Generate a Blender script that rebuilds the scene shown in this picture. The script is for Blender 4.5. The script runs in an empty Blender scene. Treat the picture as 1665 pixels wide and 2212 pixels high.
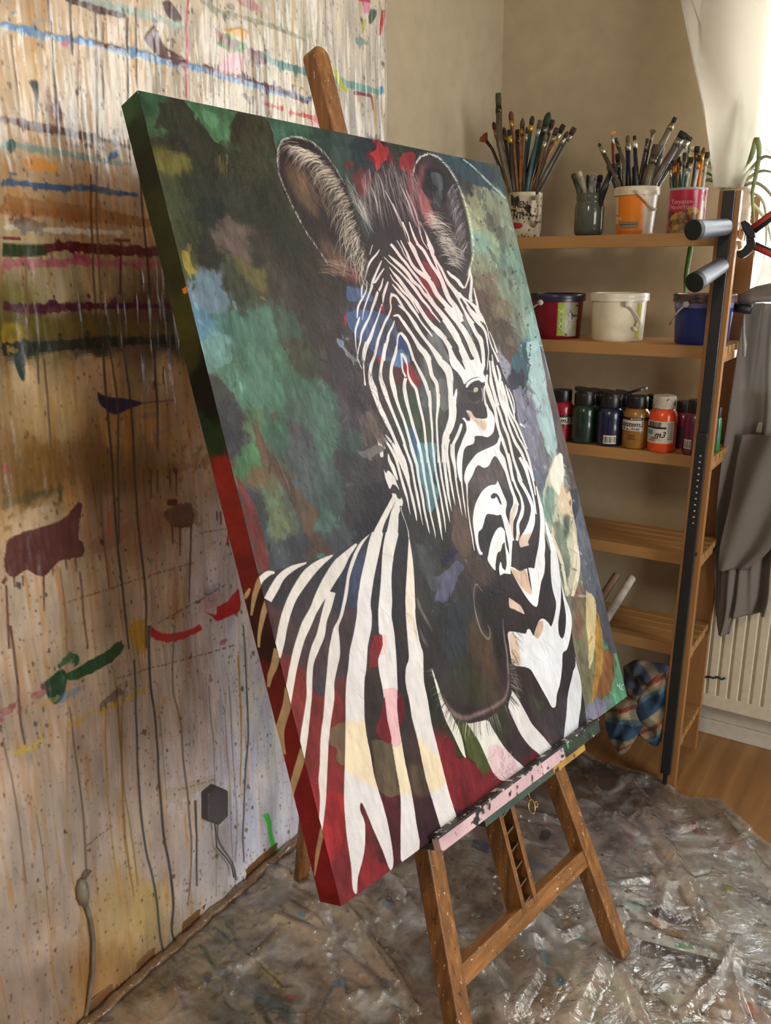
import bpy, bmesh, math, random
import numpy as np
from mathutils import Vector, Matrix
random.seed(4)
sc = bpy.context.scene
COL = sc.collection
PI = math.pi
# ------------------------------------------------------------------ camera model (numbers used for placing things)
FPX, CXP, CYP = 1853.8, 832.5, 1106.0
YAW, PITCH, ROLL = 0.572663, 0.281059, -0.007526
CAM = np.array([0.0, 0.0, 1.5773])
def _cam_axes():
    f = np.array([-math.sin(YAW)*math.cos(PITCH), math.cos(YAW)*math.cos(PITCH), -math.sin(PITCH)])
    r = np.array([math.cos(YAW), math.sin(YAW), 0.0]); u = np.cross(r, f)
    c, s = math.cos(ROLL), math.sin(ROLL)
    return c*r+s*u, -s*r+c*u, f
CR, CU, CF = _cam_axes()
def ray(x, y): return CR*((x-CXP)/FPX) - CU*((y-CYP)/FPX) + CF
def hitp(x, y, p0, n):
    d = ray(x, y); p0 = np.asarray(p0, float); n = np.asarray(n, float)
    return CAM + d*(((p0-CAM)@n)/(d@n))
def onx(x, y, X): return hitp(x, y, (X, 0, 0), (1, 0, 0))
def ony(x, y, Y): return hitp(x, y, (0, Y, 0), (0, 1, 0))
def onz(x, y, Z=0.0): return hitp(x, y, (0, 0, Z), (0, 0, 1))

# ------------------------------------------------------------------ numpy rasteriser used to lay paint on gridded surfaces
def lin(c):
    c = np.asarray(c, float)/255.0
    return np.where(c <= 0.04045, c/12.92, ((c+0.055)/1.055)**2.4)
def smooth_noise(h, w, cell, seed, aniso=1.0):
    rs = np.random.RandomState(seed)
    gh, gw = int(h/(cell*aniso))+4, int(w/cell)+4
    g = rs.rand(gh, gw)
    y = np.arange(h)/(cell*aniso); x = np.arange(w)/cell
    y0 = y.astype(int); x0 = x.astype(int)
    fy = (y-y0)[:, None]; fx = (x-x0)[None]
    fy = fy*fy*(3-2*fy); fx = fx*fx*(3-2*fx)
    a = g[np.ix_(y0, x0)]; b = g[np.ix_(y0, x0+1)]; c = g[np.ix_(y0+1, x0)]; d = g[np.ix_(y0+1, x0+1)]
    return (a*(1-fx)+b*fx)*(1-fy)+(c*(1-fx)+d*fx)*fy
def fbm(h, w, cell, seed, octv=4, aniso=1.0):
    out = np.zeros((h, w)); amp = 1.0; tot = 0
    for i in range(octv):
        out += amp*smooth_noise(h, w, max(cell/2**i, 1.2), seed+i*17, aniso); tot += amp; amp *= 0.55
    return out/tot
def coverage(shape, P):
    """anti-aliased coverage of polygon P (cols x, rows y, in cells) -> (r0, c0, mask)"""
    H, W = shape; SS = 3
    P = np.asarray(P, float)
    r0 = max(int(P[:, 1].min())-1, 0); r1 = min(int(P[:, 1].max())+2, H)
    c0 = max(int(P[:, 0].min())-1, 0); c1 = min(int(P[:, 0].max())+2, W)
    if r1 <= r0 or c1 <= c0: return None
    h, w = (r1-r0)*SS, c1-c0
    acc = np.zeros((h, w+2))
    Q = np.roll(P, -1, axis=0)
    rows = []; xs = []; sg = []
    for (xa, ya), (xb, yb) in zip(P, Q):
        ya2 = (ya-r0)*SS; yb2 = (yb-r0)*SS
        if ya2 == yb2: continue
        s = 1 if yb2 > ya2 else -1
        lo, hi = (ya2, yb2) if s > 0 else (yb2, ya2)
        i0 = max(int(math.ceil(lo-0.5)), 0); i1 = min(int(math.ceil(hi-0.5)), h)
        if i1 <= i0: continue
        i = np.arange(i0, i1); t = (i+0.5-ya2)/(yb2-ya2)
        rows.append(i); xs.append(xa+(xb-xa)*t-c0); sg.append(np.full(len(i), s, float))
    if not rows: return None
    rows = np.concatenate(rows); xs = np.clip(np.concatenate(xs), 0, w); sg = np.concatenate(sg)
    xi = np.floor(xs).astype(int); fr = xs-xi
    np.add.at(acc, (rows, xi), sg*(1-fr)); np.add.at(acc, (rows, xi+1), sg*fr)
    m = np.clip(np.abs(np.cumsum(acc, axis=1)[:, :w]), 0, 1)
    return r0, c0, m.reshape(r1-r0, SS, w).mean(axis=1)
def box1(a, k, axis):
    a = np.moveaxis(a, axis, 0); p = np.concatenate([np.repeat(a[:1], k, 0)*0, a, a[-1:].repeat(k, 0)*0])
    cs = np.concatenate([np.zeros_like(p[:1]), np.cumsum(p, axis=0)])
    return np.moveaxis((cs[2*k+1:]-cs[:-2*k-1])/(2*k+1), 0, axis)
def blur(a, k):
    k = int(round(k))
    if k < 1: return a
    for _ in range(2):
        a = box1(a, k, 0); a = box1(a, k, 1)
    return a
def catmull(pts, n=5):
    p = np.asarray(pts, float)
    if len(p) < 3: return p
    q = np.vstack([2*p[0]-p[1], p, 2*p[-1]-p[-2]]); out = []
    for i in range(1, len(q)-2):
        for t in np.arange(n)/n:
            a, b, c, d = q[i-1], q[i], q[i+1], q[i+2]
            out.append(0.5*((2*b)+(-a+c)*t+(2*a-5*b+4*c-d)*t*t+(-a+3*b-3*c+d)*t**3))
    out.append(p[-1]); return np.array(out)
def ribbon(pts, n=5, jit=0.0, rs=None):
    """(x, y, width) centreline -> outline polygon"""
    p = catmull(pts, n) if len(pts) > 2 else np.asarray(pts, float)
    t = np.gradient(p[:, :2], axis=0); L = np.hypot(t[:, 0], t[:, 1])+1e-9
    nx, ny = -t[:, 1]/L, t[:, 0]/L
    w = np.maximum(p[:, 2], 0.2)/2
    if jit and rs is not None: w = w*(1+jit*(rs.rand(len(w))-0.5))
    return np.vstack([np.c_[p[:, 0]+nx*w, p[:, 1]+ny*w], np.c_[p[:, 0]-nx*w, p[:, 1]-ny*w][::-1]])
class Surface:
    """a flat gridded surface; origin P0, unit axes A (columns) and B (rows), size in metres, cells per metre"""
    def __init__(s, P0, A, B, wa, hb, res, seed=1):
        s.P0, s.A, s.B = map(lambda v: np.asarray(v, float), (P0, A, B))
        s.N = np.cross(s.A, s.B); s.N /= np.linalg.norm(s.N)
        s.res = res; s.W = int(wa*res)+1; s.H = int(hb*res)+1; s.wa = wa; s.hb = hb
        s.col = np.zeros((s.H, s.W, 3)); s.ht = np.zeros((s.H, s.W)); s.rs = np.random.RandomState(seed); s.nf = None
    def to(s, pts, org=(0, 0), sc=1.0):
        """points seen at photo pixels (given in the frame org, sc) -> cell coordinates on this surface"""
        p = np.asarray(pts, float); X = org[0]+p[:, 0]/sc; Y = org[1]+p[:, 1]/sc
        D = CR[None]*((X-CXP)/FPX)[:, None]-CU[None]*((Y-CYP)/FPX)[:, None]+CF[None]
        t = ((s.P0-CAM)@s.N)/(D@s.N); Q = CAM[None]+D*t[:, None]-s.P0
        return np.c_[Q@s.A*s.res, Q@s.B*s.res]
    def fill(s, P, c, a=1.0, soft=0, h=0.0, rough=0.0, mode='over'):
        """P in cells"""
        if soft: 
            P = np.asarray(P, float); k = soft*3+2
            lo = P.min(0)-k; hi = P.max(0)+k
        r = coverage((s.H, s.W), P)
        if r is None: return
        r0, c0, m = r
        if soft:
            k = int(soft*2+2); R0 = max(r0-k, 0); C0 = max(c0-k, 0); R1 = min(r0+m.shape[0]+k, s.H); C1 = min(c0+m.shape[1]+k, s.W)
            M = np.zeros((R1-R0, C1-C0)); M[r0-R0:r0-R0+m.shape[0], c0-C0:c0-C0+m.shape[1]] = m
            r0, c0, m = R0, C0, blur(M, soft)
        if rough:
            k = max(int(s.res*0.0035), 1)
            if soft < k:
                R0 = max(r0-2*k, 0); C0 = max(c0-2*k, 0); R1 = min(r0+m.shape[0]+2*k, s.H); C1 = min(c0+m.shape[1]+2*k, s.W)
                M = np.zeros((R1-R0, C1-C0)); M[r0-R0:r0-R0+m.shape[0], c0-C0:c0-C0+m.shape[1]] = m
                r0, c0, m = R0, C0, blur(M, k)
            if s.nf is None: s.nf = fbm(s.H, s.W, s.res*0.012, 303, 4, 1.6)
            nz = s.nz[r0:r0+m.shape[0], c0:c0+m.shape[1]]; nf = s.nf[r0:r0+m.shape[0], c0:c0+m.shape[1]]
            mx = max(m.max(), 1e-6)
            m = np.clip((m/mx+(nf-0.5)*(0.6+rough*2.2)*(1.35-m/mx)-0.45)*(5 if soft < k else 2)+0.5, 0, 1)
            m = m*np.clip(1-rough*(nz*2.4-0.9), 0, 1)
        m = (m*a)
        S = s.col[r0:r0+m.shape[0], c0:c0+m.shape[1]]
        if mode == 'bright':
            lum = S.mean(axis=2); m = m*np.clip((lum-110)/60, 0, 1)
        S += (np.asarray(c, float)-S)*m[..., None]
        if h:
            Hh = s.ht[r0:r0+m.shape[0], c0:c0+m.shape[1]]; Hh += m*h
    def poly(s, pts, c, org=(0, 0), sc=1.0, a=1.0, soft=0, h=0.0, rough=0.0, n=4, mode='over'):
        p = np.asarray(pts, float); p = np.vstack([p, p[:1]])
        p = catmull(p, n)[:-1] if n > 1 else p[:-1]
        s.fill(s.to(p, org, sc), c, a, soft, h, rough, mode)
    def stroke(s, pts, c, org=(0, 0), sc=1.0, a=1.0, soft=0, h=0.0, rough=0.0, jit=0.0):
        s.fill(s.to(ribbon(pts, 5, jit, s.rs), org, sc), c, a, soft, h, rough)
    def samples(s, data, power=4.0, warp=0.02, seed=3, warp2=0.006):
        """paint patches: nearest-sample interpolation with noise-warped lookup"""
        d = np.asarray(data, float); c = s.to(d[:, :2])
        st = 2; hh = (s.H+st-1)//st; ww = (s.W+st-1)//st
        wx = (fbm(hh, ww, s.res*0.05/st, seed)-0.5)*s.res*warp*2+(fbm(hh, ww, s.res*0.012/st, seed+5)-0.5)*s.res*warp2*2
        wy = (fbm(hh, ww, s.res*0.05/st, seed+50)-0.5)*s.res*warp*2+(fbm(hh, ww, s.res*0.012/st, seed+55)-0.5)*s.res*warp2*2
        yy, xx = np.mgrid[0:hh, 0:ww].astype(float); xx = xx*st+wx; yy = yy*st+wy
        num = np.zeros((hh, ww, 3)); den = np.zeros((hh, ww))
        for (x, y), rgb in zip(c, d[:, 2:5]):
            w = 1.0/(((xx-x)**2+(yy-y)**2)/(s.res*0.02)**2+0.12)**(power/2)
            num += w[..., None]*rgb; den += w
        o = num/den[..., None]
        o = np.repeat(np.repeat(o, st, 0), st, 1)[:s.H, :s.W]
        return o
# ------------------------------------------------------------------ camera, world, lights, exposure
cam_d = bpy.data.cameras.new('camera'); cam = bpy.data.objects.new('camera', cam_d); COL.objects.link(cam); sc.camera = cam
cam_d.sensor_fit = 'HORIZONTAL'; cam_d.sensor_width = 36.0; cam_d.lens = 36.0*FPX/1665.0
cam_d.shift_x = 0.0; cam_d.shift_y = 0.0; cam_d.clip_start = 0.02
m = Matrix(((CR[0], CU[0], -CF[0], CAM[0]), (CR[1], CU[1], -CF[1], CAM[1]), (CR[2], CU[2], -CF[2], CAM[2]), (0, 0, 0, 1)))
cam.matrix_world = m
sc.view_settings.view_transform = 'Standard'; sc.view_settings.look = 'None'; sc.view_settings.gamma = 1.0
sc.view_settings.use_curve_mapping = False
sc.view_settings.exposure = 0.0
w = bpy.data.worlds.new('daylight'); sc.world = w; w.use_nodes = True
bg = w.node_tree.nodes['Background']; bg.inputs[0].default_value = (0.93, 0.96, 1.0, 1); bg.inputs[1].default_value = 0.17
def area(name, loc, target, sx, sy, power, color):
    l = bpy.data.lights.new(name, 'AREA'); l.shape = 'RECTANGLE'; l.size = sx; l.size_y = sy; l.energy = power; l.color = color
    o = bpy.data.objects.new(name, l); COL.objects.link(o); o.location = loc
    o.rotation_euler = (Vector(target)-Vector(loc)).to_track_quat('-Z', 'Y').to_euler(); return o
area('side_window_light', (2.9, 0.95, 1.45), (-1.0, 1.2, 0.9), 1.5, 2.0, 94, (1.0, 0.98, 0.95))
area('garden_window_light', (0.48, 3.02, 1.86), (0.48, 0.0, 1.4), 2.25, 1.5, 128, (1.0, 0.98, 0.95))
area('ceiling_lamp_light', (-0.45, -0.35, 2.6), (-1.2, 1.2, 1.0), 0.5, 0.5, 17, (1.0, 0.80, 0.56))
# ------------------------------------------------------------------ the canvas: where it stands and what is painted on it
CV_TL = np.array([-1.1164, 1.0272, 1.8404]); CV_YAW, CV_TILT, CV_ROLL, CV_H, CV_W, CV_D = 1.433514, 0.345809, -0.0391328, 1.3236, 1.0, 0.050
_h = np.array([math.cos(CV_YAW), math.sin(CV_YAW), 0]); CV_N = np.array([math.sin(CV_YAW), -math.cos(CV_YAW), 0])
_u = math.cos(CV_TILT)*np.array([0, 0, 1.0])-math.sin(CV_TILT)*CV_N
CV_A = math.cos(CV_ROLL)*_h+math.sin(CV_ROLL)*_u; CV_U = -math.sin(CV_ROLL)*_h+math.cos(CV_ROLL)*_u
CV_N = np.cross(CV_A, CV_U)          # out of the painted face
F1 = ((740, 520), 6.404); F2 = ((840, 480), 7.568); F3 = ((860, 660), 7.568); F4 = ((740, 740), 6.404)
F5 = ((800, 960), 6.404); F6 = ((940, 780), 6.404); F7 = ((980, 980), 3.6615); F8 = ((980, 1200), 3.4)
C1 = ((230, 160), 2.775); C2 = ((600, 260), 2.775); C3 = ((400, 740), 3.33); C5 = ((500, 1150), 3.33); C6 = ((850, 1150), 3.202); C7 = ((580, 1550), 2.25)
WH = (236, 230, 226)
BG = """310 215 52 92 62|340 225 60 105 70|400 242 58 60 42|440 240 85 140 90|470 275 92 150 95|420 212 60 110 70|330 265 72 108 68|355 300 60 58 40|375 345 122 116 48|405 300 55 52 38|450 330 50 50 35|490 262 72 66 35|520 250 70 62 35|552 255 72 88 60|575 262 72 110 88|600 280 75 120 95|640 290 70 112 88|690 300 58 78 68|740 310 68 88 78|775 322 45 58 64|815 330 38 42 50|860 322 44 64 46|885 332 52 50 45|370 420 78 82 50|420 400 54 58 40|450 460 45 50 42|500 430 60 58 44|560 450 58 54 42|540 350 72 68 44|580 420 62 60 42|400 500 72 76 46|450 540 54 52 40|505 520 112 94 84|560 550 70 62 50|600 500 60 56 44|620 560 62 55 45|545 592 108 102 56|400 570 88 92 46|432 640 125 152 172|460 625 118 148 166|440 690 92 142 170|520 620 70 75 54|600 620 76 66 55|680 600 68 55 45|650 660 72 62 55|490 700 85 132 112|560 720 85 125 106|620 700 75 96 80|680 720 76 62 58|720 720 72 62 62|470 752 122 172 166|488 780 94 134 110|540 780 90 137 113|600 790 80 120 92|640 760 82 80 60|668 775 76 75 60|720 800 70 60 62|760 850 72 62 65|475 850 70 72 66|520 830 95 145 120|580 850 88 137 113|640 850 80 115 95|700 880 85 120 105|750 900 82 75 78|790 915 104 88 84|820 960 84 70 68|500 900 68 66 68|540 920 95 125 86|600 930 80 125 100|655 905 85 112 96|650 930 92 90 95|700 950 82 118 100|750 960 70 88 80|525 1000 75 122 80|545 980 80 132 85|500 950 64 62 66|600 1010 88 110 98|640 1000 85 96 96|700 1030 82 100 98|740 1000 72 68 68|770 1000 75 68 70|800 1010 68 60 62|760 1080 62 58 60|720 1080 75 92 90|700 1120 86 122 110|720 1160 76 80 85|580 1085 102 122 90|565 1045 122 100 66|600 1150 112 128 90|572 1180 78 98 98|640 1180 70 72 78|600 1205 72 80 85|830 1060 45 42 50|820 1085 44 40 48|790 1130 42 40 50|840 1110 42 40 50|700 1180 104 78 60|560 1150 70 86 90|545 1110 66 70 74|620 1040 90 100 92|660 1080 84 98 92|1000 350 45 65 80|1050 372 55 80 94|1080 392 60 86 90|1055 352 84 94 78|1085 380 92 98 80|1010 402 66 70 66|1020 425 165 165 125|1050 432 150 155 120|1080 442 150 160 130|1030 472 176 180 136|1070 482 138 132 114|1060 522 166 190 150|1100 500 150 165 140|1040 532 148 186 164|1090 552 128 160 140|1120 580 130 165 145|1042 572 160 165 130|1050 612 140 120 95|1100 622 145 165 140|1130 640 140 170 150|1050 642 115 85 70|1080 672 135 120 90|1120 692 150 165 140|1142 705 150 190 180|1060 702 95 75 60|1090 722 90 74 60|1112 752 120 105 90|1100 772 86 66 55|1090 792 165 165 182|1122 792 60 96 110|1115 832 50 50 66|1142 762 110 152 165|1150 800 160 186 196|1162 850 176 206 206|1130 862 165 160 176|1120 902 150 146 160|1150 902 140 140 160|1170 930 166 190 190|1160 962 160 150 130|1140 962 136 136 156|1188 965 176 205 200|1160 1002 118 124 145|1182 1002 150 150 140|1150 985 128 130 150|1210 960 104 84 78|1188 880 110 90 84|1180 1040 110 120 140|1185 1095 130 170 156|1200 1130 190 196 170|1225 1100 225 200 165|1220 1142 95 110 95|1195 1182 150 165 140|1230 1182 200 195 165|1255 1150 110 120 136|1265 1205 105 112 125|1252 1090 70 76 88|1210 1232 140 150 125|1236 1262 120 130 110|1285 1290 92 96 110|1250 1302 150 110 86|1230 1335 130 140 115|1250 1400 150 145 110|1256 1452 145 140 100|1262 1502 130 140 110|1330 1400 80 150 110|1345 1480 92 168 122|1310 1525 96 165 125|1290 1540 140 136 166|1312 1340 84 84 98|1300 1260 98 100 112|1250 1365 160 140 90|1262 1340 146 120 92"""
BD = """640 1290 62 56 62|600 1290 56 52 56|620 1450 142 46 42|680 1500 145 46 42|605 1350 92 62 64|575 1320 80 50 52|650 1320 75 62 68|700 1380 80 65 72|750 1400 78 60 66|760 1330 66 60 72|560 1290 55 50 54|700 1250 60 62 68|760 1300 64 66 82|745 1250 60 68 92|800 1230 56 52 60|720 1600 142 40 40|700 1700 165 40 45|715 1800 176 40 46|760 1850 150 38 42|730 1925 145 40 45|820 1700 108 36 42|850 1800 95 34 42|900 1750 70 36 42|930 1790 66 34 42|860 1600 66 56 52|800 1500 60 50 48|900 1500 58 50 52|960 1650 150 40 45|1000 1660 140 36 45|1050 1720 146 36 45|1030 1610 88 98 50|950 1500 50 58 45|1060 1560 62 62 45|1130 1600 70 55 60|1150 1645 126 45 50|1180 1500 64 58 58|1200 1550 75 65 70|1240 1590 66 58 64|1120 1450 56 50 50|1000 1620 58 66 35|880 1400 58 52 54|840 1300 56 52 60|1180 1300 56 48 50|1230 1450 52 46 50|850 1180 58 54 66|790 1600 66 56 50|760 1470 110 48 48|660 1420 120 50 50|705 1470 88 56 60|870 1650 74 54 50|950 1700 74 40 46|780 1780 120 38 42|690 1600 146 44 42|640 1560 140 42 40"""
HD = """850 380 62 44 48|800 420 58 44 46|900 460 66 42 48|840 480 56 44 46|900 520 84 40 48|850 560 62 50 50|960 620 92 44 52|1000 700 86 66 68|800 620 66 56 60|780 560 62 48 48|880 640 74 52 54|920 640 90 46 52|850 700 80 48 52|790 720 68 60 68|930 720 70 62 64|990 640 84 58 62|1030 680 76 66 66|880 780 78 66 62|820 800 74 62 62|870 860 70 74 60|840 860 80 60 62|900 900 74 84 64|950 800 96 90 90|1000 760 74 66 68|820 900 66 58 60|850 960 66 58 62|900 960 66 90 92|950 980 70 66 66|1000 900 70 62 66|1040 900 64 56 62|1060 800 68 60 62|1100 900 72 64 68|1120 960 70 62 66|1080 960 82 70 74|1090 900 90 80 84|1050 1050 78 70 74|1060 1020 96 84 84|1100 1080 74 66 70|1130 1150 70 62 66|1180 1200 68 60 66|1040 1170 66 60 64|950 1060 62 58 60|900 1080 64 58 60|870 1060 66 60 64|960 1100 66 62 52|1000 1120 96 78 70|1005 1170 96 78 72|900 1150 58 52 54|940 1180 62 60 60|920 1220 66 70 72|900 1250 62 60 60|960 1160 54 58 48|980 1250 70 64 64|1020 1230 84 68 66|1060 1270 66 56 54|1000 1300 60 58 58|1040 1320 58 54 54|1080 1340 54 46 46|960 1350 52 52 52|980 1380 56 68 76|960 1320 56 60 62|940 1400 58 50 50|1000 1430 60 62 50|1020 1480 74 70 44|1050 1480 80 64 50|1045 1400 94 74 54|1020 1370 78 66 50|990 1500 62 56 52|1060 1430 72 56 50|1080 1460 66 50 50|1020 1530 60 48 50|1090 1400 58 48 50|1160 1350 58 50 52|1170 1260 60 52 56|1000 1000 70 64 62|930 1020 64 62 62|1030 800 80 74 76|980 850 92 88 90|930 860 96 94 92|915 820 100 98 96"""
def _pd(t): return [list(map(float, r.split())) for r in t.split('|')]
def hairs(S, rs, n, fn, c0, c1, w=(0.7, 1.6), a=(0.5, 0.95), h=0.0):
    """fine brush hairs; fn(rs) -> (x0, y0, x1, y1, bend) at photo pixels"""
    for _ in range(n):
        x0, y0, x1, y1, b = fn(rs); k = rs.rand(); c = np.asarray(c0)*(1-k)+np.asarray(c1)*k
        mx, my = (x0+x1)/2-(y1-y0)*b, (y0+y1)/2+(x1-x0)*b; ww = w[0]+(w[1]-w[0])*rs.rand()
        S.stroke([(x0, y0, ww*0.9), (mx, my, ww), (x1, y1, 0.3)], c, a=a[0]+(a[1]-a[0])*rs.rand(), h=h)

def strokes(S, fr, lst, c=WH, **k):
    for p in lst:
        S.stroke(p, c, fr[0], fr[1], **k)
def poly(S, fr, pts, c, **k): S.poly(pts, c, fr[0], fr[1], **k)

def paint_zebra(res):
    S = Surface(CV_TL, CV_A, -CV_U, CV_W, CV_H, res, 5)
    S.nz = fbm(S.H, S.W, res*0.03, 77, 5, 1.8); rs = S.rs
    relief = 0.6*fbm(S.H, S.W, res*0.03, 8, 5, 2.0)
    S.col[:] = S.samples(_pd(BG), 7.5, 0.024, 3, 0.013)
    # brush-dragged mottling of the background
    m1 = fbm(S.H, S.W, res*0.035, 21, 5, 2.2)-0.5; m2 = fbm(S.H, S.W, res*0.008, 31, 3, 3.0)-0.5
    # background shapes
    poly(S, C3, [(320, 780), (345, 850), (375, 960), (450, 1090), (500, 1190), (545, 1330), (570, 1450), (600, 1640), (540, 1665), (480, 1440), (420, 1190), (370, 990)], (134, 50, 45), rough=.3, h=.3)
    poly(S, C3, [(470, 560), (500, 600), (590, 750), (680, 880), (790, 960), (760, 990), (700, 940), (800, 1050), (880, 1130), (960, 1230), (940, 1310), (880, 1400), (820, 1290), (740, 1100), (650, 960), (560, 880), (520, 730)], (108, 84, 64), rough=.35, h=.4)
    poly(S, C3, [(170, 0), (300, 20), (340, 130), (230, 175), (180, 100)], (120, 172, 166), rough=.5, h=.5)
    poly(S, C1, [(500, 1280), (560, 1220), (640, 1240), (700, 1320), (680, 1400), (610, 1440), (580, 1400), (530, 1350)], (122, 152, 172), rough=.4, h=.7)
    poly(S, C1, [(530, 1430), (570, 1430), (605, 1490), (560, 1480)], (96, 146, 176), rough=.3, h=.7)
    poly(S, C1, [(700, 975), (750, 975), (805, 1050), (790, 1080), (740, 1060)], (116, 98, 88), rough=.3, h=.3)
    poly(S, C1, [(430, 130), (780, 220), (750, 290), (700, 390), (640, 400), (560, 280)], (84, 140, 90), rough=.35)
    poly(S, C1, [(560, 200), (640, 230), (680, 260), (660, 330), (600, 300)], (112, 168, 118), rough=.5)
    poly(S, C1, [(330, 190), (440, 165), (560, 300), (640, 420), (590, 560), (480, 400), (340, 330), (290, 330)], (60, 58, 40), rough=.3)
    poly(S, C1, [(770, 235), (950, 260), (1010, 420), (960, 520), (850, 420), (740, 400)], (66, 60, 34), rough=.5)
    poly(S, C1, [(310, 430), (380, 460), (390, 570), (340, 600)], (128, 120, 48), soft=5*res/800)
    poly(S, C1, [(440, 1040), (500, 1080), (510, 1160), (470, 1170)], (168, 146, 52), rough=.6, h=.4)
    for k in range(26):
        x, y = 690+rs.randn()*26, 480+rs.rand()*90
        S.stroke([((230*2.775+x)/2.775, (160*2.775+y)/2.775, 1.2), ((230*2.775+x+rs.randn()*10)/2.775, (160*2.775+y+60)/2.775, .6)], (150, 130, 50), a=.6)
    poly(S, C5, [(600, 160), (640, 150), (680, 190), (640, 200)], (70, 160, 135), rough=.3)
    poly(S, C2, [(900, 180), (1110, 235), (1370, 470), (1290, 420), (1140, 370), (1040, 300)], (54, 80, 92), rough=.2)
    strokes(S, C2, [[(1110, 235, 10), (1180, 290, 10), (1270, 380, 12), (1365, 470, 12)]], (170, 190, 185), h=.5)
    for x, y, r in [(1270, 600, 40), (1340, 680, 50), (1300, 640, 30), (1350, 760, 40), (1290, 820, 24), (1395, 900, 30), (1360, 920, 20), (1400, 980, 22), (1275, 790, 12), (1210, 450, 30), (1240, 520, 24)]:
        poly(S, C2, [(x-r*.5, y-r), (x+r*.4, y-r*.5), (x+r*.5, y+r*.8), (x-r*.1, y+r), (x-r*.6, y+r*.2)], (98, 100, 84), a=.75, rough=.6)
    for _ in range(260):
        x, y = 1010+rs.rand()*170, 400+rs.rand()*460; r = .5+rs.rand()**3*2.6
        if x-1000 > (y-330)*.25+60: continue
        S.poly([(x-r, y), (x, y-r*1.3), (x+r, y), (x, y+r*1.6)], (60, 60, 56), a=.6, n=2)
    poly(S, C4 if False else ((760, 740), 3.027), [(980, 20), (1100, 30), (1090, 120), (1060, 150), (990, 90)], (98, 74, 64), rough=.4, h=.6)
    P4 = ((760, 740), 3.027)
    poly(S, P4, [(1060, 130), (1120, 180), (1125, 300), (1065, 310), (1040, 230)], (48, 46, 62), rough=.3, h=.4)
    poly(S, P4, [(1110, 0), (1160, 20), (1150, 120), (1080, 190), (1040, 130)], (62, 104, 116), rough=.5, h=.4)
    poly(S, P4, [(1140, 0), (1210, 0), (1250, 120), (1270, 300), (1300, 420), (1330, 560), (1340, 700), (1260, 640), (1210, 500), (1190, 330), (1160, 200)], (174, 204, 206), rough=.35, h=.5)
    poly(S, P4, [(1050, 310), (1130, 320), (1180, 430), (1250, 650), (1290, 760), (1270, 860), (1220, 820), (1150, 640), (1090, 480)], (140, 138, 160), rough=.4)
    poly(S, P4, [(1225, 20), (1245, 60), (1330, 370), (1400, 640), (1480, 940), (1440, 960), (1400, 800), (1350, 700), (1300, 420), (1260, 190)], (104, 84, 78), rough=.15)
    for i in range(40):
        y = 20+i*13; x = 1165-i*1.2+rs.randn()*6+(12 if i > 25 else 0); r = 3+rs.rand()*6
        poly(S, P4, [(x-r, y), (x, y-r), (x+r, y), (x, y+r)], (46, 58, 84), a=.8, n=2)
    poly(S, P4, [(1440, 950), (1480, 960), (1520, 1150), (1560, 1300), (1640, 1620), (1560, 1665), (1500, 1400), (1450, 1200), (1425, 1050)], (104, 112, 126), rough=.3)
    poly(S, P4, [(1430, 960), (1470, 960), (1480, 1090), (1450, 1170), (1420, 1060)], (62, 68, 80), rough=.3)
    # cream and green palette-knife marks right of the neck
    poly(S, P4, [(1310, 770), (1360, 730), (1380, 745), (1370, 820), (1395, 840), (1380, 900), (1400, 990), (1425, 975), (1440, 1100), (1470, 1250), (1480, 1450), (1440, 1600), (1400, 1665), (1370, 1500), (1320, 1300), (1250, 1050), (1260, 930)], (206, 202, 172), rough=.25, h=1.2)
    poly(S, P4, [(1330, 750), (1372, 735), (1380, 900), (1350, 1000), (1290, 880)], (242, 238, 222), rough=.1, h=.8)
    poly(S, P4, [(1370, 900), (1400, 990), (1425, 980), (1440, 1090), (1420, 1220), (1390, 1160), (1350, 1080)], (230, 204, 168), rough=.3, h=.6)
    poly(S, P4, [(1270, 960), (1310, 940), (1320, 1100), (1300, 1200), (1260, 1100)], (132, 172, 158), soft=5*res/800, rough=.3)
    poly(S, P4, [(1385, 1130), (1420, 1140), (1415, 1250), (1380, 1300)], (96, 112, 96), soft=3*res/800)
    poly(S, P4, [(1320, 1180), (1370, 1200), (1420, 1420), (1400, 1600), (1360, 1500)], (126, 142, 120), soft=5*res/800, rough=.3)
    strokes(S, P4, [[(1475, 1330, 6), (1480, 1450, 24), (1465, 1560, 30), (1440, 1660, 20)], [(1300, 1250, 20), (1370, 1440, 20), (1400, 1620, 14)], [(1440, 1200, 14), (1460, 1330, 20), (1450, 1480, 16)]], (226, 214, 188), h=.8)
    poly(S, C6, [(1250, 560), (1290, 470), (1340, 560), (1400, 800), (1420, 1000), (1380, 1160), (1320, 1180), (1300, 1060), (1260, 850), (1235, 650)], (140, 136, 102), soft=5*res/800, rough=.3)
    poly(S, C6, [(1250, 560), (1290, 520), (1310, 650), (1290, 750), (1250, 680)], (148, 108, 88), soft=5*res/800)
    poly(S, C6, [(1325, 370), (1345, 415), (1385, 450), (1400, 560), (1392, 760), (1370, 900), (1350, 940), (1345, 800), (1330, 640), (1330, 480)], (224, 202, 146), rough=.15, h=1.2)
    poly(S, C6, [(1398, 550), (1430, 600), (1445, 760), (1440, 950), (1420, 1060), (1370, 1180), (1375, 1080), (1400, 900), (1395, 720)], (214, 152, 52), rough=.2, h=.8)
    poly(S, C6, [(1450, 830), (1490, 805), (1520, 840), (1525, 1000), (1500, 1120), (1450, 1160), (1405, 1130), (1420, 1020), (1445, 940)], (158, 98, 54), h=.8)
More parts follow.
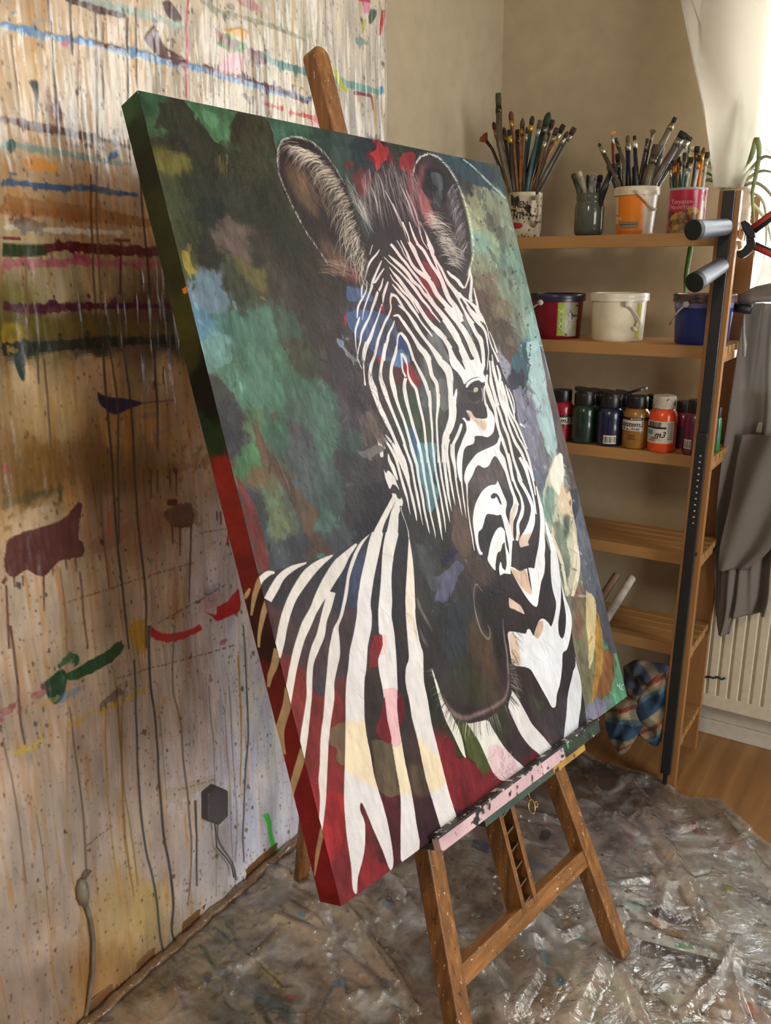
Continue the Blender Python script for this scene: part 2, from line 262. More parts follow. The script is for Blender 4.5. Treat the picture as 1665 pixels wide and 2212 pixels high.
    poly(S, C6, [(1440, 740), (1480, 780), (1540, 850), (1590, 1000), (1617, 1133), (1500, 1210), (1420, 1160), (1500, 1120), (1525, 1000), (1520, 840), (1490, 805), (1450, 820)], (92, 165, 122), rough=.25, n=1)
    poly(S, C6, [(1330, 1200), (1440, 1160), (1510, 1160), (1490, 1200), (1410, 1280), (1330, 1340)], (142, 138, 166), rough=.2)
    poly(S, C6, [(1400, 340), (1440, 420), (1500, 640), (1540, 820), (1500, 830), (1450, 700), (1410, 540)], (86, 88, 100), rough=.4)
    strokes(S, C6, [[(1545, 1048, 5), (1552, 1065, 5), (1566, 1062, 5)], [(1566, 1045, 5), (1563, 1070, 5), (1570, 1092, 4)], [(1592, 1052, 5), (1578, 1062, 5), (1578, 1085, 5), (1592, 1090, 5)]], (196, 222, 200), a=.9)
    def dabs(n, x0, x1, y0, y1, L0, L1, jit, al):
        for _ in range(n):
            x, y = x0+rs.rand()*(x1-x0), y0+rs.rand()*(y1-y0); c = S.to([(x, y)])[0]; i, j = int(c[0]), int(c[1])
            if not (3 < i < S.W-4 and 3 < j < S.H-4): continue
            k = int(res*.02); i2 = min(max(i+rs.randint(-k, k+1), 0), S.W-1); j2 = min(max(j+rs.randint(-k, k+1), 0), S.H-1)
            cc_ = S.col[j2, i2]*(1+rs.randn()*jit); L = L0+rs.rand()**2*(L1-L0); a = 1.2+rs.randn()*.5; w_ = L*(.12+.3*rs.rand())
            S.stroke([(x, y, w_*.5), (x+math.cos(a)*L*.5+rs.randn(), y+math.sin(a)*L*.5, w_), (x+math.cos(a)*L, y+math.sin(a)*L, w_*.2)], np.clip(cc_, 8, 230), a=al*(.5+.5*rs.rand()), h=.5*rs.rand())
    dabs(4200, 300, 1340, 200, 1540, 4, 26, .20, .65)
    # animal: neck and body, then head
    body = [(535, 1240), (581, 1237), (662, 1215), (719, 1198), (770, 1174), (803, 1150), (855, 1085), (868, 1078), (880, 1150), (900, 1250), (1000, 1350), (1120, 1250), (1205, 1270), (1225, 1310), (1240, 1400), (1262, 1520), (1275, 1620), (1300, 1900), (700, 2100), (600, 1800)]
    def region(pts, data, seed, frame=((0, 0), 1.0), n=1):
        L = S.samples(data, 6, 0.02, seed, 0.010)
        p = np.asarray(pts, float); p = np.vstack([p, p[:1]]); p = catmull(p, n)[:-1] if n > 1 else p[:-1]
        r = coverage((S.H, S.W), S.to(p, *frame))
        r0, c0, m = r; V = S.col[r0:r0+m.shape[0], c0:c0+m.shape[1]]
        V += (L[r0:r0+m.shape[0], c0:c0+m.shape[1]]-V)*m[..., None]
    region(body, _pd(BD), 11)
    poly(S, C5, [(880, 180), (960, 140), (990, 300), (950, 520), (840, 520), (830, 380)], (62, 74, 104), soft=3*res/800)
    poly(S, C5, [(370, 720), (480, 680), (700, 610), (870, 540), (900, 640), (850, 900), (830, 1030), (740, 1060), (640, 1070), (480, 1010), (380, 880)], (82, 62, 68), rough=.2, h=.4)
    poly(S, C5, [(240, 480), (330, 560), (420, 620), (360, 720), (330, 700)], (96, 52, 52), rough=.3)
    poly(S, C5, [(400, 860), (560, 1040), (620, 1160), (720, 1120), (780, 1170), (800, 1330), (720, 1400), (760, 1665), (520, 1665), (430, 1250)], (146, 44, 40), rough=.12)
    poly(S, C5, [(560, 1040), (680, 1080), (690, 1170), (620, 1170)], (78, 66, 76), rough=.1)
    poly(S, C5, [(720, 1420), (820, 1370), (820, 1665), (750, 1640), (760, 1560), (700, 1520)], (128, 104, 76), rough=.15, h=.4)
    poly(S, C7, [(500, 110), (620, 130), (650, 330), (640, 375), (540, 355)], (112, 98, 72), rough=.1)
    poly(S, C7, [(680, 220), (770, 250), (800, 370), (700, 370)], (98, 80, 64), soft=3*res/800)
    poly(S, C7, [(280, 380), (340, 360), (370, 420), (360, 620), (300, 700), (270, 560)], (186, 36, 42), rough=.3, h=.8)
    poly(S, C7, [(380, 770), (450, 700), (520, 700), (600, 760), (380, 920)], (166, 36, 42), rough=.2)
    poly(S, C6, [(440, 1330), (520, 1330), (590, 1450), (650, 1580), (650, 1665), (560, 1640), (520, 1560), (480, 1400)], (88, 98, 44), rough=.25, h=.4)
    strokes(S, C6, [[(335, 1500, 8), (350, 1432, 8), (382, 1420, 8), (420, 1478, 8), (440, 1558, 8), (500, 1556, 8), (570, 1605, 8)]], (70, 26, 32), h=1.6)
    poly(S, C6, [(330, 1490), (350, 1430), (380, 1420), (420, 1480), (440, 1560), (500, 1560), (560, 1600), (620, 1700), (700, 1800), (560, 1900), (400, 1900), (340, 1700)], (142, 32, 42), rough=.12, h=1.0)
    poly(S, C6, [(940, 1100), (1010, 1090), (1040, 1180), (1000, 1260)], (76, 78, 56), soft=5*res/800)
    poly(S, C6, [(950, 1550), (1020, 1560), (980, 1610), (950, 1590)], (160, 40, 48), soft=1*res/800)
    dabs(900, 540, 1280, 1150, 1900, 4, 22, .16, .5)
    # white body stripes
    A = [(1275, 20), (1300, 160), (1325, 300), (1335, 470), (1320, 560), (1335, 700), (1375, 850), (1380, 960), (1385, 1080), (1410, 1200), (1440, 1380), (1470, 1500), (1510, 1665), (1570, 1900), (1665, 2200), (1640, 2340), (1560, 2310), (1520, 2180), (1400, 1780), (1340, 1500), (1300, 1350), (1275, 1200), (1250, 1080), (1255, 970), (1275, 900), (1260, 700), (1250, 500), (1260, 300), (1270, 120)]
    B = [(1110, 0), (1195, 0), (1190, 60), (1165, 170), (1150, 330), (1155, 500), (1150, 600), (1170, 720), (1185, 900), (1190, 1020), (1195, 1140), (1190, 1250), (1205, 1400), (1230, 1550), (1250, 1665), (1300, 1900), (1330, 2100), (1350, 2280), (1230, 2380), (1215, 2220), (1215, 1900), (1180, 1680), (1150, 1500), (1120, 1350), (1100, 1230), (1085, 1120), (1060, 1000), (1055, 900), (1080, 830), (1060, 720), (1055, 560), (1070, 400), (1080, 230), (1090, 100)]
    Cc = [(1010, 0), (1085, 0), (1080, 60), (1060, 160), (1030, 300), (1010, 420), (1000, 520), (1010, 600), (1005, 700), (980, 820), (970, 980), (955, 1080), (955, 1250), (960, 1370), (975, 1480), (1000, 1600), (1020, 1720), (1045, 1820), (1080, 1930), (1130, 2120), (1165, 2360), (1140, 2430), (1090, 2300), (1020, 2140), (940, 1950), (925, 2000), (960, 2100), (955, 2300), (910, 2480), (900, 2600), (870, 2560), (860, 2400), (830, 2200), (810, 1980), (810, 1800), (815, 1665), (820, 1400), (820, 1200), (825, 1080), (840, 960), (850, 850), (875, 740), (900, 600), (905, 500), (930, 330), (960, 200), (985, 80)]
    D = [(1000, 10), (960, 60), (920, 130), (880, 230), (850, 330), (835, 450), (800, 600), (770, 680), (775, 760), (780, 880), (760, 980), (740, 1080), (740, 1200), (720, 1330), (700, 1500), (690, 1700), (680, 1900), (665, 2060), (640, 2240), (625, 2400), (600, 2500), (610, 2300), (630, 2050), (635, 1900), (625, 1780), (635, 1665), (640, 1480), (660, 1320), (670, 1180), (680, 1060), (690, 950), (700, 850), (730, 700), (770, 620), (800, 500), (820, 380), (835, 290), (870, 180), (915, 90), (960, 40)][:]
    for P, c in ((A, (232, 226, 222)), (B, (230, 226, 224)), (Cc, (226, 222, 220)), (D, (222, 214, 206))):
        poly(S, C5, P, c, h=.7, n=3)
    strokes(S, C5, [[(900, 85, 16), (830, 160, 50), (770, 240, 90), (700, 350, 90), (640, 460, 80), (590, 560, 60), (540, 660, 70), (500, 760, 60), (470, 860, 60), (445, 970, 56), (425, 1080, 56), (405, 1200, 56), (390, 1300, 50)],
                    [(720, 430, 60), (690, 540, 60), (660, 640, 50), (640, 740, 60), (600, 840, 60), (570, 940, 44), (560, 1050, 44), (560, 1160, 40), (545, 1300, 44), (525, 1450, 54), (505, 1600, 50), (480, 1720, 60)],
                    [(730, 165, 10), (640, 220, 50), (560, 290, 74), (500, 370, 74), (440, 470, 64), (400, 570, 64), (370, 680, 64), (350, 790, 64), (325, 900, 60)],
                    [(540, 220, 10), (440, 260, 40), (360, 320, 54), (310, 400, 64), (260, 490, 60)],
                    [(310, 290, 16), (260, 300, 40), (205, 350, 44), (180, 420, 40)]], (222, 215, 206), h=.7)
    # tints laid over the stripes
    poly(S, C7, [(300, 80), (370, 20), (500, 20), (680, 60), (830, 200), (868, 270), (860, 320), (780, 370), (640, 372), (540, 352), (400, 275), (340, 190)], (240, 222, 188), mode='bright')
    poly(S, C5, [(1090, 1130), (1190, 1130), (1240, 1300), (1220, 1520), (1130, 1500)], (238, 188, 190), mode='bright')
    poly(S, C5, [(1060, 760), (1110, 740), (1110, 860), (1070, 880)], (240, 200, 196), mode='bright')
    poly(S, C5, [(1270, 100), (1330, 400), (1320, 800), (1250, 500)], (240, 226, 208), mode='bright')
    poly(S, C5, [(1190, 1140), (1230, 1180), (1245, 1280), (1215, 1400), (1200, 1300)], (134, 26, 40), h=1.2)
    poly(S, C5, [(1100, 1180), (1120, 1350), (1150, 1500), (1110, 1510), (1040, 1440), (1070, 1320)], (142, 30, 44), h=1.2)
    poly(S, C5, [(1010, 780), (1040, 745), (1080, 750), (1075, 850), (1050, 900), (1050, 970), (990, 960), (1000, 850)], (150, 40, 44), rough=.2, h=1.0)
    for k in range(9):
        x, y = 1040+rs.randn()*14, 800+rs.randn()*30; poly(S, C5, [(x-14, y), (x, y-12), (x+14, y), (x, y+14)], (168, 30, 36), h=2.2)
    strokes(S, C6, [[(265, 940, 10), (300, 1050, 24), (340, 1170, 40), (380, 1280, 54), (430, 1380, 54), (470, 1490, 34), (495, 1560, 8)]], (230, 228, 212), h=.5)
    poly(S, C6, [(1255, 860), (1270, 930), (1290, 1010), (1300, 1100), (1295, 1200), (1280, 1300), (1265, 1400), (1178, 1470), (1180, 1380), (1195, 1250), (1205, 1120), (1235, 990), (1250, 900)], (222, 222, 224), h=.6)
    poly(S, C6, [(820, 1100), (860, 1150), (920, 1260), (960, 1330), (1040, 1420), (1080, 1470), (1110, 1520), (1030, 1570), (1000, 1530), (940, 1480), (880, 1400), (840, 1320), (800, 1230), (795, 1190)], (226, 222, 218), h=.6)
    poly(S, C6, [(510, 1325), (640, 1300), (680, 1350), (760, 1480), (830, 1560), (905, 1645), (780, 1720), (700, 1680), (640, 1560), (590, 1450)], (226, 224, 212), h=.6)
    poly(S, C6, [(650, 1480), (740, 1480), (850, 1600), (870, 1665), (780, 1720), (690, 1665)], (228, 194, 198), mode='bright', rough=.2)
    for k in range(26):
        x, y = 690+rs.rand()*130, 1490+rs.rand()*190; strokes(S, C6, [[(x, y, 5), (x+20*rs.randn(), y+25, 7), (x+24*rs.randn(), y+46, 3)]], (196, 160, 166), a=.5, h=1.8)
    # head
    head = [(758, 600), (775, 560), (800, 500), (770, 450), (765, 410), (790, 385), (820, 360), (860, 345), (900, 370), (925, 450), (960, 560), (1012, 600), (1030, 690), (1062, 740), (1080, 790), (1100, 840), (1112, 860), (1120, 915), (1135, 970), (1150, 1010), (1160, 1060), (1168, 1100), (1178, 1160), (1195, 1210), (1212, 1270), (1232, 1340), (1238, 1400), (1242, 1440), (1215, 1480), (1180, 1520), (1120, 1480), (1100, 1490), (1070, 1545), (1030, 1560), (1010, 1562), (985, 1550), (960, 1520), (935, 1450), (910, 1400), (900, 1350), (896, 1290), (893, 1230), (885, 1170), (870, 1110), (858, 1080), (834, 1040), (828, 990), (832, 950), (815, 900), (795, 860), (778, 820), (765, 770), (758, 700)]
    region(head, _pd(HD), 41, n=3)
    # colour patches under the head stripes
    poly(S, F1, [(60, 640), (240, 650), (330, 700), (420, 780), (430, 850), (90, 850)], (88, 112, 162), rough=.2)
    poly(S, F1, [(80, 850), (420, 850), (520, 980), (300, 960), (60, 1000)], (68, 68, 84), rough=.3)
    poly(S, F1, [(50, 1000), (300, 960), (560, 1010), (700, 1120), (780, 1300), (860, 1380), (900, 1500), (915, 1665), (640, 1665), (560, 1620), (460, 1570), (380, 1500), (200, 1350), (80, 1180)], (78, 104, 160), rough=.35)
    poly(S, F1, [(560, 1120), (700, 1160), (740, 1400), (700, 1600), (560, 1600), (500, 1400)], (74, 74, 96), soft=4*res/800, rough=.3)
    poly(S, F1, [(770, 1320), (840, 1340), (910, 1600), (800, 1665), (740, 1500)], (52, 72, 128), rough=.1)
    poly(S, F4, [(700, 340), (830, 340), (830, 560), (740, 580), (690, 500)], (104, 46, 50))
    poly(S, F4, [(735, 110), (830, 110), (920, 250), (880, 330), (760, 345), (700, 320)], (98, 144, 196), rough=.2, h=.5)
    poly(S, F4, [(820, 310), (900, 290), (990, 390), (1070, 520), (1078, 600), (960, 600), (890, 530)], (182, 40, 46), rough=.1, h=.5)
    poly(S, F4, [(470, 180), (545, 230), (520, 340), (490, 260)], (176, 46, 46))
    poly(S, F1, [(1110, 290), (1190, 330), (1280, 460), (1335, 600), (1330, 660), (1250, 560), (1180, 420)], (172, 46, 58), rough=.1)
    poly(S, F1, [(1030, 430), (1150, 560), (1250, 680), (1290, 790), (1220, 760), (1100, 600)], (168, 44, 56), rough=.1)
    poly(S, F1, [(940, 830), (1010, 850), (1200, 1050), (1215, 1110), (1060, 990)], (130, 38, 52), rough=.2)
    poly(S, F1, [(1160, 880), (1260, 1000), (1340, 1120), (1200, 1080)], (120, 42, 54), soft=3*res/800)
    poly(S, F3, [(490, 400), (640, 480), (760, 700), (830, 870), (800, 940), (620, 850), (490, 700)], (126, 126, 122), rough=.35)
    poly(S, F3, [(690, 280), (800, 300), (900, 500), (960, 650), (880, 640), (780, 560), (690, 420)], (104, 102, 100), rough=.35)
    poly(S, F3, [(410, 850), (500, 900), (520, 1250), (640, 1450), (640, 1665), (400, 1665), (370, 1400), (430, 1150)], (118, 118, 114), rough=.35)
    poly(S, F3, [(650, 1200), (800, 1250), (840, 1665), (680, 1665)], (122, 120, 118), rough=.4)
    poly(S, F3, [(1020, 100), (1130, 200), (1230, 560), (1300, 650), (1200, 560), (1080, 280)], (124, 126, 126), rough=.4)
    poly(S, F4, [(780, 760), (1070, 720), (1100, 950), (1220, 1200), (1240, 1400), (1100, 1380), (960, 1250), (850, 1000)], (72, 86, 64), rough=.3)
    poly(S, F5, [(530, 0), (880, 0), (890, 300), (870, 500), (950, 650), (900, 850), (835, 950), (780, 900), (740, 650), (650, 350)], (86, 138, 152), rough=.25)
    poly(S, F5, [(530, -200), (660, -180), (640, 200), (700, 500), (760, 800), (700, 600), (600, 260)], (58, 102, 148), rough=.3)
    poly(S, F5, [(1150, 850), (1320, 1000), (1350, 1200), (1400, 1400), (1300, 1560), (1130, 1330), (1150, 1100)], (108, 84, 74), rough=.25)
    poly(S, F7, [(200, 95), (250, 110), (300, 30), (340, 20), (380, 90), (430, 210), (440, 300), (380, 250), (345, 215), (330, 245), (270, 250), (190, 320), (110, 240)], (106, 92, 92), rough=.25)
    poly(S, F6, [(380, 320), (520, 270), (690, 320), (690, 500), (720, 640), (700, 780), (560, 790), (430, 690), (330, 700), (290, 860), (270, 760), (330, 560)], (74, 62, 64), soft=3*res/800)
    # muzzle modelling
    poly(S, C6, [(500, 200), (600, 190), (690, 280), (780, 380), (770, 412), (700, 430), (600, 350), (520, 300), (480, 240)], (82, 68, 64), rough=.15, h=.8)
    poly(S, C6, [(395, 95), (455, 130), (345, 250), (325, 205)], (46, 44, 74), h=.4, n=1)
    poly(S, C6, [(430, 190), (500, 240), (440, 310), (420, 400), (345, 490), (290, 440), (330, 330), (300, 380), (220, 300), (330, 300)], (108, 108, 138), rough=.4, n=2)
    poly(S, C6, [(160, 90), (220, 130), (300, 330), (280, 420), (200, 280)], (84, 88, 88), soft=5*res/800, rough=.3)
    poly(S, C6, [(360, 480), (480, 500), (500, 700), (420, 860), (350, 780)], (54, 66, 74), soft=8*res/800)
    poly(S, C6, [(510, 680), (620, 720), (720, 900), (700, 1060), (600, 900)], (92, 70, 50), soft=9*res/800)
    poly(S, C6, [(560, 1040), (700, 1060), (640, 1150), (480, 1150)], (70, 66, 44), soft=9*res/800)
    poly(S, C6, [(720, 200), (770, 380), (780, 700), (760, 1000), (700, 800), (690, 500)], (48, 40, 42), soft=7*res/800)
    poly(S, C6, [(700, 340), (740, 380), (690, 640), (640, 680), (600, 500), (580, 420)], (44, 40, 42), soft=4*res/800)
    rim = (158, 138, 130)
    strokes(S, C6, [[(160, 455, 6), (190, 540, 14), (240, 630, 10), (270, 690, 4)], [(170, 640, 4), (205, 740, 10), (240, 790, 5)]], rim, soft=1.3*res/800)
    strokes(S, C6, [[(612, 410, 4), (575, 360, 10), (556, 400, 8), (558, 500, 8), (580, 610, 10), (610, 690, 12), (655, 740, 14), (668, 690, 8), (650, 640, 4)]], rim, a=.9)
    strokes(S, C6, [[(330, 1130, 8), (380, 1210, 20), (430, 1265, 34), (500, 1285, 34), (570, 1262, 30), (650, 1230, 24), (720, 1190, 24), (775, 1140, 16), (795, 1030, 12), (785, 900, 8)]], (140, 116, 110), soft=2.0*res/800)
    strokes(S, C6, [[(755, 600, 5), (765, 720, 9), (785, 850, 9), (795, 980, 8)]], rim, soft=.8)
    strokes(S, C6, [[(590, 370, 8), (680, 430, 10), (700, 440, 8)], [(640, 320, 7), (700, 390, 9), (770, 410, 8)], [(350, 790, 6), (370, 560, 6), (390, 420, 6)]], (50, 44, 44), h=-.6)
    # head stripes
    T = [(F1, [[(415, 60, 6), (400, 110, 9), (372, 200, 8)], [(510, 125, 12), (470, 190, 22), (400, 270, 30), (345, 370, 30), (305, 500, 34), (275, 600, 30), (262, 700, 22), (262, 790, 12)],
      [(335, 560, 8), (330, 680, 14), (290, 770, 22), (240, 860, 28), (210, 940, 28), (200, 1080, 10)],
      [(540, 280, 12), (500, 370, 26), (460, 460, 28), (420, 560, 38), (400, 650, 34), (365, 750, 26), (325, 860, 20), (290, 980, 14), (272, 1100, 6)],
      [(572, 390, 14), (530, 450, 22), (480, 530, 28), (440, 590, 24)],
      [(560, 525, 12), (530, 640, 28), (480, 730, 36), (450, 830, 36), (410, 940, 32), (370, 1060, 24), (310, 1180, 36), (262, 1290, 32), (245, 1400, 22), (215, 1520, 16), (205, 1665, 12)],
      [(628, 570, 18), (590, 680, 36), (565, 770, 30), (555, 850, 18), (520, 960, 16), (480, 1080, 20), (430, 1210, 34), (380, 1350, 50), (310, 1490, 56), (295, 1600, 50), (288, 1665, 44)],
      [(235, 1060, 14), (205, 1150, 34), (175, 1260, 24), (180, 1400, 14), (190, 1560, 8)],
      [(690, 740, 60), (665, 790, 26), (660, 860, 18), (668, 940, 18), (640, 1030, 28), (590, 1120, 34), (550, 1220, 30), (500, 1350, 38), (475, 1450, 34), (445, 1570, 32), (425, 1665, 28)],
      [(670, 745, 40), (740, 775, 34), (790, 850, 36), (850, 950, 32), (930, 1050, 36), (1000, 1160, 46), (1080, 1290, 44), (1180, 1420, 40), (1260, 1520, 50), (1360, 1640, 54)],
      [(718, 1110, 10), (690, 1190, 26), (640, 1290, 32), (615, 1400, 40), (585, 1510, 38), (565, 1665, 44)],
      [(700, 1045, 20), (770, 1040, 34), (820, 1110, 34), (880, 1210, 24), (960, 1320, 28), (1030, 1430, 48), (1110, 1530, 70), (1170, 1610, 80), (1190, 1665, 80)],
      [(700, 1665, 40), (740, 1540, 26), (755, 1420, 18), (765, 1330, 24), (800, 1285, 32), (860, 1350, 38), (910, 1440, 34), (950, 1560, 36), (980, 1665, 34)],
      [(685, 605, 8), (730, 660, 26), (800, 740, 36), (880, 830, 40), (950, 930, 44), (1010, 1010, 34), (1060, 1090, 24), (1100, 1150, 24), (1180, 1250, 26), (1240, 1330, 16)],
      [(655, 470, 8), (700, 550, 16), (760, 610, 26), (830, 700, 34), (920, 790, 28), (980, 880, 20), (1030, 970, 14), (1055, 1010, 8)],
      [(645, 375, 8), (700, 450, 24), (770, 530, 44), (850, 640, 44), (930, 750, 48), (1010, 850, 54), (1090, 980, 48), (1170, 1100, 54), (1260, 1210, 64), (1370, 1320, 64), (1480, 1440, 70)],
      [(570, 230, 8), (640, 300, 14), (740, 390, 24), (850, 500, 28), (940, 600, 38), (1020, 700, 44), (1100, 820, 36), (1180, 910, 32), (1240, 1000, 24), (1330, 1110, 16), (1350, 1140, 10)],
      [(635, 205, 12), (720, 280, 38), (820, 370, 48), (900, 460, 48), (970, 560, 44), (1060, 640, 38), (1130, 740, 40), (1190, 790, 64), (1270, 900, 56), (1370, 1020, 64), (1460, 1140, 74), (1540, 1260, 74), (1620, 1400, 90)],
      [(665, 50, 34), (730, 130, 36), (800, 230, 36), (870, 310, 36), (950, 420, 32), (1030, 520, 36), (1100, 620, 26), (1160, 700, 22), (1200, 770, 24)],
      [(750, 0, 10), (810, 100, 12), (850, 190, 10), (900, 270, 6)],
      [(800, 0, 14), (840, 80, 18), (890, 180, 28), (940, 300, 38), (1010, 400, 44), (1100, 470, 60), (1180, 540, 54), (1240, 620, 64), (1300, 740, 60), (1400, 860, 60), (1500, 980, 70), (1620, 1180, 60)],
      [(915, 20, 38), (970, 110, 60), (1020, 220, 48), (1080, 340, 44), (1150, 460, 44), (1200, 540, 60)],
      [(1020, 40, 30), (1110, 130, 40), (1170, 230, 40), (1230, 340, 40), (1300, 440, 44), (1370, 560, 48), (1420, 700, 54), (1480, 820, 64), (1560, 920, 64), (1640, 1060, 60)],
      [(1180, 40, 40), (1230, 130, 64), (1250, 220, 40), (1310, 310, 28), (1390, 450, 30), (1450, 560, 30), (1540, 680, 34), (1630, 800, 30)]]),
     (F2, [[(440, 0, 14), (490, 120, 18), (520, 220, 18), (560, 330, 14), (640, 450, 8)], [(500, 0, 24), (570, 110, 28), (620, 230, 36), (650, 330, 50), (700, 440, 60)], [(330, 0, 16), (370, 130, 28), (420, 260, 36), (470, 360, 34), (540, 450, 36)],
      [(220, 0, 24), (260, 100, 26), (310, 220, 20), (340, 330, 16)], [(950, 800, 26), (1020, 880, 50), (1100, 930, 60), (1180, 1040, 50), (1225, 1085, 30)], [(1130, 900, 40), (1180, 760, 44), (1230, 680, 34), (1290, 600, 34), (1300, 480, 30), (1330, 420, 20)],
      [(1290, 690, 20), (1310, 850, 26), (1290, 950, 24), (1240, 1085, 24)], [(870, 780, 14), (920, 900, 26), (990, 1010, 32), (1080, 1110, 34), (1180, 1220, 34), (1260, 1330, 38), (1330, 1440, 50), (1430, 1540, 60), (1500, 1620, 50)],
      [(740, 560, 30), (800, 680, 34), (860, 770, 30), (900, 880, 30), (960, 1000, 34), (1040, 1110, 36), (1110, 1220, 34), (1170, 1330, 38), (1230, 1450, 34), (1300, 1560, 44), (1380, 1665, 50)],
      [(720, 560, 40), (760, 680, 26), (810, 800, 30), (870, 940, 34), (920, 1080, 50), (960, 1200, 60)],
      [(1150, 1150, 16), (1220, 1240, 26), (1330, 1320, 44), (1440, 1430, 60), (1490, 1540, 44), (1530, 1640, 26)], [(1310, 700, 16), (1335, 850, 26), (1350, 950, 38), (1340, 1100, 44), (1330, 1250, 54), (1365, 1300, 30)],
      [(1385, 1080, 12), (1410, 1200, 24), (1440, 1330, 36), (1475, 1480, 32), (1540, 1600, 26), (1570, 1665, 22)]]),
     (F3, [[(500, 290, 50), (600, 370, 64), (700, 470, 70), (790, 600, 80), (860, 720, 100), (900, 850, 120), (980, 980, 130), (1050, 1100, 130)], [(740, 230, 60), (830, 350, 76), (920, 480, 90), (990, 620, 100), (1050, 750, 110), (1120, 900, 120), (1180, 1000, 130)],
      [(770, 40, 60), (880, 170, 76), (960, 270, 70), (1040, 370, 90), (1110, 480, 90), (1180, 620, 100), (1240, 750, 120), (1300, 880, 110), (1320, 1000, 120)], [(900, 20, 90), (980, 140, 90), (1040, 270, 70)],
      [(1030, 0, 34), (1090, 110, 40), (1150, 220, 64), (1210, 340, 64), (1270, 460, 64), (1340, 560, 80), (1370, 680, 64), (1385, 800, 60), (1390, 1000, 64)],
      [(1120, 20, 28), (1200, 140, 54), (1290, 260, 64), (1380, 360, 44), (1430, 460, 40), (1455, 600, 26), (1475, 760, 16), (1460, 950, 14), (1450, 1060, 10)], [(1280, 60, 70), (1330, 170, 50), (1370, 250, 30)],
      [(1350, 130, 10), (1410, 260, 12), (1460, 400, 14), (1480, 520, 18), (1530, 680, 22), (1590, 810, 30), (1640, 930, 30)], [(1490, 430, 10), (1560, 600, 16), (1620, 780, 22)],
      [(0, 0, 20), (130, 110, 36), (210, 230, 40), (290, 360, 48), (390, 500, 48), (480, 620, 44), (560, 730, 40), (630, 850, 64), (700, 930, 110), (800, 1040, 130), (835, 1150, 110), (850, 1300, 96), (860, 1450, 76), (880, 1600, 84), (900, 1665, 90)],
      [(0, 180, 26), (80, 260, 30), (180, 400, 30), (270, 550, 44), (350, 690, 80), (440, 790, 94), (490, 900, 84), (520, 1020, 64), (550, 1150, 64), (620, 1270, 64), (640, 1380, 54), (650, 1500, 50), (650, 1665, 50)],
      [(40, 455, 40), (110, 520, 38), (170, 640, 38), (210, 760, 38), (250, 880, 34), (310, 1000, 38), (380, 1140, 54), (440, 1270, 58), (480, 1400, 54), (510, 1520, 44), (515, 1665, 44)],
      [(950, 1370, 20), (940, 1450, 44), (920, 1540, 56), (920, 1620, 60)], [(1440, 1140, 20), (1440, 1260, 38), (1470, 1420, 44), (1530, 1560, 44), (1590, 1665, 44)], [(1495, 900, 14), (1510, 1100, 24), (1540, 1300, 34), (1590, 1500, 38), (1640, 1640, 38)],
      [(1530, 800, 12), (1560, 1000, 26), (1600, 1180, 36), (1650, 1350, 40)], [(1400, 1350, 20), (1405, 1500, 18), (1420, 1600, 26), (1450, 1665, 34)]]),
     (F4, [[(240, 0, 14), (210, 120, 14), (200, 200, 16), (235, 300, 12), (265, 370, 8)], [(340, 0, 64), (310, 110, 54), (290, 220, 26), (292, 350, 16), (300, 480, 14), (310, 600, 26)],
      [(480, 0, 36), (450, 160, 36), (400, 300, 44), (380, 420, 48), (390, 530, 64), (430, 650, 84), (470, 790, 66), (520, 920, 66), (570, 1020, 64), (620, 1130, 58), (670, 1230, 46), (730, 1370, 42), (790, 1520, 56), (830, 1665, 46)],
      [(600, 20, 54), (570, 150, 48), (545, 280, 40), (525, 400, 40), (530, 520, 54), (570, 640, 64), (620, 790, 54), (660, 890, 42), (720, 1040, 36), (780, 1190, 36), (840, 1350, 36), (880, 1490, 32), (935, 1665, 30)],
      [(745, 50, 20), (720, 180, 36), (690, 280, 44), (670, 400, 44), (680, 520, 64), (710, 650, 64), (745, 800, 44), (790, 930, 36), (840, 1060, 36), (890, 1220, 36), (940, 1400, 36), (1000, 1600, 36), (1010, 1665, 36)],
      [(810, 150, 30), (815, 260, 20), (830, 390, 22), (870, 480, 28)], [(820, 160, 30), (860, 220, 40), (895, 340, 18), (905, 450, 26), (950, 560, 38), (1010, 640, 38), (1040, 760, 38), (1070, 900, 38), (1100, 1020, 36), (1125, 1150, 32), (1140, 1300, 32), (1160, 1480, 32), (1180, 1665, 32)],
      [(870, 495, 44), (852, 600, 48), (870, 740, 54), (900, 880, 46), (940, 1020, 38), (970, 1140, 42), (1010, 1270, 36), (1050, 1400, 36), (1080, 1540, 36), (1095, 1665, 36)],
      [(1190, 670, 50), (1210, 820, 40), (1215, 960, 34), (1230, 1120, 32), (1240, 1280, 26), (1245, 1420, 26), (1265, 1600, 32), (1270, 1665, 32)],
      [(1325, 720, 46), (1320, 860, 42), (1310, 960, 36), (1300, 1080, 26), (1305, 1250, 26), (1315, 1450, 26), (1325, 1665, 26)],
      [(1490, 480, 80), (1500, 650, 70), (1510, 800, 80), (1530, 920, 90), (1520, 1060, 90), (1470, 1200, 100), (1420, 1300, 80), (1390, 1400, 40), (1380, 1520, 26), (1385, 1665, 30)],
      [(1440, 1290, 74), (1440, 1400, 54), (1430, 1520, 54), (1450, 1665, 44)], [(500, 1330, 44), (520, 1420, 60), (540, 1560, 48), (548, 1590, 30)], [(560, 1440, 40), (590, 1470, 20)],
      [(570, 1330, 26), (620, 1400, 32), (680, 1500, 36), (730, 1600, 36), (760, 1665, 34)], [(590, 1280, 16), (640, 1340, 28), (700, 1420, 34), (760, 1530, 38), (810, 1640, 44)]]),
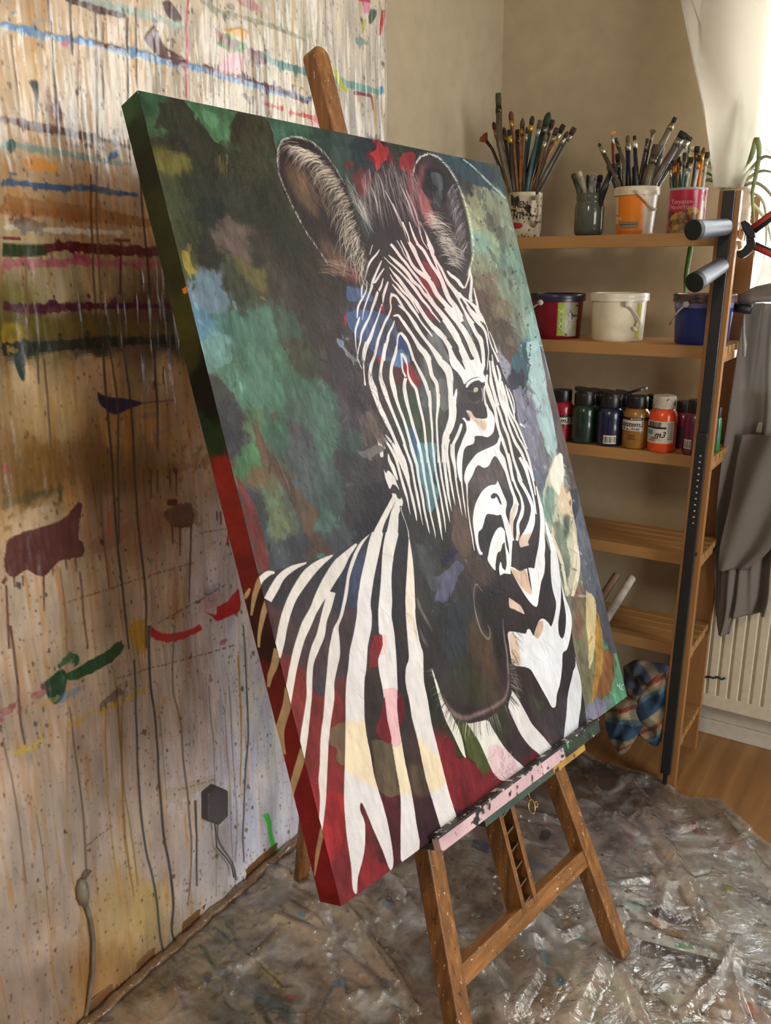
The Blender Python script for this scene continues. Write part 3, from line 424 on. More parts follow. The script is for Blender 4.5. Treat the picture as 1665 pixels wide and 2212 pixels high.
     (F5, [[(245, 130, 12), (265, 230, 42), (310, 320, 54), (345, 420, 44), (375, 500, 14)], [(420, 870, 10), (440, 960, 9), (485, 1080, 7), (520, 1200, 9), (530, 1290, 12)],
      [(245, 0, 26), (310, 110, 36), (360, 230, 38), (400, 370, 36), (440, 520, 36), (475, 640, 38), (505, 740, 28), (530, 870, 16), (550, 970, 6)], [(300, 0, 32), (350, 100, 36), (400, 220, 36), (450, 330, 44), (500, 430, 60), (540, 590, 34), (570, 710, 36), (600, 840, 36), (625, 960, 26), (640, 1060, 10)],
      [(350, 0, 44), (410, 120, 54), (460, 240, 64), (500, 380, 50), (530, 480, 30)], [(455, 0, 26), (510, 130, 32), (560, 270, 36), (590, 420, 32), (615, 560, 32), (645, 700, 36), (675, 860, 30), (700, 1000, 16), (725, 1120, 5)],
      [(550, 0, 32), (590, 140, 38), (640, 280, 38), (660, 430, 36), (690, 590, 36), (720, 740, 36), (740, 880, 32), (770, 1030, 28), (800, 1160, 20), (818, 1240, 5)], [(660, 0, 38), (700, 150, 36), (730, 330, 36), (755, 500, 32), (785, 660, 32), (810, 830, 26), (830, 960, 22), (860, 1090, 22), (890, 1220, 14), (900, 1300, 4)],
      [(755, 0, 26), (790, 180, 26), (820, 340, 30), (850, 510, 28), (880, 680, 30), (905, 800, 30), (935, 950, 36), (960, 1100, 32), (975, 1210, 20), (995, 1330, 5)], [(855, 0, 22), (880, 200, 28), (905, 390, 28), (935, 550, 30), (965, 700, 22), (995, 880, 24), (1020, 1030, 20), (1035, 1150, 12), (1040, 1220, 4)],
      [(925, 0, 22), (950, 200, 26), (975, 400, 30), (1005, 580, 28), (1040, 750, 32), (1065, 900, 22), (1085, 1000, 14), (1098, 1080, 4)], [(990, 0, 22), (1010, 200, 32), (1035, 380, 36), (1060, 560, 42), (1080, 720, 32), (1105, 840, 16), (1125, 930, 4)],
      [(1045, 0, 46), (1050, 150, 36), (1080, 320, 38), (1105, 480, 26), (1130, 630, 26), (1155, 760, 14), (1172, 860, 4)], [(1135, 0, 62), (1135, 150, 62), (1165, 320, 38), (1180, 480, 24), (1205, 650, 22), (1235, 800, 20), (1255, 910, 12), (1270, 990, 4)],
      [(1240, 140, 76), (1230, 280, 74), (1250, 420, 38), (1265, 580, 20), (1285, 740, 22), (1305, 880, 14), (1325, 1030, 4)]]),
     (F6, [[(720, 190, 24), (705, 300, 44), (740, 430, 64), (790, 580, 54), (830, 700, 40), (850, 830, 44), (880, 960, 34), (930, 1100, 44), (970, 1220, 38), (1010, 1360, 36), (1040, 1500, 36), (1080, 1665, 44)],
      [(745, 0, 12), (760, 160, 22), (770, 300, 44), (810, 440, 38), (850, 600, 38), (900, 750, 36), (940, 880, 36), (1000, 1030, 38), (1040, 1180, 36), (1070, 1320, 32), (1110, 1450, 36), (1150, 1560, 38), (1190, 1665, 40)],
      [(780, 0, 16), (800, 140, 26), (850, 300, 38), (880, 450, 38), (920, 600, 44), (970, 730, 36), (1010, 880, 36), (1060, 1020, 36), (1110, 1140, 42), (1150, 1200, 42), (1200, 1290, 38), (1240, 1400, 36), (1270, 1530, 36), (1300, 1665, 36)],
      [(850, 60, 20), (890, 200, 36), (900, 350, 36), (930, 480, 32), (960, 600, 42), (1000, 720, 32), (1060, 850, 36), (1110, 960, 30), (1150, 1060, 26), (1210, 1160, 26), (1270, 1290, 32), (1310, 1430, 30), (1340, 1560, 30), (1360, 1665, 30)],
      [(920, 280, 16), (950, 420, 38), (980, 520, 32), (1010, 650, 36), (1060, 760, 30), (1120, 860, 30), (1170, 980, 26), (1220, 1100, 22), (1270, 1220, 18)], [(970, 330, 12), (1010, 470, 28), (1050, 590, 28), (1080, 700, 22), (1100, 800, 14)], [(1010, 380, 10), (1060, 490, 18), (1090, 600, 18), (1100, 720, 12)], [(1170, 870, 30), (1240, 920, 10)],
      [(60, 0, 60), (130, 90, 84), (200, 190, 100), (212, 340, 70), (216, 500, 76), (230, 620, 90), (230, 780, 90), (190, 920, 90), (140, 1030, 60), (110, 1120, 36), (110, 1250, 26), (130, 1380, 26), (155, 1665, 26)],
      [(365, 870, 30), (340, 950, 42), (300, 1050, 44), (250, 1150, 44), (235, 1250, 54), (245, 1350, 54), (270, 1480, 36), (290, 1620, 24)], [(170, 1080, 80), (150, 1200, 50), (160, 1330, 44), (190, 1480, 30), (205, 1665, 22)]])]
    for fr, L in T:
        strokes(S, fr, L, (238, 232, 228), h=.6)
    # pink glaze over the forehead stripes
    poly(S, F1, [(560, 200), (900, 0), (1250, 60), (1420, 600), (1300, 900), (1150, 1000), (900, 800), (500, 1000), (430, 620)], (240, 212, 210), a=.8, soft=8*res/800, mode='bright')
    poly(S, F5, [(560, 0), (880, 0), (960, 600), (860, 940), (740, 760)], (200, 226, 232), a=.6, soft=4*res/800, mode='bright')
    wh = (246, 244, 244)
    poly(S, F3, [(830, 870), (870, 1000), (960, 1090), (1040, 1200), (1075, 1290), (1120, 1280), (1200, 1210), (1330, 1180), (1400, 1260), (1425, 1180), (1390, 1110), (1415, 1000), (1400, 850), (1300, 860), (1180, 900), (1000, 900)], wh, h=.5)
    for w in ([(870, 700), (960, 660), (1000, 800), (1050, 930), (1098, 1058), (1020, 960), (930, 830)], [(990, 480), (1060, 500), (1120, 640), (1172, 878), (1120, 760), (1060, 640)], [(1250, 650), (1310, 660), (1350, 780), (1362, 900), (1352, 960), (1310, 800)], [(780, 540), (900, 560), (990, 700), (960, 780), (860, 650)]):
        poly(S, F3, w, (84, 76, 78))
    poly(S, F3, [(890, 1080), (960, 1100), (1040, 1220), (1060, 1300), (1000, 1420), (930, 1480), (905, 1560), (890, 1400), (900, 1240)], (86, 78, 80), rough=.2)
    strokes(S, F3, [[(950, 1370, 20), (940, 1450, 44), (920, 1540, 56)], [(1110, 1340, 34), (1160, 1270, 44), (1230, 1222, 44), (1320, 1205, 44), (1380, 1240, 50), (1400, 1190, 44)]], wh, h=.4)
    strokes(S, F3, [[(1080, 1300, 8), (1150, 1235, 10), (1220, 1195, 12), (1310, 1175, 8)], [(1110, 1400, 10), (1170, 1320, 22), (1250, 1290, 26), (1360, 1290, 20), (1410, 1310, 10)]], (48, 42, 46))
    poly(S, F3, [(1120, 1390), (1200, 1330), (1310, 1330), (1350, 1400), (1330, 1520), (1240, 1560), (1150, 1500)], (58, 48, 48), soft=2*res/800)
    poly(S, F3, [(1240, 1350), (1295, 1345), (1300, 1400), (1260, 1425), (1230, 1400)], (206, 198, 178))
    strokes(S, F3, [[(1130, 1400, 10), (1180, 1400, 14), (1230, 1420, 8)], [(1150, 1560, 6), (1260, 1600, 8), (1350, 1540, 6)]], (140, 130, 128))
    poly(S, F6, [(370, 800), (400, 785), (440, 830), (480, 820), (470, 760), (430, 690), (490, 700), (540, 780), (620, 800), (680, 800), (720, 770), (705, 620), (722, 600), (745, 660), (790, 720), (820, 800), (820, 900), (800, 990), (740, 1050), (700, 1055), (640, 1040), (560, 1040), (540, 1060), (545, 1090), (520, 1150), (440, 1180), (400, 1230), (380, 1330), (365, 1450), (355, 1560), (365, 1665), (340, 1665), (312, 1560), (295, 1420), (305, 1300), (340, 1190), (390, 1060), (430, 960), (420, 870), (390, 820)], wh, h=.5)
    poly(S, F6, [(430, 690), (500, 710), (550, 790), (640, 815), (700, 840), (710, 900), (690, 960), (640, 950), (560, 860), (480, 790)], (226, 196, 172), soft=2*res/800)
    strokes(S, F6, [[(640, 380, 8), (660, 470, 10), (650, 560, 6)], [(680, 350, 20), (684, 500, 16), (710, 620, 20)]], (226, 222, 222))
    # cheek arches
    poly(S, F6, [(890, 1040), (905, 1100), (890, 1230), (960, 1340), (990, 1470), (1010, 1560), (1040, 1665), (1075, 1780), (1120, 1900), (1160, 2000), (1120, 1960), (1060, 1850), (1000, 1665), (970, 1560), (920, 1450), (880, 1380), (830, 1320), (790, 1350), (740, 1450), (670, 1480), (600, 1445), (560, 1480), (520, 1570), (470, 1665), (430, 1720), (400, 1650), (400, 1590), (430, 1480), (500, 1370), (580, 1280), (700, 1220), (790, 1180), (850, 1140), (870, 1090)], wh, h=.5)
    strokes(S, F7, [[(96, 190, 22), (104, 260, 14), (106, 340, 7), (112, 440, 8), (128, 560, 9), (146, 660, 9), (162, 770, 5)], [(415, 130, 20), (440, 220, 18), (470, 310, 16), (488, 400, 40), (472, 470, 54), (456, 540, 30), (460, 640, 18), (470, 690, 14)],
        [(430, 0, 16), (450, 80, 14), (462, 170, 16), (490, 260, 18), (528, 340, 16), (545, 420, 24), (533, 490, 30), (506, 560, 22), (508, 640, 26), (498, 690, 20)], [(500, 130, 16), (520, 210, 26), (560, 280, 26), (600, 360, 26), (624, 440, 28), (616, 540, 50), (588, 620, 60), (552, 690, 70), (560, 735, 70)],
        [(520, 30, 22), (560, 110, 20), (590, 200, 20), (615, 290, 18), (635, 380, 14), (650, 480, 10)], [(570, 60, 14), (610, 160, 14), (635, 260, 12), (645, 330, 8)], [(650, 260, 8), (670, 350, 18), (690, 440, 28), (700, 540, 34), (698, 640, 40), (695, 740, 54), (680, 840, 64), (668, 952, 74)],
        [(725, 540, 8), (745, 620, 24), (775, 720, 34), (800, 830, 44), (815, 952, 46)]], wh, h=.5)
    poly(S, F7, [(345, 215), (360, 245), (390, 320), (418, 390), (410, 470), (440, 560), (462, 680), (458, 770), (450, 900), (430, 900), (438, 780), (425, 690), (405, 600), (385, 520), (370, 485), (345, 490), (290, 480), (255, 490), (225, 590), (195, 625), (195, 700), (210, 765), (226, 785), (225, 800), (200, 795), (175, 720), (160, 620), (150, 530), (165, 420), (210, 320), (270, 258), (330, 245)], wh, h=.5)
    poly(S, F7, [(375, 580), (400, 610), (405, 690), (385, 720), (370, 770), (345, 790), (330, 870), (325, 925), (270, 850), (275, 790), (300, 680), (340, 600)], wh, h=.5)
    strokes(S, F7, [[(398, 610, 10), (408, 720, 10), (424, 800, 24), (432, 880, 30), (425, 952, 50)], [(370, 860, 8), (372, 910, 30), (392, 952, 60)]], wh, h=.4)
    poly(S, F7, [(290, 340), (310, 315), (340, 320), (360, 350), (378, 405), (360, 392), (338, 345), (322, 355), (300, 357)], (70, 62, 66))
    poly(S, F7, [(440, 500), (480, 400), (498, 420), (480, 480), (466, 560), (466, 690), (455, 620)], (232, 208, 194), mode='bright')
    poly(S, F7, [(505, 640), (560, 640), (620, 640), (600, 760), (520, 755)], (228, 202, 184), mode='bright')
    poly(S, F8, [(620, 0), (665, 0), (665, 120), (640, 200), (625, 300), (612, 372), (585, 370), (540, 320), (490, 240), (440, 150), (415, 90), (440, 90), (490, 120), (525, 100), (560, 90), (590, 95), (615, 60)], wh, h=.5)
    poly(S, F8, [(415, 90), (480, 115), (530, 110), (570, 250), (560, 290), (500, 240), (440, 150)], (226, 192, 164), soft=1)
    poly(S, F8, [(535, 90), (545, 90), (572, 255), (560, 220), (545, 150)], (62, 54, 56))
    poly(S, F8, [(710, -20), (752, -20), (780, 150), (815, 300), (858, 420), (865, 530), (835, 680), (800, 720), (795, 820), (780, 940), (757, 1020), (752, 1080), (745, 1112), (720, 1115), (690, 1060), (650, 990), (600, 900), (550, 830), (440, 805), (420, 750), (405, 650), (400, 565), (470, 565), (525, 575), (540, 545), (560, 545), (590, 590), (620, 490), (655, 465), (690, 490), (715, 520), (740, 440), (750, 350), (725, 250), (712, 130)], (234, 234, 238), h=.5)
    poly(S, F8, [(785, 180), (800, 300), (822, 440), (815, 560), (795, 612), (770, 570), (768, 480), (785, 350)], (60, 52, 56))
    poly(S, F8, [(400, 565), (440, 580), (470, 650), (490, 790), (440, 800), (420, 740)], (226, 196, 170), soft=2)
    poly(S, F8, [(620, 490), (655, 480), (650, 560), (615, 610), (590, 580)], (218, 180, 150))
    poly(S, F8, [(405, 310), (450, 340), (490, 370), (520, 430), (480, 415), (440, 395), (408, 380)], (228, 196, 172))
    poly(S, F8, [(410, 85), (440, 90), (500, 120), (620, 40), (600, 100), (560, 92), (540, 90)], (60, 52, 54), a=.0)
    # small neck piece and the pair of stripes that starts at the throat
    poly(S, F5, [(185, 345), (215, 400), (240, 365), (290, 400), (340, 470), (365, 540), (402, 640), (350, 575), (320, 560), (300, 560), (270, 622), (230, 540), (200, 450)], (226, 220, 214), h=.5)
    poly(S, F5, [(290, 680), (350, 690), (375, 745), (415, 760), (425, 735), (450, 800), (435, 860), (405, 850), (410, 920), (390, 980), (385, 1150), (370, 1290), (340, 1400), (320, 1500), (300, 1665), (175, 1665), (200, 1450), (220, 1250), (250, 1100), (280, 960), (330, 830), (345, 790), (300, 880), (240, 1000), (190, 1110), (150, 1260), (110, 1430), (75, 1580), (65, 1665), (-40, 1665), (0, 1370), (50, 1200), (110, 1080), (180, 950), (250, 820), (300, 720)], (226, 222, 214), h=.5)
    # left ear
    poly(S, C1, [(1020, 460), (1035, 410), (1080, 385), (1150, 380), (1230, 410), (1300, 470), (1370, 560), (1420, 640), (1460, 740), (1500, 860), (1540, 960), (1565, 1060), (1560, 1160), (1520, 1280), (1400, 1240), (1330, 1150), (1270, 1060), (1200, 960), (1150, 870), (1110, 790), (1080, 700), (1040, 620), (1022, 540)], (58, 44, 42), soft=1.5*res/800)
    poly(S, C1, [(1090, 520), (1150, 560), (1230, 680), (1270, 800), (1240, 850), (1150, 760), (1080, 600)], (112, 86, 62), soft=6*res/800)
    poly(S, C1, [(1300, 960), (1430, 1100), (1450, 1200), (1370, 1180), (1290, 1050)], (112, 84, 70), soft=6*res/800)
    poly(S, C1, [(1400, 1180), (1500, 1160), (1520, 1240), (1440, 1240)], (120, 66, 60), soft=4*res/800)
    o = C1[0]; q = C1[1]
    def P1(x, y): return o[0]+x/q, o[1]+y/q
    spine = np.array([(1130, 440), (1240, 480), (1330, 560), (1400, 660), (1450, 760), (1480, 860), (1500, 960), (1540, 1060), (1540, 1160)], float)
    def earhair(rs):
        t = rs.rand()*7.99; i = int(t); a = spine[i]+(spine[i+1]-spine[i])*(t-i)
        L = 60+rs.rand()*150*(0.5+t/10); ang = math.radians(165-18*t*0.55+rs.randn()*14)
        x0, y0 = a+rs.randn(2)*10; return (*P1(x0, y0), *P1(x0+math.cos(ang)*L, y0+abs(math.sin(ang))*L*0.9), 0.12+rs.rand()*.15)
    hairs(S, rs, 420, earhair, (190, 165, 130), (244, 236, 224), (0.6, 1.4), (.35, .95))
    def earhair2(rs):
        x, y = 1100+rs.rand()*150, 540+rs.rand()*230; x += (y-540)*.4
        return (*P1(x, y), *P1(x+40+rs.rand()*40, y+110), .05)
    hairs(S, rs, 120, earhair2, (140, 105, 75), (190, 150, 110), (.6, 1.0), (.2, .6))
    def earhair3(rs):
        x, y = 1360+rs.rand()*150, 1120+rs.rand()*100
        return (*P1(x, y), *P1(x-60-rs.rand()*60, y-40+rs.rand()*40), .1)
    hairs(S, rs, 90, earhair3, (150, 100, 80), (230, 205, 180), (.6, 1.1), (.3, .7))
    out = np.array([(1330, 1150), (1270, 1060), (1200, 960), (1150, 870), (1110, 790), (1060, 680), (1030, 600), (1020, 520), (1024, 450), (1050, 395), (1110, 372), (1170, 378), (1240, 408), (1310, 470), (1380, 570), (1430, 660)], float)
    for i in range(len(out)-1):
        for _ in range(44):
            t = rs.rand(); a = out[i]+(out[i+1]-out[i])*t; d = out[i+1]-out[i]; d /= np.hypot(*d); nn = np.array([-d[1], d[0]])
            L = 8+rs.rand()*22*(1.3 if 5 < i < 13 else .6)
            b = a-nn*L*(1 if True else 0)*-1*0.6+d*L*.8
            S.stroke([(*P1(*a), .9), (*P1(*b), .3)], (232, 228, 218), a=.2+.5*rs.rand())
    # right ear
    poly(S, C2, [(820, 290), (840, 240), (890, 212), (950, 230), (1010, 290), (1060, 370), (1100, 470), (1130, 570), (1150, 680), (1158, 800), (1140, 900), (1090, 950), (1050, 920), (980, 860), (940, 780), (900, 700), (860, 620), (830, 520), (815, 420), (815, 340)], (60, 46, 50), soft=1.5*res/800)
    poly(S, C2, [(835, 330), (860, 280), (900, 260), (880, 340), (860, 420), (880, 520), (950, 620), (900, 640), (850, 540), (825, 430)], (150, 78, 84), soft=4*res/800)
    poly(S, C2, [(850, 400), (880, 440), (950, 600), (910, 630), (860, 540)], (216, 110, 108), soft=2.5*res/800, rough=.3)
    poly(S, C2, [(880, 300), (960, 290), (1010, 370), (1010, 480), (950, 500), (890, 420)], (28, 24, 30), soft=4*res/800)
    poly(S, C2, [(910, 320), (970, 320), (990, 390), (940, 400)], (84, 90, 98), rough=.8, h=1.0)
    poly(S, C2, [(950, 420), (985, 430), (970, 520), (945, 480)], (96, 96, 104), rough=.6, h=.8)
    o2 = C2[0]; 
    def P2(x, y): return o2[0]+x/2.775, o2[1]+y/2.775
    def eh4(rs):
        t = rs.rand(); x = 880+t*160+rs.randn()*14; y = 560+t*300+rs.randn()*20
        return (*P2(x, y), *P2(x+30+rs.rand()*90, y-10+rs.rand()*60), -.15)
    hairs(S, rs, 260, eh4, (170, 150, 140), (240, 230, 210), (.7, 1.5), (.3, .95))
    def eh5(rs):
        t = rs.rand(); x = 1060+t*80+rs.randn()*10; y = 380+t*380
        return (*P2(x, y), *P2(x-20-rs.rand()*40, y+50+rs.rand()*60), .1)
    hairs(S, rs, 130, eh5, (130, 110, 120), (225, 215, 215), (.6, 1.3), (.2, .8))
    out2 = np.array([(815, 420), (812, 340), (825, 270), (860, 222), (910, 206), (965, 230), (1020, 290), (1070, 370), (1110, 470), (1140, 570), (1160, 680), (1170, 790), (1150, 890)], float)
    for i in range(len(out2)-1):
        for _ in range(44):
            t = rs.rand(); a = out2[i]+(out2[i+1]-out2[i])*t; d = out2[i+1]-out2[i]; d /= np.hypot(*d); nn = np.array([d[1], -d[0]])
            L = 8+rs.rand()*20; b = a+nn*L*.6+d*L*.7
            S.stroke([(*P2(*a), 1.0), (*P2(*b), .3)], (236, 232, 224), a=.35+.6*rs.rand())
    # splashes above the mane
    poly(S, C2, [(400, 250), (440, 240), (450, 290), (400, 290)], (116, 52, 50), soft=2)
    poly(S, C2, [(440, 320), (520, 300), (560, 360), (520, 480), (470, 400)], (128, 56, 56), soft=4*res/800, rough=.3)
    poly(S, C2, [(640, 140), (665, 170), (700, 210), (690, 240), (610, 260), (530, 230), (540, 180), (600, 190)], (110, 34, 40), rough=.4)
    poly(S, C2, [(540, 195), (580, 185), (605, 130), (640, 165), (665, 150), (655, 240), (610, 262), (595, 310), (575, 270), (575, 230)], (206, 40, 44), n=2, h=1.2, rough=.5)
    poly(S, C2, [(725, 230), (780, 190), (825, 205), (815, 270), (805, 340), (800, 440), (775, 320), (735, 300)], (176, 40, 50), rough=.2, h=.5)
    poly(S, C2, [(760, 330), (810, 340), (830, 560), (870, 660), (800, 560)], (140, 44, 54), soft=3*res/800)
    def mane(rs):
        t = rs.rand(); x = 500+t*330; y = 300+rs.rand()*260-60*math.sin(t*3.1); dx = (x-640)*.05
        return (*P2(x, y), *P2(x+18+t*26, y+70+rs.rand()*110), .03)
    hairs(S, rs, 330, mane, (110, 90, 90), (226, 214, 212), (.5, 1.3), (.2, .8))
    def mane2(rs):
        t = rs.rand(); x = 400+t*130; y = 350+t*190+rs.randn()*26
        return (*P2(x, y), *P2(x+40+rs.rand()*30, y+90+rs.rand()*60), .05)
    hairs(S, rs, 80, mane2, (160, 150, 146), (236, 228, 222), (.4, 1.1), (.4, .9))
    for x0, y0, x1, y1, ww in [(640, 420, 740, 640, 9), (690, 500, 780, 740, 7), (560, 400, 600, 560, 6), (730, 380, 830, 640, 8), (600, 320, 640, 470, 5), (770, 420, 860, 680, 8)]:
        S.stroke([(*P2(x0, y0), ww/2.775*.4), (*P2((x0+x1)/2+8, (y0+y1)/2), ww/2.775), (*P2(x1, y1), .8)], (220, 206, 206), a=.85)
    # whiskers and fine hairs round the chin
    def P6(x, y): return C6[0][0]+x/3.202, C6[0][1]+y/3.202
    chin = np.array([(270, 930), (330, 1120), (400, 1250), (470, 1310), (560, 1320), (660, 1285), (760, 1220), (815, 1130), (810, 1000), (800, 880)], float)
    for i in range(len(chin)-1):
        for _ in range(16):
            t = rs.rand(); a = chin[i]+(chin[i+1]-chin[i])*t; cvec = a-np.array([560, 1000]); cvec /= np.hypot(*cvec)
            L = 50+rs.rand()*70; b = a+cvec*L*np.array([.7, 1])+np.array([0, 20]); dark = rs.rand() < .5
            S.stroke([(*P6(*a), .9), (*P6(*((a+b)/2+rs.randn(2)*4)), .7), (*P6(*b), .3)], (40, 36, 38) if dark else (206, 200, 190), a=.75)
    for _ in range(60):
        x, y = 800+rs.rand()*60, 560+rs.rand()*560; dk = x > 800
        S.stroke([(*P6(x, y), .8), (*P6(x+30+rs.rand()*30, y+50+rs.rand()*30), .3)], (60, 52, 52) if y < 930 else (180, 172, 166), a=.6)
    # loose scribbled hairs beside the face and throat
    for _ in range(150):
        x, y = 745+rs.rand()*70, 740+rs.rand()*230; x += (y-740)*.12
        S.stroke([(x, y, .8), (x+rs.randn()*4+4, y+8, .8), (x+rs.randn()*6+8, y+16+rs.rand()*12, .4)], (44, 38, 42) if rs.rand() < .6 else (150, 142, 144), a=.55)
    S.poly([(735, 740), (752, 760), (770, 775), (765, 782), (748, 770)], (200, 204, 214), a=.7, rough=.6)
    S.poly([(725, 730), (738, 735), (742, 752), (730, 745)], (150, 172, 206), rough=.4)
    S.poly([(745, 676), (748, 690), (746, 706), (742, 690)], (190, 40, 46), h=1)
    S.poly([(774, 977), (800, 970), (816, 960), (832, 972), (806, 984), (786, 990)], (128, 122, 116), rough=.3)
    S.poly([(788, 885), (806, 900), (826, 938), (834, 948), (822, 962), (808, 940)], (128, 108, 98), rough=.3)
    strokes(S, F1, [[(410, 600, 8), (470, 670, 14), (520, 760, 16), (545, 880, 12)]], (34, 24, 28), h=1.2)
    poly(S, F1, [(530, 920), (560, 900), (570, 980), (540, 1000)], (190, 30, 44), h=1.6)
    # dragged mottling everywhere, then fine raised knife lines on the background
    lum = S.col.mean(axis=2); kk = 1-np.clip((lum-150)/60, 0, 1)*.72
    S.col *= (1+(m1*.40+m2*.44)*kk)[..., None]
    g = S.col.mean(axis=2, keepdims=True); kd = (kk*.16)[..., None]; S.col = S.col*(1-kd)+g*kd
    S.col *= (1-.20*kk)[..., None]
    S.ht += relief*1.0+fbm(S.H, S.W, res*0.006, 61, 3)*1.1
    for _ in range(420):
        x, y = 320+rs.rand()*860, 260+rs.rand()*1250
        L = 14+rs.rand()*46; a = rs.randn()*.35+1.15; p = [(x, y, 1.2), (x+math.cos(a)*L*.5+rs.randn()*3, y+math.sin(a)*L*.5, 1.6), (x+math.cos(a)*L, y+math.sin(a)*L, .5)]
        S.stroke(p, (30, 28, 30), a=.12, h=1.1)
    for p in [[(575, 935), (600, 1000), (620, 1050)], [(600, 995), (625, 1060), (618, 1080)], [(555, 905), (568, 950), (585, 990)], [(615, 1100), (628, 1120), (632, 1150)], [(500, 800), (505, 850), (520, 880)], [(675, 920), (700, 950), (720, 965)], [(640, 975), (655, 990), (660, 1000)], [(700, 890), (715, 950), (732, 975)]]:
        S.stroke([(x, y, 2.4) for x, y in p], (96, 88, 84), a=.4, h=2.6)
    S.col = np.clip(S.col, 4, 250)
    return S

SIDE = """265 240 46 78 50|285 300 34 44 28|300 360 30 36 22|330 480 44 48 26|350 600 46 48 26|390 700 62 62 26|405 770 52 52 22|430 830 14 16 12|450 880 16 18 14|440 920 26 48 26|455 800 16 18 14|470 965 26 52 28|480 1000 140 42 38|500 1080 136 40 34|520 1160 128 38 32|535 1240 112 34 30|560 1320 62 32 28|590 1400 50 28 26|600 1480 110 32 30|625 1600 128 32 30|650 1700 132 32 34|680 1800 138 34 38|700 1900 140 34 38|720 1950 120 28 32"""
def paint_side(res):
    S = Surface(CV_TL-CV_N*CV_D, CV_N, -CV_U, CV_D, CV_H, res, 9)
    S.nz = fbm(S.H, S.W, res*0.03, 78, 5)
    S.col[:] = S.samples(_pd(SIDE), 6, 0.012, 13, 0.004)
    c = (206, 178, 140)
    strokes(S, C5, [[(260, 300, 40), (215, 340, 50), (180, 420, 40), (160, 500, 32), (145, 600, 14)], [(135, 405, 16), (112, 450, 32), (100, 480, 14)],
                    [(280, 450, 50), (240, 560, 44), (220, 640, 36), (202, 740, 26), (198, 830, 16)], [(335, 840, 56), (310, 960, 54), (280, 1040, 40), (268, 1115, 20)],
                    [(415, 1120, 56), (400, 1250, 64), (370, 1350, 64), (350, 1430, 64), (365, 1520, 40), (388, 1600, 14)], [(520, 1560, 50), (500, 1640, 56), (470, 1740, 56), (425, 1900, 44), (388, 2120, 40), (385, 2240, 34), (405, 2290, 14)]], c, h=.4)
    strokes(S, C7, [[(265, 540, 24), (240, 660, 20), (225, 770, 6)]], c)
    poly(S, C1, [(455, 1290), (520, 1245), (570, 1180), (530, 1270), (470, 1320)], (214, 120, 34))
    S.col *= (1+(fbm(S.H, S.W, res*.02, 5, 4)-.5)*.3)[..., None]
    S.col = np.clip(S.col, 4, 250); return S
# ------------------------------------------------------------------ paint on the left wall's sheet (plus a coloured-in daylight patch) and on the floor sheet
WX, BY = -1.365, 2.85
W6 = ((0, 0), 1.9588); W7 = ((0, 700), 2.3786); W8 = ((0, 1350), 2.3125); FC = ((180, 1700), 2.775); FR = ((1265, 1600), 3.615)
WALL = """50 50 196 168 128|200 100 204 180 146|400 100 208 190 156|600 50 204 190 158|750 100 208 194 166|800 250 205 195 172|60 250 208 184 146|150 230 226 208 176|300 300 212 192 158|100 300 198 170 130|150 430 182 148 104|50 430 178 144 100|250 450 184 154 112|50 520 178 158 114|200 600 174 154 114|100 620 176 158 118|50 700 98 88 36|150 700 94 80 42|300 700 104 80 54|50 745 48 52 38|200 740 50 50 40|350 735 54 54 44|50 800 194 166 118|200 800 190 158 114|350 800 186 158 118|100 900 190 158 104|250 930 168 134 84|350 920 176 142 98|80 1010 136 100 46|200 1000 132 98 62|300 1000 128 102 68|50 1050 128 98 52|350 1010 158 128 92|420 1000 182 158 128|60 1120 200 172 130|230 1120 172 142 108|330 1100 158 124 94|450 1150 212 198 188|60 1290 204 182 150|200 1280 200 174 140|350 1280 202 174 146|450 1250 218 208 202|100 1400 198 174 142|250 1420 202 178 146|400 1420 214 200 186|500 1420 240 240 244|520 1550 238 240 246|560 1620 238 240 248|100 1600 196 172 144|300 1600 204 186 162|400 1650 212 198 184|480 1650 238 234 236|100 1800 188 170 146|350 1850 196 178 158|420 1850 200 190 180|550 1750 232 232 240|100 2000 180 160 136|250 1980 184 154 104|300 1950 190 160 100|200 2100 164 124 72|100 2150 164 140 116|200 1800 192 172 148|650 300 206 190 160|650 800 200 184 160|700 1100 206 192 172|640 600 200 182 150"""  # sheet paint and dirt; bluish-white samples low on the right stand in for daylight
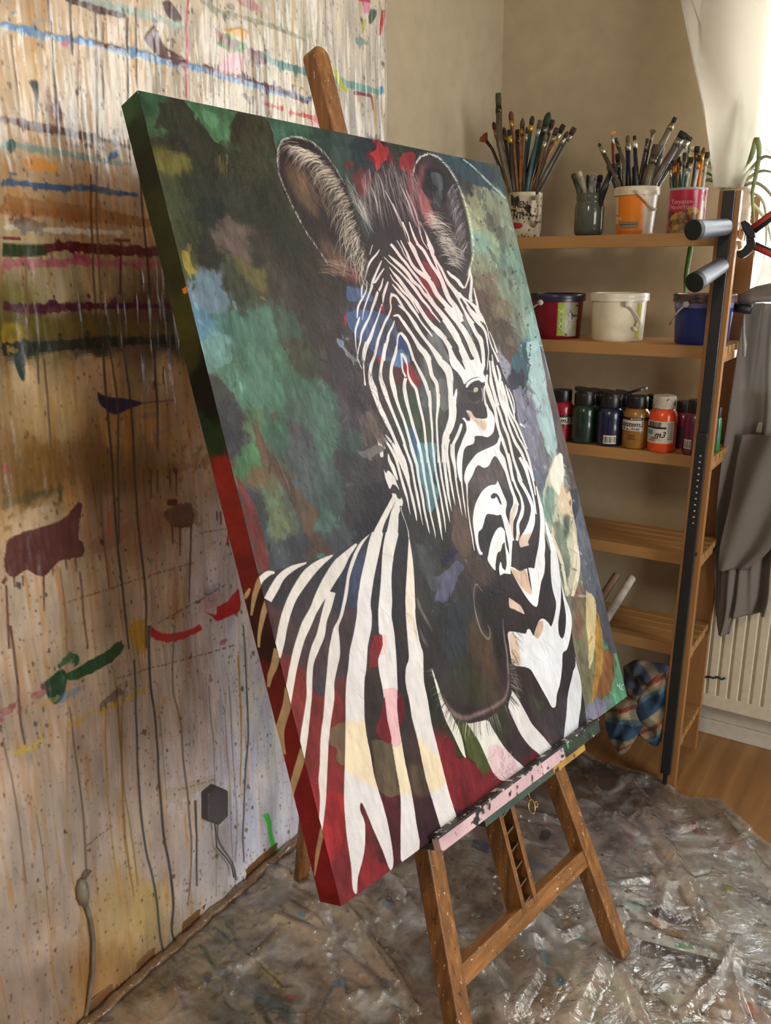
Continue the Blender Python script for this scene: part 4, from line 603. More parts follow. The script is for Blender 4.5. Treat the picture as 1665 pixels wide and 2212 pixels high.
def paint_wall(res):
    # origin at the lower left seen from the room: columns run away along +Y, rows run down
    S = Surface((WX+0.006, 0.35, 2.40), (0, 1, 0), (0, 0, -1), 2.115-0.35, 2.395, res, 21)
    S.nz = fbm(S.H, S.W, res*0.03, 177, 5, 1.0); rs = S.rs; r = res/400
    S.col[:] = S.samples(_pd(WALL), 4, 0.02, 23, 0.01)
    wash = fbm(S.H, S.W, res*.05, 90, 5, 2.5); streak = fbm(S.H, S.W, res*.010, 91, 3, 14.0)
    S.col *= (1+(wash-.5)*.42+(streak-.5)*.17)[..., None]
    S.col *= np.array([1.0, 1.0, 1.0])-np.clip(streak-.55, 0, .3)[..., None]*np.array([.3, .7, 1.3])
    st = lambda fr, p, c, **k: S.stroke(p, c, fr[0], fr[1], **k)
    rg = dict(rough=.35)
    st(W6, [(0, 105, 20), (120, 140, 28), (260, 170, 26), (380, 190, 26), (480, 215, 28), (600, 240, 32), (740, 275, 28), (850, 300, 22), (950, 335, 22), (1080, 370, 26), (1200, 400, 28), (1310, 430, 16)], (98, 142, 178), h=1, **rg)
    st(W6, [(380, 188, 12), (430, 200, 18), (500, 210, 10)], (86, 48, 46)); st(W6, [(850, 290, 8), (1000, 330, 10), (1150, 380, 12), (1300, 440, 14)], (96, 44, 50), rough=.5)
    S.poly([(600, 170), (640, 120), (670, 160), (700, 210), (760, 250), (775, 295), (700, 262), (620, 205)], (92, 56, 50), *W6, h=1, **rg)
    st(W6, [(330, 0, 22), (420, 25, 28), (520, 50, 38), (640, 80, 22), (760, 120, 16), (800, 130, 8)], (150, 170, 150), a=.85, **rg)
    st(W6, [(260, 0, 18), (380, 40, 22), (470, 65, 26), (530, 75, 12)], (78, 52, 48), **rg)
    S.poly([(680, 15), (710, 10), (760, 80), (740, 100), (700, 70)], (84, 62, 52), *W6)
    st(W6, [(830, 10, 8), (900, 50, 12), (980, 70, 12), (1060, 95, 16), (1130, 115, 16), (1230, 150, 12), (1300, 180, 8)], (122, 124, 92), a=.7, rough=.4)
    S.poly([(900, 190), (950, 140), (990, 180), (1030, 190), (1020, 220), (960, 228)], (92, 132, 72), *W6, **rg); S.poly([(930, 135), (1000, 125), (1035, 150), (1010, 172), (950, 150)], (216, 156, 62), *W6, h=.6)
    S.poly([(1030, 210), (1090, 225), (1120, 260), (1080, 280), (1040, 240)], (104, 52, 60), *W6, rough=.5)
    st(W6, [(1100, 240, 10), (1180, 280, 26), (1260, 300, 28), (1320, 320, 22)], (72, 120, 112), **rg); st(W6, [(1400, 345, 20), (1430, 350, 26), (1500, 370, 30), (1560, 385, 26), (1610, 400, 14)], (112, 152, 136), **rg)
    st(W6, [(1490, 395, 16), (1560, 410, 12)], (120, 46, 54)); st(W6, [(1560, 410, 8), (1565, 470, 4)], (120, 46, 54))
    S.poly([(920, 270), (960, 230), (1005, 240), (1005, 300), (930, 325)], (220, 164, 164), *W6, soft=2*r); S.poly([(245, 190), (285, 175), (275, 205)], (214, 120, 140), *W6)
    st(W6, [(785, 0, 6), (780, 130, 10), (785, 220, 14), (775, 300, 9), (775, 420, 9)], (190, 62, 74)); st(W6, [(1090, 440, 6), (1190, 465, 12)], (190, 80, 72), **rg); st(W6, [(1210, 480, 8), (1330, 505, 20), (1342, 535, 10)], (198, 56, 56), **rg)
    st(W6, [(1410, 300, 12), (1435, 360, 18), (1460, 388, 16)], (186, 182, 40)); st(W6, [(1538, 15, 22), (1542, 60, 26)], (216, 132, 152)); st(W6, [(1570, 45, 24), (1563, 75, 30), (1556, 105, 10)], (76, 92, 72)); st(W6, [(1608, 48, 14), (1600, 120, 14), (1596, 155, 4)], (182, 36, 48))
    st(W6, [(1510, 0, 20), (1555, 12, 10)], (190, 40, 80)); st(W6, [(1535, 85, 18), (1526, 145, 8)], (184, 182, 70)); st(W6, [(1600, 370, 16), (1604, 400, 16)], (60, 120, 160))
    st(W6, [(0, 505, 10), (60, 520, 32), (140, 540, 44), (250, 560, 34), (360, 580, 26), (450, 600, 18), (550, 630, 12)], (92, 64, 52), rough=.5); st(W6, [(0, 610, 18), (100, 625, 24), (220, 645, 20), (330, 665, 18), (460, 690, 16), (560, 700, 10)], (128, 150, 130), **rg)
    S.poly([(90, 682), (150, 668), (215, 700), (228, 726), (120, 722)], (216, 146, 60), *W6, **rg); S.poly([(450, 688), (460, 652), (495, 638), (498, 662)], (60, 112, 164), *W6); S.poly([(20, 600), (50, 595), (60, 640), (30, 645)], (50, 80, 70), *W6, **rg)
    S.poly([(115, 350), (150, 345), (160, 385), (152, 500), (145, 520), (138, 400)], (60, 60, 52), *W6); S.poly([(200, 440), (240, 430), (260, 500), (210, 520)], (110, 66, 60), *W6, soft=2*r, rough=.6)
    st(W6, [(0, 775, 20), (120, 785, 20), (250, 800, 22), (370, 800, 22), (480, 820, 22), (580, 830, 10)], (62, 88, 114), **rg)
    st(W6, [(0, 860, 70), (120, 880, 60), (250, 890, 60), (380, 910, 60), (500, 930, 50), (660, 950, 34)], (146, 98, 50), a=.8, rough=.45); st(W6, [(0, 890, 50), (200, 905, 40), (420, 930, 40)], (150, 92, 44), a=.6, rough=.5)
    st(W6, [(0, 965, 12), (200, 975, 12), (400, 985, 12), (520, 990, 6)], (206, 196, 170), **rg)
    st(W6, [(0, 1060, 56), (100, 1065, 54), (190, 1060, 46)], (50, 62, 36)); st(W6, [(180, 1055, 40), (300, 1045, 34), (450, 1060, 44), (680, 1072, 34)], (82, 26, 28), **rg); st(W6, [(0, 1010, 10), (80, 1015, 12)], (110, 40, 40)); st(W6, [(470, 1020, 12), (540, 1022, 12)], (110, 50, 50))
    st(W6, [(0, 1120, 30), (100, 1115, 34), (200, 1120, 30), (330, 1110, 24), (450, 1115, 24), (700, 1120, 22)], (166, 76, 92), a=.8, rough=.5)
    st(W6, [(0, 1240, 20), (60, 1260, 50), (160, 1280, 40)], (120, 116, 46), soft=5*r, a=.8)
    st(W6, [(0, 1300, 34), (150, 1312, 38), (280, 1300, 34), (400, 1297, 24), (740, 1297, 20)], (72, 30, 46), **rg)
    st(W7, [(0, 30, 90), (300, 30, 80), (600, 25, 70), (960, 25, 60)], (100, 88, 38), a=.8, rough=.5); S.poly([(0, 0), (90, 10), (130, 60), (60, 110), (0, 100)], (146, 122, 30), *W7, soft=3*r, rough=.5)
    st(W7, [(0, 140, 60), (100, 128, 66), (300, 112, 54), (600, 92, 40), (950, 88, 24)], (42, 46, 36), **rg)
    S.poly([(60, 150), (110, 150), (120, 270), (104, 292), (72, 220)], (44, 60, 52), *W7); S.poly([(488, 350), (540, 375), (640, 385), (715, 408), (640, 440), (580, 466), (520, 430), (495, 400)], (50, 46, 68), *W7, h=.8)
    st(W7, [(715, 405, 5), (880, 392, 4)], (50, 46, 60))
    st(W7, [(0, 860, 110), (150, 800, 100), (300, 765, 90), (450, 700, 70), (600, 725, 80), (700, 750, 60), (900, 740, 44), (1090, 695, 20)], (122, 90, 44), a=.7, soft=3*r, rough=.6)
    st(W7, [(0, 930, 40), (150, 880, 30), (320, 840, 20)], (70, 66, 40), soft=2*r, a=.6, rough=.5)
    S.poly([(420, 1140), (560, 1060), (700, 1000), (850, 960), (930, 930), (992, 960), (985, 1020), (900, 1040), (840, 1040), (780, 1105), (700, 1060), (640, 1090), (600, 1130), (500, 1175)], (152, 112, 84), *W7, a=.75, rough=.2)
    S.poly([(830, 970), (900, 925), (960, 930), (970, 1025), (880, 1040)], (98, 72, 58), *W7, a=.85, rough=.2); S.poly([(850, 900), (895, 900), (890, 930), (850, 930)], (90, 62, 50), *W7)
    S.poly([(20, 1110), (100, 1070), (200, 1040), (320, 990), (380, 920), (408, 930), (382, 1080), (414, 1140), (400, 1190), (300, 1210), (200, 1290), (120, 1260), (60, 1300), (12, 1250)], (94, 54, 48), *W7, rough=.12, h=.6)
    for x, y, L in [(60, 1290, 60), (105, 1290, 55), (205, 1280, 190), (250, 1230, 60), (320, 1200, 60), (370, 1190, 80), (870, 1030, 100), (905, 1030, 160), (960, 1030, 400), (770, 750, 150), (800, 750, 120), (860, 745, 100), (890, 745, 140), (1095, 960, 50), (1115, 960, 70)]:
        st(W7, [(x, y, 10), (x+2, y+L*.6, 8), (x+3, y+L, 5)], (90, 60, 48), a=.85)
    st(W7, [(550, 960, 18), (552, 1030, 22), (545, 1080, 10)], (190, 84, 64), a=.8, rough=.5); st(W7, [(1155, 1075, 10), (1150, 1135, 14)], (170, 34, 48), rough=.4); S.poly([(0, 720), (20, 735), (15, 755), (0, 750)], (180, 40, 50), *W7)
    for fr, a, b, n in ((W7, (295, 1432), (975, 1224), 40), (W7, (1000, 1072), (1160, 1048), 12), (W8, (560, 265), (1160, 100), 34), (W7, (790, 1545), (1150, 1335), 10), (W8, (880, 820), (1050, 765), 10), (W8, (410, 1100), (560, 1000), 10), (W8, (0, 410), (70, 395), 4)):
        for k in range(n):
            t = (k+rs.rand()*.5)/n; x = a[0]+(b[0]-a[0])*t; y = a[1]+(b[1]-a[1])*t; dx = (b[0]-a[0])/n*.7; dy = (b[1]-a[1])/n*.7
            st(fr, [(x, y, 3+rs.rand()*6), (x+dx, y+dy, 3+rs.rand()*4)], (86, 68, 48), a=.8)
    st(W7, [(755, 1555, 18), (790, 1592, 34), (860, 1612, 40), (930, 1595, 34), (1022, 1555, 24)], (200, 30, 36), h=1, rough=.15); st(W7, [(755, 1550, 14), (775, 1570, 14)], (120, 26, 34))
    S.poly([(1025, 1470), (1095, 1492), (1100, 1450), (1160, 1420), (1212, 1358), (1226, 1400), (1226, 1470), (1160, 1500), (1100, 1524), (1075, 1500)], (204, 30, 38), *W7, h=1, n=2); S.poly([(1020, 1420), (1100, 1370), (1110, 1440), (1040, 1460)], (170, 90, 96), *W7, soft=5*r, a=.5)
    S.poly([(670, 1530), (740, 1520), (750, 1680), (690, 1665), (650, 1600)], (206, 158, 48), *W7, rough=.7)
    st(W8, [(592, 90, 40), (540, 140, 56), (460, 190, 60), (380, 232, 54), (300, 255, 30)], (32, 78, 38), h=1.2, rough=.1); S.poly([(200, 280), (260, 232), (295, 215), (312, 260), (300, 345), (258, 388), (218, 350)], (28, 70, 38), *W8, h=1.2)
    st(W8, [(275, 205, 14), (320, 150, 20), (370, 160, 20), (360, 195, 10)], (44, 92, 56), rough=.4)
    st(W8, [(470, 425, 18), (560, 395, 18), (660, 350, 18), (735, 310, 14)], (206, 172, 70), rough=.5); st(W8, [(60, 632, 22), (140, 605, 22), (195, 555, 14)], (204, 172, 70), rough=.5)
    st(W8, [(1318, 940, 30), (1335, 985, 24), (1342, 1030, 20), (1356, 1090, 24), (1372, 1132, 34)], (60, 214, 66), h=1); st(W8, [(1345, 1150, 22), (1340, 1165, 10)], (60, 200, 66))
    st(W8, [(820, 860, 70), (960, 800, 60), (1060, 760, 40)], (190, 172, 130), a=.5, rough=.5)
    drips = [(W8, [(655, 170, 10), (670, 400, 10), (690, 800, 11), (710, 1060, 11), (760, 1300, 11), (790, 1560, 10), (825, 1680, 8)], (62, 68, 72)), (W8, [(735, 0, 12), (745, 300, 13), (770, 500, 10), (800, 900, 12), (830, 1180, 12), (850, 1380, 12), (845, 1520, 12), (880, 1610, 10)], (58, 56, 54)),
             (W8, [(565, 300, 8), (590, 600, 11), (605, 850, 11), (620, 1100, 11), (660, 1350, 8)], (160, 118, 52)), (W8, [(600, 350, 8), (600, 700, 8), (640, 1000, 8), (680, 1300, 10)], (160, 130, 80)), (W8, [(40, 0, 12), (70, 250, 13), (85, 450, 13), (110, 590, 10)], (96, 66, 50)),
             (W8, [(860, 0, 7), (850, 300, 7), (880, 450, 7), (910, 700, 9), (930, 900, 9), (945, 1150, 9), (930, 1400, 6)], (120, 102, 86)), (W8, [(1210, 0, 7), (1230, 480, 9), (1215, 700, 9), (1210, 900, 9), (1208, 1180, 8)], (92, 88, 88)), (W8, [(1180, 150, 9), (1195, 500, 9), (1185, 800, 6)], (196, 156, 76)),
             (W8, [(325, 400, 8), (370, 700, 9), (400, 950, 9), (425, 1240, 9)], (112, 86, 64)), (W8, [(0, 560, 8), (60, 850, 9), (110, 1280, 8)], (126, 100, 74)), (W8, [(960, 870, 11), (975, 1300, 8)], (72, 60, 54)), (W8, [(1025, 300, 5), (1050, 700, 5), (1070, 1100, 5), (1065, 1350, 5)], (150, 140, 136)),
             (W8, [(1130, 300, 5), (1150, 650, 5), (1175, 1000, 5), (1165, 1180, 6)], (140, 136, 140)), (W8, [(1075, 990, 6), (1085, 1080, 7), (1150, 1180, 8), (1168, 1270, 8)], (70, 66, 68)), (W8, [(510, 400, 8), (520, 700, 8), (545, 1000, 8), (600, 1400, 8)], (186, 146, 70)), (W8, [(318, 300, 8), (318, 1000, 8), (350, 1250, 8), (420, 1500, 8)], (188, 146, 76)),
             (W7, [(180, 130, 10), (185, 310, 8)], (80, 60, 50)), (W7, [(215, 180, 9), (240, 500, 9), (245, 640, 6)], (84, 70, 50)), (W7, [(510, 100, 11), (535, 380, 12), (560, 640, 12), (580, 900, 12), (600, 1200, 12), (630, 1500, 11), (645, 1665, 10)], (66, 56, 46)), (W7, [(545, 100, 9), (590, 400, 10), (600, 800, 10), (605, 1130, 9)], (84, 66, 50)),
             (W7, [(620, 100, 9), (665, 480, 10), (690, 800, 11), (710, 1100, 11), (735, 1400, 10), (745, 1665, 10)], (70, 58, 48)), (W7, [(775, 80, 10), (795, 400, 10), (798, 640, 6)], (60, 52, 44)), (W7, [(825, 220, 9), (824, 310, 6)], (110, 76, 40)), (W7, [(20, 1340, 12), (35, 1665, 12)], (100, 66, 46)),
             (W7, [(390, 1270, 10), (410, 1500, 10), (435, 1665, 8)], (120, 84, 60)), (W7, [(290, 1250, 9), (310, 1500, 9), (320, 1700, 9)], (150, 112, 66)), (W7, [(505, 850, 8), (540, 1350, 8)], (120, 86, 60)), (W7, [(0, 1330, 24), (20, 1300, 14)], (120, 60, 44)),
             (W6, [(192, 0, 9), (215, 200, 9), (232, 420, 9), (240, 560, 5)], (84, 82, 72)), (W6, [(282, 0, 8), (296, 190, 10), (300, 240, 5)], (70, 66, 60)), (W6, [(395, 60, 8), (405, 500, 8), (400, 900, 8), (415, 1371, 8)], (104, 80, 60)), (W6, [(530, 80, 9), (535, 460, 8)], (84, 66, 54)), (W6, [(565, 40, 8), (570, 380, 9)], (80, 66, 50)),
             (W6, [(425, 100, 6), (430, 470, 6)], (110, 90, 66)), (W6, [(875, 80, 4), (880, 400, 4)], (120, 100, 84)), (W6, [(585, 740, 9), (600, 1000, 9), (620, 1250, 9)], (60, 46, 40)), (W6, [(375, 740, 8), (390, 1371, 8)], (80, 60, 46)), (W6, [(1370, 0, 3), (1372, 200, 3)], (110, 100, 84)), (W6, [(905, 0, 3), (900, 300, 4)], (120, 104, 80)),
             (W6, [(500, 1030, 8), (496, 1250, 8)], (80, 40, 36)), (W6, [(100, 1100, 8), (110, 1371, 8)], (120, 90, 60)), (W6, [(320, 0, 4), (325, 500, 4)], (130, 104, 80)), (W6, [(45, 150, 6), (80, 500, 6)], (110, 80, 50))]
    for fr, p, c in drips: st(fr, p, c, a=.9, h=.8)
    for _ in range(95):
        y0 = S.W*rs.rand(); z0 = S.H*rs.rand()**1.4*.8; L = res*(.08+rs.rand()**2*.8); w = res*(.0006+.0016*rs.rand()**2); k = rs.rand()
        c = (110, 84, 60) if k < .4 else (84, 74, 64) if k < .7 else (170, 132, 76) if k < .9 else (90, 100, 100)
        p = [(y0, z0, w), (y0+rs.randn()*res*.002, z0+L*.5, w), (y0+rs.randn()*res*.003, z0+L, w*.6)]
        S.fill(ribbon(p), c, .25+.55*rs.rand())
    pal = [(58, 48, 40), (72, 50, 40), (60, 62, 56), (90, 70, 50), (56, 70, 68), (120, 84, 50)]
    for i in range(13000):
        y0 = S.W*rs.rand(); z0 = S.H*rs.rand(); w = res*(.0007+.0017*rs.rand()**3); e = 1+rs.rand()**2*2
        c = pal[rs.randint(len(pal))]
        S.fill([(y0-w, z0), (y0-w*.6, z0-w*e), (y0+w*.6, z0-w*e), (y0+w, z0), (y0+w*.6, z0+w*e), (y0-w*.6, z0+w*e)], c, .35+.6*rs.rand())
    for i in range(150):
        y0 = S.W*rs.rand(); z0 = S.H*rs.rand(); w = res*(.003+.004*rs.rand()); c = pal[rs.randint(len(pal))]
        S.fill([(y0-w, z0), (y0-w*.5, z0-w*1.4), (y0+w, z0-w*.4), (y0+w*.5, z0+w*1.6)], c, .7)
    for i in range(70):
        y0 = S.W*rs.rand(); z0 = S.H*rs.rand()**1.3*.9; L = res*(.01+rs.rand()*.05); c = [(70, 110, 104), (200, 150, 60), (150, 60, 70), (80, 66, 60), (180, 200, 190), (96, 130, 160)][rs.randint(6)]
        S.fill(ribbon([(y0, z0, L*.2), (y0+L*.6, z0+rs.randn()*L*.15, L*.35), (y0+L*1.2, z0, L*.1)]), c, .6, rough=.7)
    S.ht += (streak-.5)*3.0+fbm(S.H, S.W, res*.02, 95, 3, 2)*1.0
    S.col = np.clip(S.col*np.array([.985, 1.0, 1.06]), 6, 246); return S
FLOOR = """650 1900 150 134 118|800 1900 150 138 128|900 1950 146 134 126|1000 1900 152 140 132|1050 1800 150 142 140|1100 1950 138 122 106|1200 1800 142 130 124|1250 1900 166 154 150|1350 1750 110 92 84|1300 1700 96 74 58|1400 1800 158 144 144|1500 1750 150 132 122|1450 1850 150 134 126|1550 1850 170 158 150|1600 1900 172 160 154|1660 1950 168 158 156|1500 1950 150 132 116|1600 2050 176 164 156|1450 2080 184 176 172|1550 2150 160 140 124|1660 2200 150 128 112|1400 2200 166 150 134|1300 2150 158 140 122|1200 2150 150 132 116|1200 2000 178 168 162|1100 2100 146 130 114|1050 2200 150 136 124|900 2100 140 124 104|800 2000 150 134 112|700 2000 158 142 118|600 2000 150 136 112|700 2150 128 108 84|850 2200 120 100 80|500 2150 96 94 80|400 2180 128 114 84|550 2080 112 104 80|480 2050 128 122 96|600 1950 120 104 84|300 2200 140 116 80|1250 2050 170 156 146|1380 1950 176 168 164|1000 2050 150 134 116|1650 1780 110 84 58|1560 1720 104 78 50"""
FX0, FX1, FY0, FY1 = WX+.004, 0.75, 0.55, 2.60
def paint_floor(res):
    S = Surface((FX0, FY1, 0.004), (1, 0, 0), (0, -1, 0), FX1-FX0, FY1-FY0, res, 31)
    S.nz = fbm(S.H, S.W, res*0.02, 277, 5); rs = S.rs; r = res/350
    S.col[:] = S.samples(_pd(FLOOR), 4, 0.03, 33, 0.015)
    S.col *= (1+(fbm(S.H, S.W, res*.06, 34, 6)-.5)*.9)[..., None]
    pal = [(50, 52, 60), (60, 52, 50), (44, 60, 64), (84, 66, 56), (96, 120, 130), (206, 200, 190), (180, 140, 70), (110, 60, 60), (90, 110, 140), (60, 90, 70)]
    for i in range(420):
        x, y = S.W*rs.rand(), S.H*rs.rand(); L = res*(.008+.05*rs.rand()**2); a = rs.rand()*6.28; c = pal[rs.randint(len(pal))]
        S.fill(ribbon([(x, y, L*.2), (x+math.cos(a)*L*.5, y+math.sin(a)*L*.5, L*.6), (x+math.cos(a)*L, y+math.sin(a)*L, L*.15)]), c, .3+.5*rs.rand(), rough=.7)
    for i in range(4200):
        x, y = S.W*rs.rand(), S.H*rs.rand(); w = res*(.0014+.006*rs.rand()**5); c = pal[rs.randint(5)] if rs.rand() < .75 else pal[rs.randint(len(pal))]
        S.fill([(x-w, y), (x, y-w), (x+w, y+rs.randn()*w*.5), (x, y+w)], c, .8)
    st = lambda fr, p, c, **k: S.stroke(p, c, fr[0], fr[1], **k)
    st(FC, [(800, 1120, 50), (880, 1150, 70), (960, 1230, 60), (1080, 1290, 70), (1180, 1350, 80), (1280, 1421, 90)], (38, 54, 60), rough=.5); S.poly([(690, 960), (740, 980), (770, 1060), (820, 1110), (780, 1110), (720, 1010)], (46, 74, 56), *FC)
    S.poly([(0, 1395), (150, 1395), (180, 1421), (0, 1430)], (36, 40, 40), *FC); S.poly([(720, 1140), (770, 1130), (775, 1180), (730, 1190)], (44, 38, 36), *FC, rough=.3)
    st(FC, [(1500, 1200, 40), (1550, 1180, 44), (1580, 1220, 34)], (52, 92, 160)); st(FC, [(1500, 1200, 20), (1460, 1280, 20), (1410, 1370, 22), (1380, 1421, 24)], (56, 62, 66), a=.9)
    S.poly([(1220, 1265), (1275, 1270), (1265, 1295), (1225, 1290)], (180, 70, 70), *FC); st(FC, [(790, 910, 60), (870, 920, 50)], (60, 76, 70), rough=.6); S.poly([(1290, 760), (1330, 770), (1325, 795), (1290, 785)], (60, 130, 160), *FC)
    st(FC, [(1060, 1060, 30), (1130, 1140, 50), (1210, 1130, 30)], (176, 160, 90), rough=.6); st(FC, [(1320, 1030, 20), (1260, 1120, 40)], (70, 54, 50), rough=.4)
    S.poly([(830, 645), (870, 680), (960, 755), (880, 762), (825, 712)], (116, 30, 44), *FR, n=2); st(FR, [(520, 1350, 50), (620, 1380, 90), (740, 1430, 90)], (62, 50, 66), rough=.3); st(FR, [(500, 1430, 40), (620, 1490, 70), (760, 1560, 60)], (188, 124, 72), rough=.5); st(FR, [(310, 1290, 50), (440, 1320, 60)], (128, 172, 188), rough=.4)
    S.poly([(1090, 1165), (1140, 1165), (1140, 1200), (1095, 1200)], (232, 196, 40), *FR); S.poly([(1085, 1115), (1110, 1115), (1108, 1145), (1085, 1140)], (226, 196, 50), *FR); st(FR, [(1280, 1210, 20), (1446, 1290, 40)], (50, 44, 60), rough=.4)
    st(FR, [(130, 520, 50), (260, 580, 50), (320, 610, 30)], (44, 52, 58), rough=.5); st(FR, [(550, 630, 40), (700, 770, 50)], (110, 110, 130), a=.6, rough=.5); st(FR, [(1060, 740, 30), (1150, 820, 60), (1220, 880, 30)], (186, 110, 96), a=.7, soft=3*r)
    st(FR, [(700, 1620, 50), (860, 1640, 40)], (60, 130, 80), rough=.2); st(FR, [(990, 1660, 40), (1030, 1650, 20)], (196, 160, 60)); st(FR, [(680, 1730, 50), (850, 1790, 30)], (50, 56, 60), rough=.5); S.poly([(1240, 2070), (1290, 2060), (1310, 2150), (1270, 2180)], (150, 76, 50), *FR, rough=.3); st(FR, [(1340, 2030, 60), (1440, 2100, 60)], (60, 80, 120), rough=.5)
    CE = ((880, 1560), 2.775)
    st(CE, [(390, 740, 50), (470, 770, 60), (550, 790, 40)], (74, 96, 150), rough=.4); st(CE, [(700, 830, 30), (840, 890, 30)], (96, 110, 160), a=.7, rough=.5); S.poly([(800, 670), (850, 660), (860, 700), (830, 730), (790, 710)], (44, 40, 44), *CE, rough=.4)
    st(CE, [(560, 1300, 30), (640, 1290, 50), (760, 1320, 30)], (80, 150, 160), a=.6, rough=.5); st(CE, [(810, 1340, 24), (840, 1480, 34)], (80, 160, 200), rough=.2); st(CE, [(900, 1560, 60), (950, 1590, 30)], (60, 130, 150), rough=.5); st(CE, [(1000, 1300, 30), (1100, 1310, 20)], (110, 170, 190), a=.7); st(CE, [(500, 905, 14), (520, 910, 20)], (110, 50, 50)); st(CE, [(1080, 1180, 20), (1030, 1220, 20)], (200, 196, 186)); st(CE, [(0, 945, 30), (30, 970, 40)], (206, 140, 50)); st(CE, [(510, 1030, 30), (540, 1045, 20)], (176, 150, 60))
    S.col = np.clip((S.col-130)*1.3+196, 10, 245); S.ht += fbm(S.H, S.W, res*.05, 39, 5)*3; return S
# ------------------------------------------------------------------ helpers
def put(name, me, mat=None, parent=None, kind=None, smooth=False):
    if mat is not None:
        for x in (mat if isinstance(mat, (list, tuple)) else [mat]): me.materials.append(x)
    if smooth: me.polygons.foreach_set('use_smooth', [True]*len(me.polygons))
    o = bpy.data.objects.new(name, me); COL.objects.link(o)
    if parent is not None: o.parent = parent; o.matrix_parent_inverse = parent.matrix_basis.inverted()
    if kind: o['kind'] = kind
    return o
def thing(name, label, cat, loc=(0, 0, 0), group=None):
    o = bpy.data.objects.new(name, None); COL.objects.link(o); o.location = loc; o.empty_display_size = 0.05
    o['label'] = label; o['category'] = cat
    if group: o['group'] = group
    return o
def tag(o, label, cat, group=None):
    o['label'] = label; o['category'] = cat
    if group: o['group'] = group
    return o
class MB:
    def __init__(s): s.v = []; s.f = []
    def add(s, V, F):
        n = len(s.v); s.v += [tuple(map(float, p)) for p in V]; s.f += [tuple(i+n for i in f) for f in F]; return s
    def hexa(s, P): return s.add(P, [(0, 3, 2, 1), (4, 5, 6, 7), (0, 1, 5, 4), (1, 2, 6, 5), (2, 3, 7, 6), (3, 0, 4, 7)])
    def box(s, x0, x1, y0, y1, z0, z1): return s.hexa([(x0, y0, z0), (x1, y0, z0), (x1, y1, z0), (x0, y1, z0), (x0, y0, z1), (x1, y0, z1), (x1, y1, z1), (x0, y1, z1)])
    def tube(s, pts, rad, n=10, cap=True, flat=1.0, up=None):
        P = [np.array(p, float) for p in pts]; R = rad if hasattr(rad, '__len__') else [rad]*len(P)
        base = len(s.v); prev = None
        for i, p in enumerate(P):
            t = P[min(i+1, len(P)-1)]-P[max(i-1, 0)]; t /= np.linalg.norm(t)+1e-12
            if prev is None:
                a = np.array(up if up is not None else ((0, 0, 1) if abs(t[2]) < .9 else (1, 0, 0)), float)
            else: a = prev
            a = a-t*(a@t); a /= np.linalg.norm(a)+1e-12; prev = a; b = np.cross(t, a)
            for k in range(n):
                th = 2*PI*k/n; s.v.append(tuple(p+a*math.cos(th)*R[i]*flat+b*math.sin(th)*R[i]))
        for i in range(len(P)-1):
            for k in range(n):
                q = base+i*n; k2 = (k+1) % n; s.f.append((q+k, q+k2, q+n+k2, q+n+k))
        if cap:
            s.f.append(tuple(base+k for k in range(n))[::-1]); s.f.append(tuple(base+(len(P)-1)*n+k for k in range(n)))
        return s
    def lathe(s, c, prof, n=28, axis=None):
        """prof = [(radius, height)...] round the vertical through c"""
        base = len(s.v)
        for r, z in prof:
            for k in range(n):
                th = 2*PI*k/n; s.v.append((c[0]+math.cos(th)*r, c[1]+math.sin(th)*r, c[2]+z))
        for i in range(len(prof)-1):
            for k in range(n):
                q = base+i*n; k2 = (k+1) % n; s.f.append((q+k, q+k2, q+n+k2, q+n+k))
        if prof[0][0] > 1e-5: s.f.append(tuple(base+k for k in range(n))[::-1])
        if prof[-1][0] > 1e-5: s.f.append(tuple(base+(len(prof)-1)*n+k for k in range(n)))
        return s
    def mesh(s, name='m'):
        me = bpy.data.meshes.new(name); me.from_pydata(s.v, [], s.f); me.validate(); me.update(); return me
    def obj(s, name, mat, parent=None, smooth=False, bevel=0.0, kind=None, auto=None):
        o = put(name, s.mesh(name), mat, parent, kind, smooth)
        if bevel:
            b = o.modifiers.new('bevel', 'BEVEL'); b.width = bevel; b.segments = 2; b.limit_method = 'ANGLE'
        if auto:
            bm = bmesh.new(); bm.from_mesh(o.data)
            for e in bm.edges: e.smooth = (len(e.link_faces) == 2 and e.calc_face_angle(0) < auto)
            bm.to_mesh(o.data); bm.free()
        return o
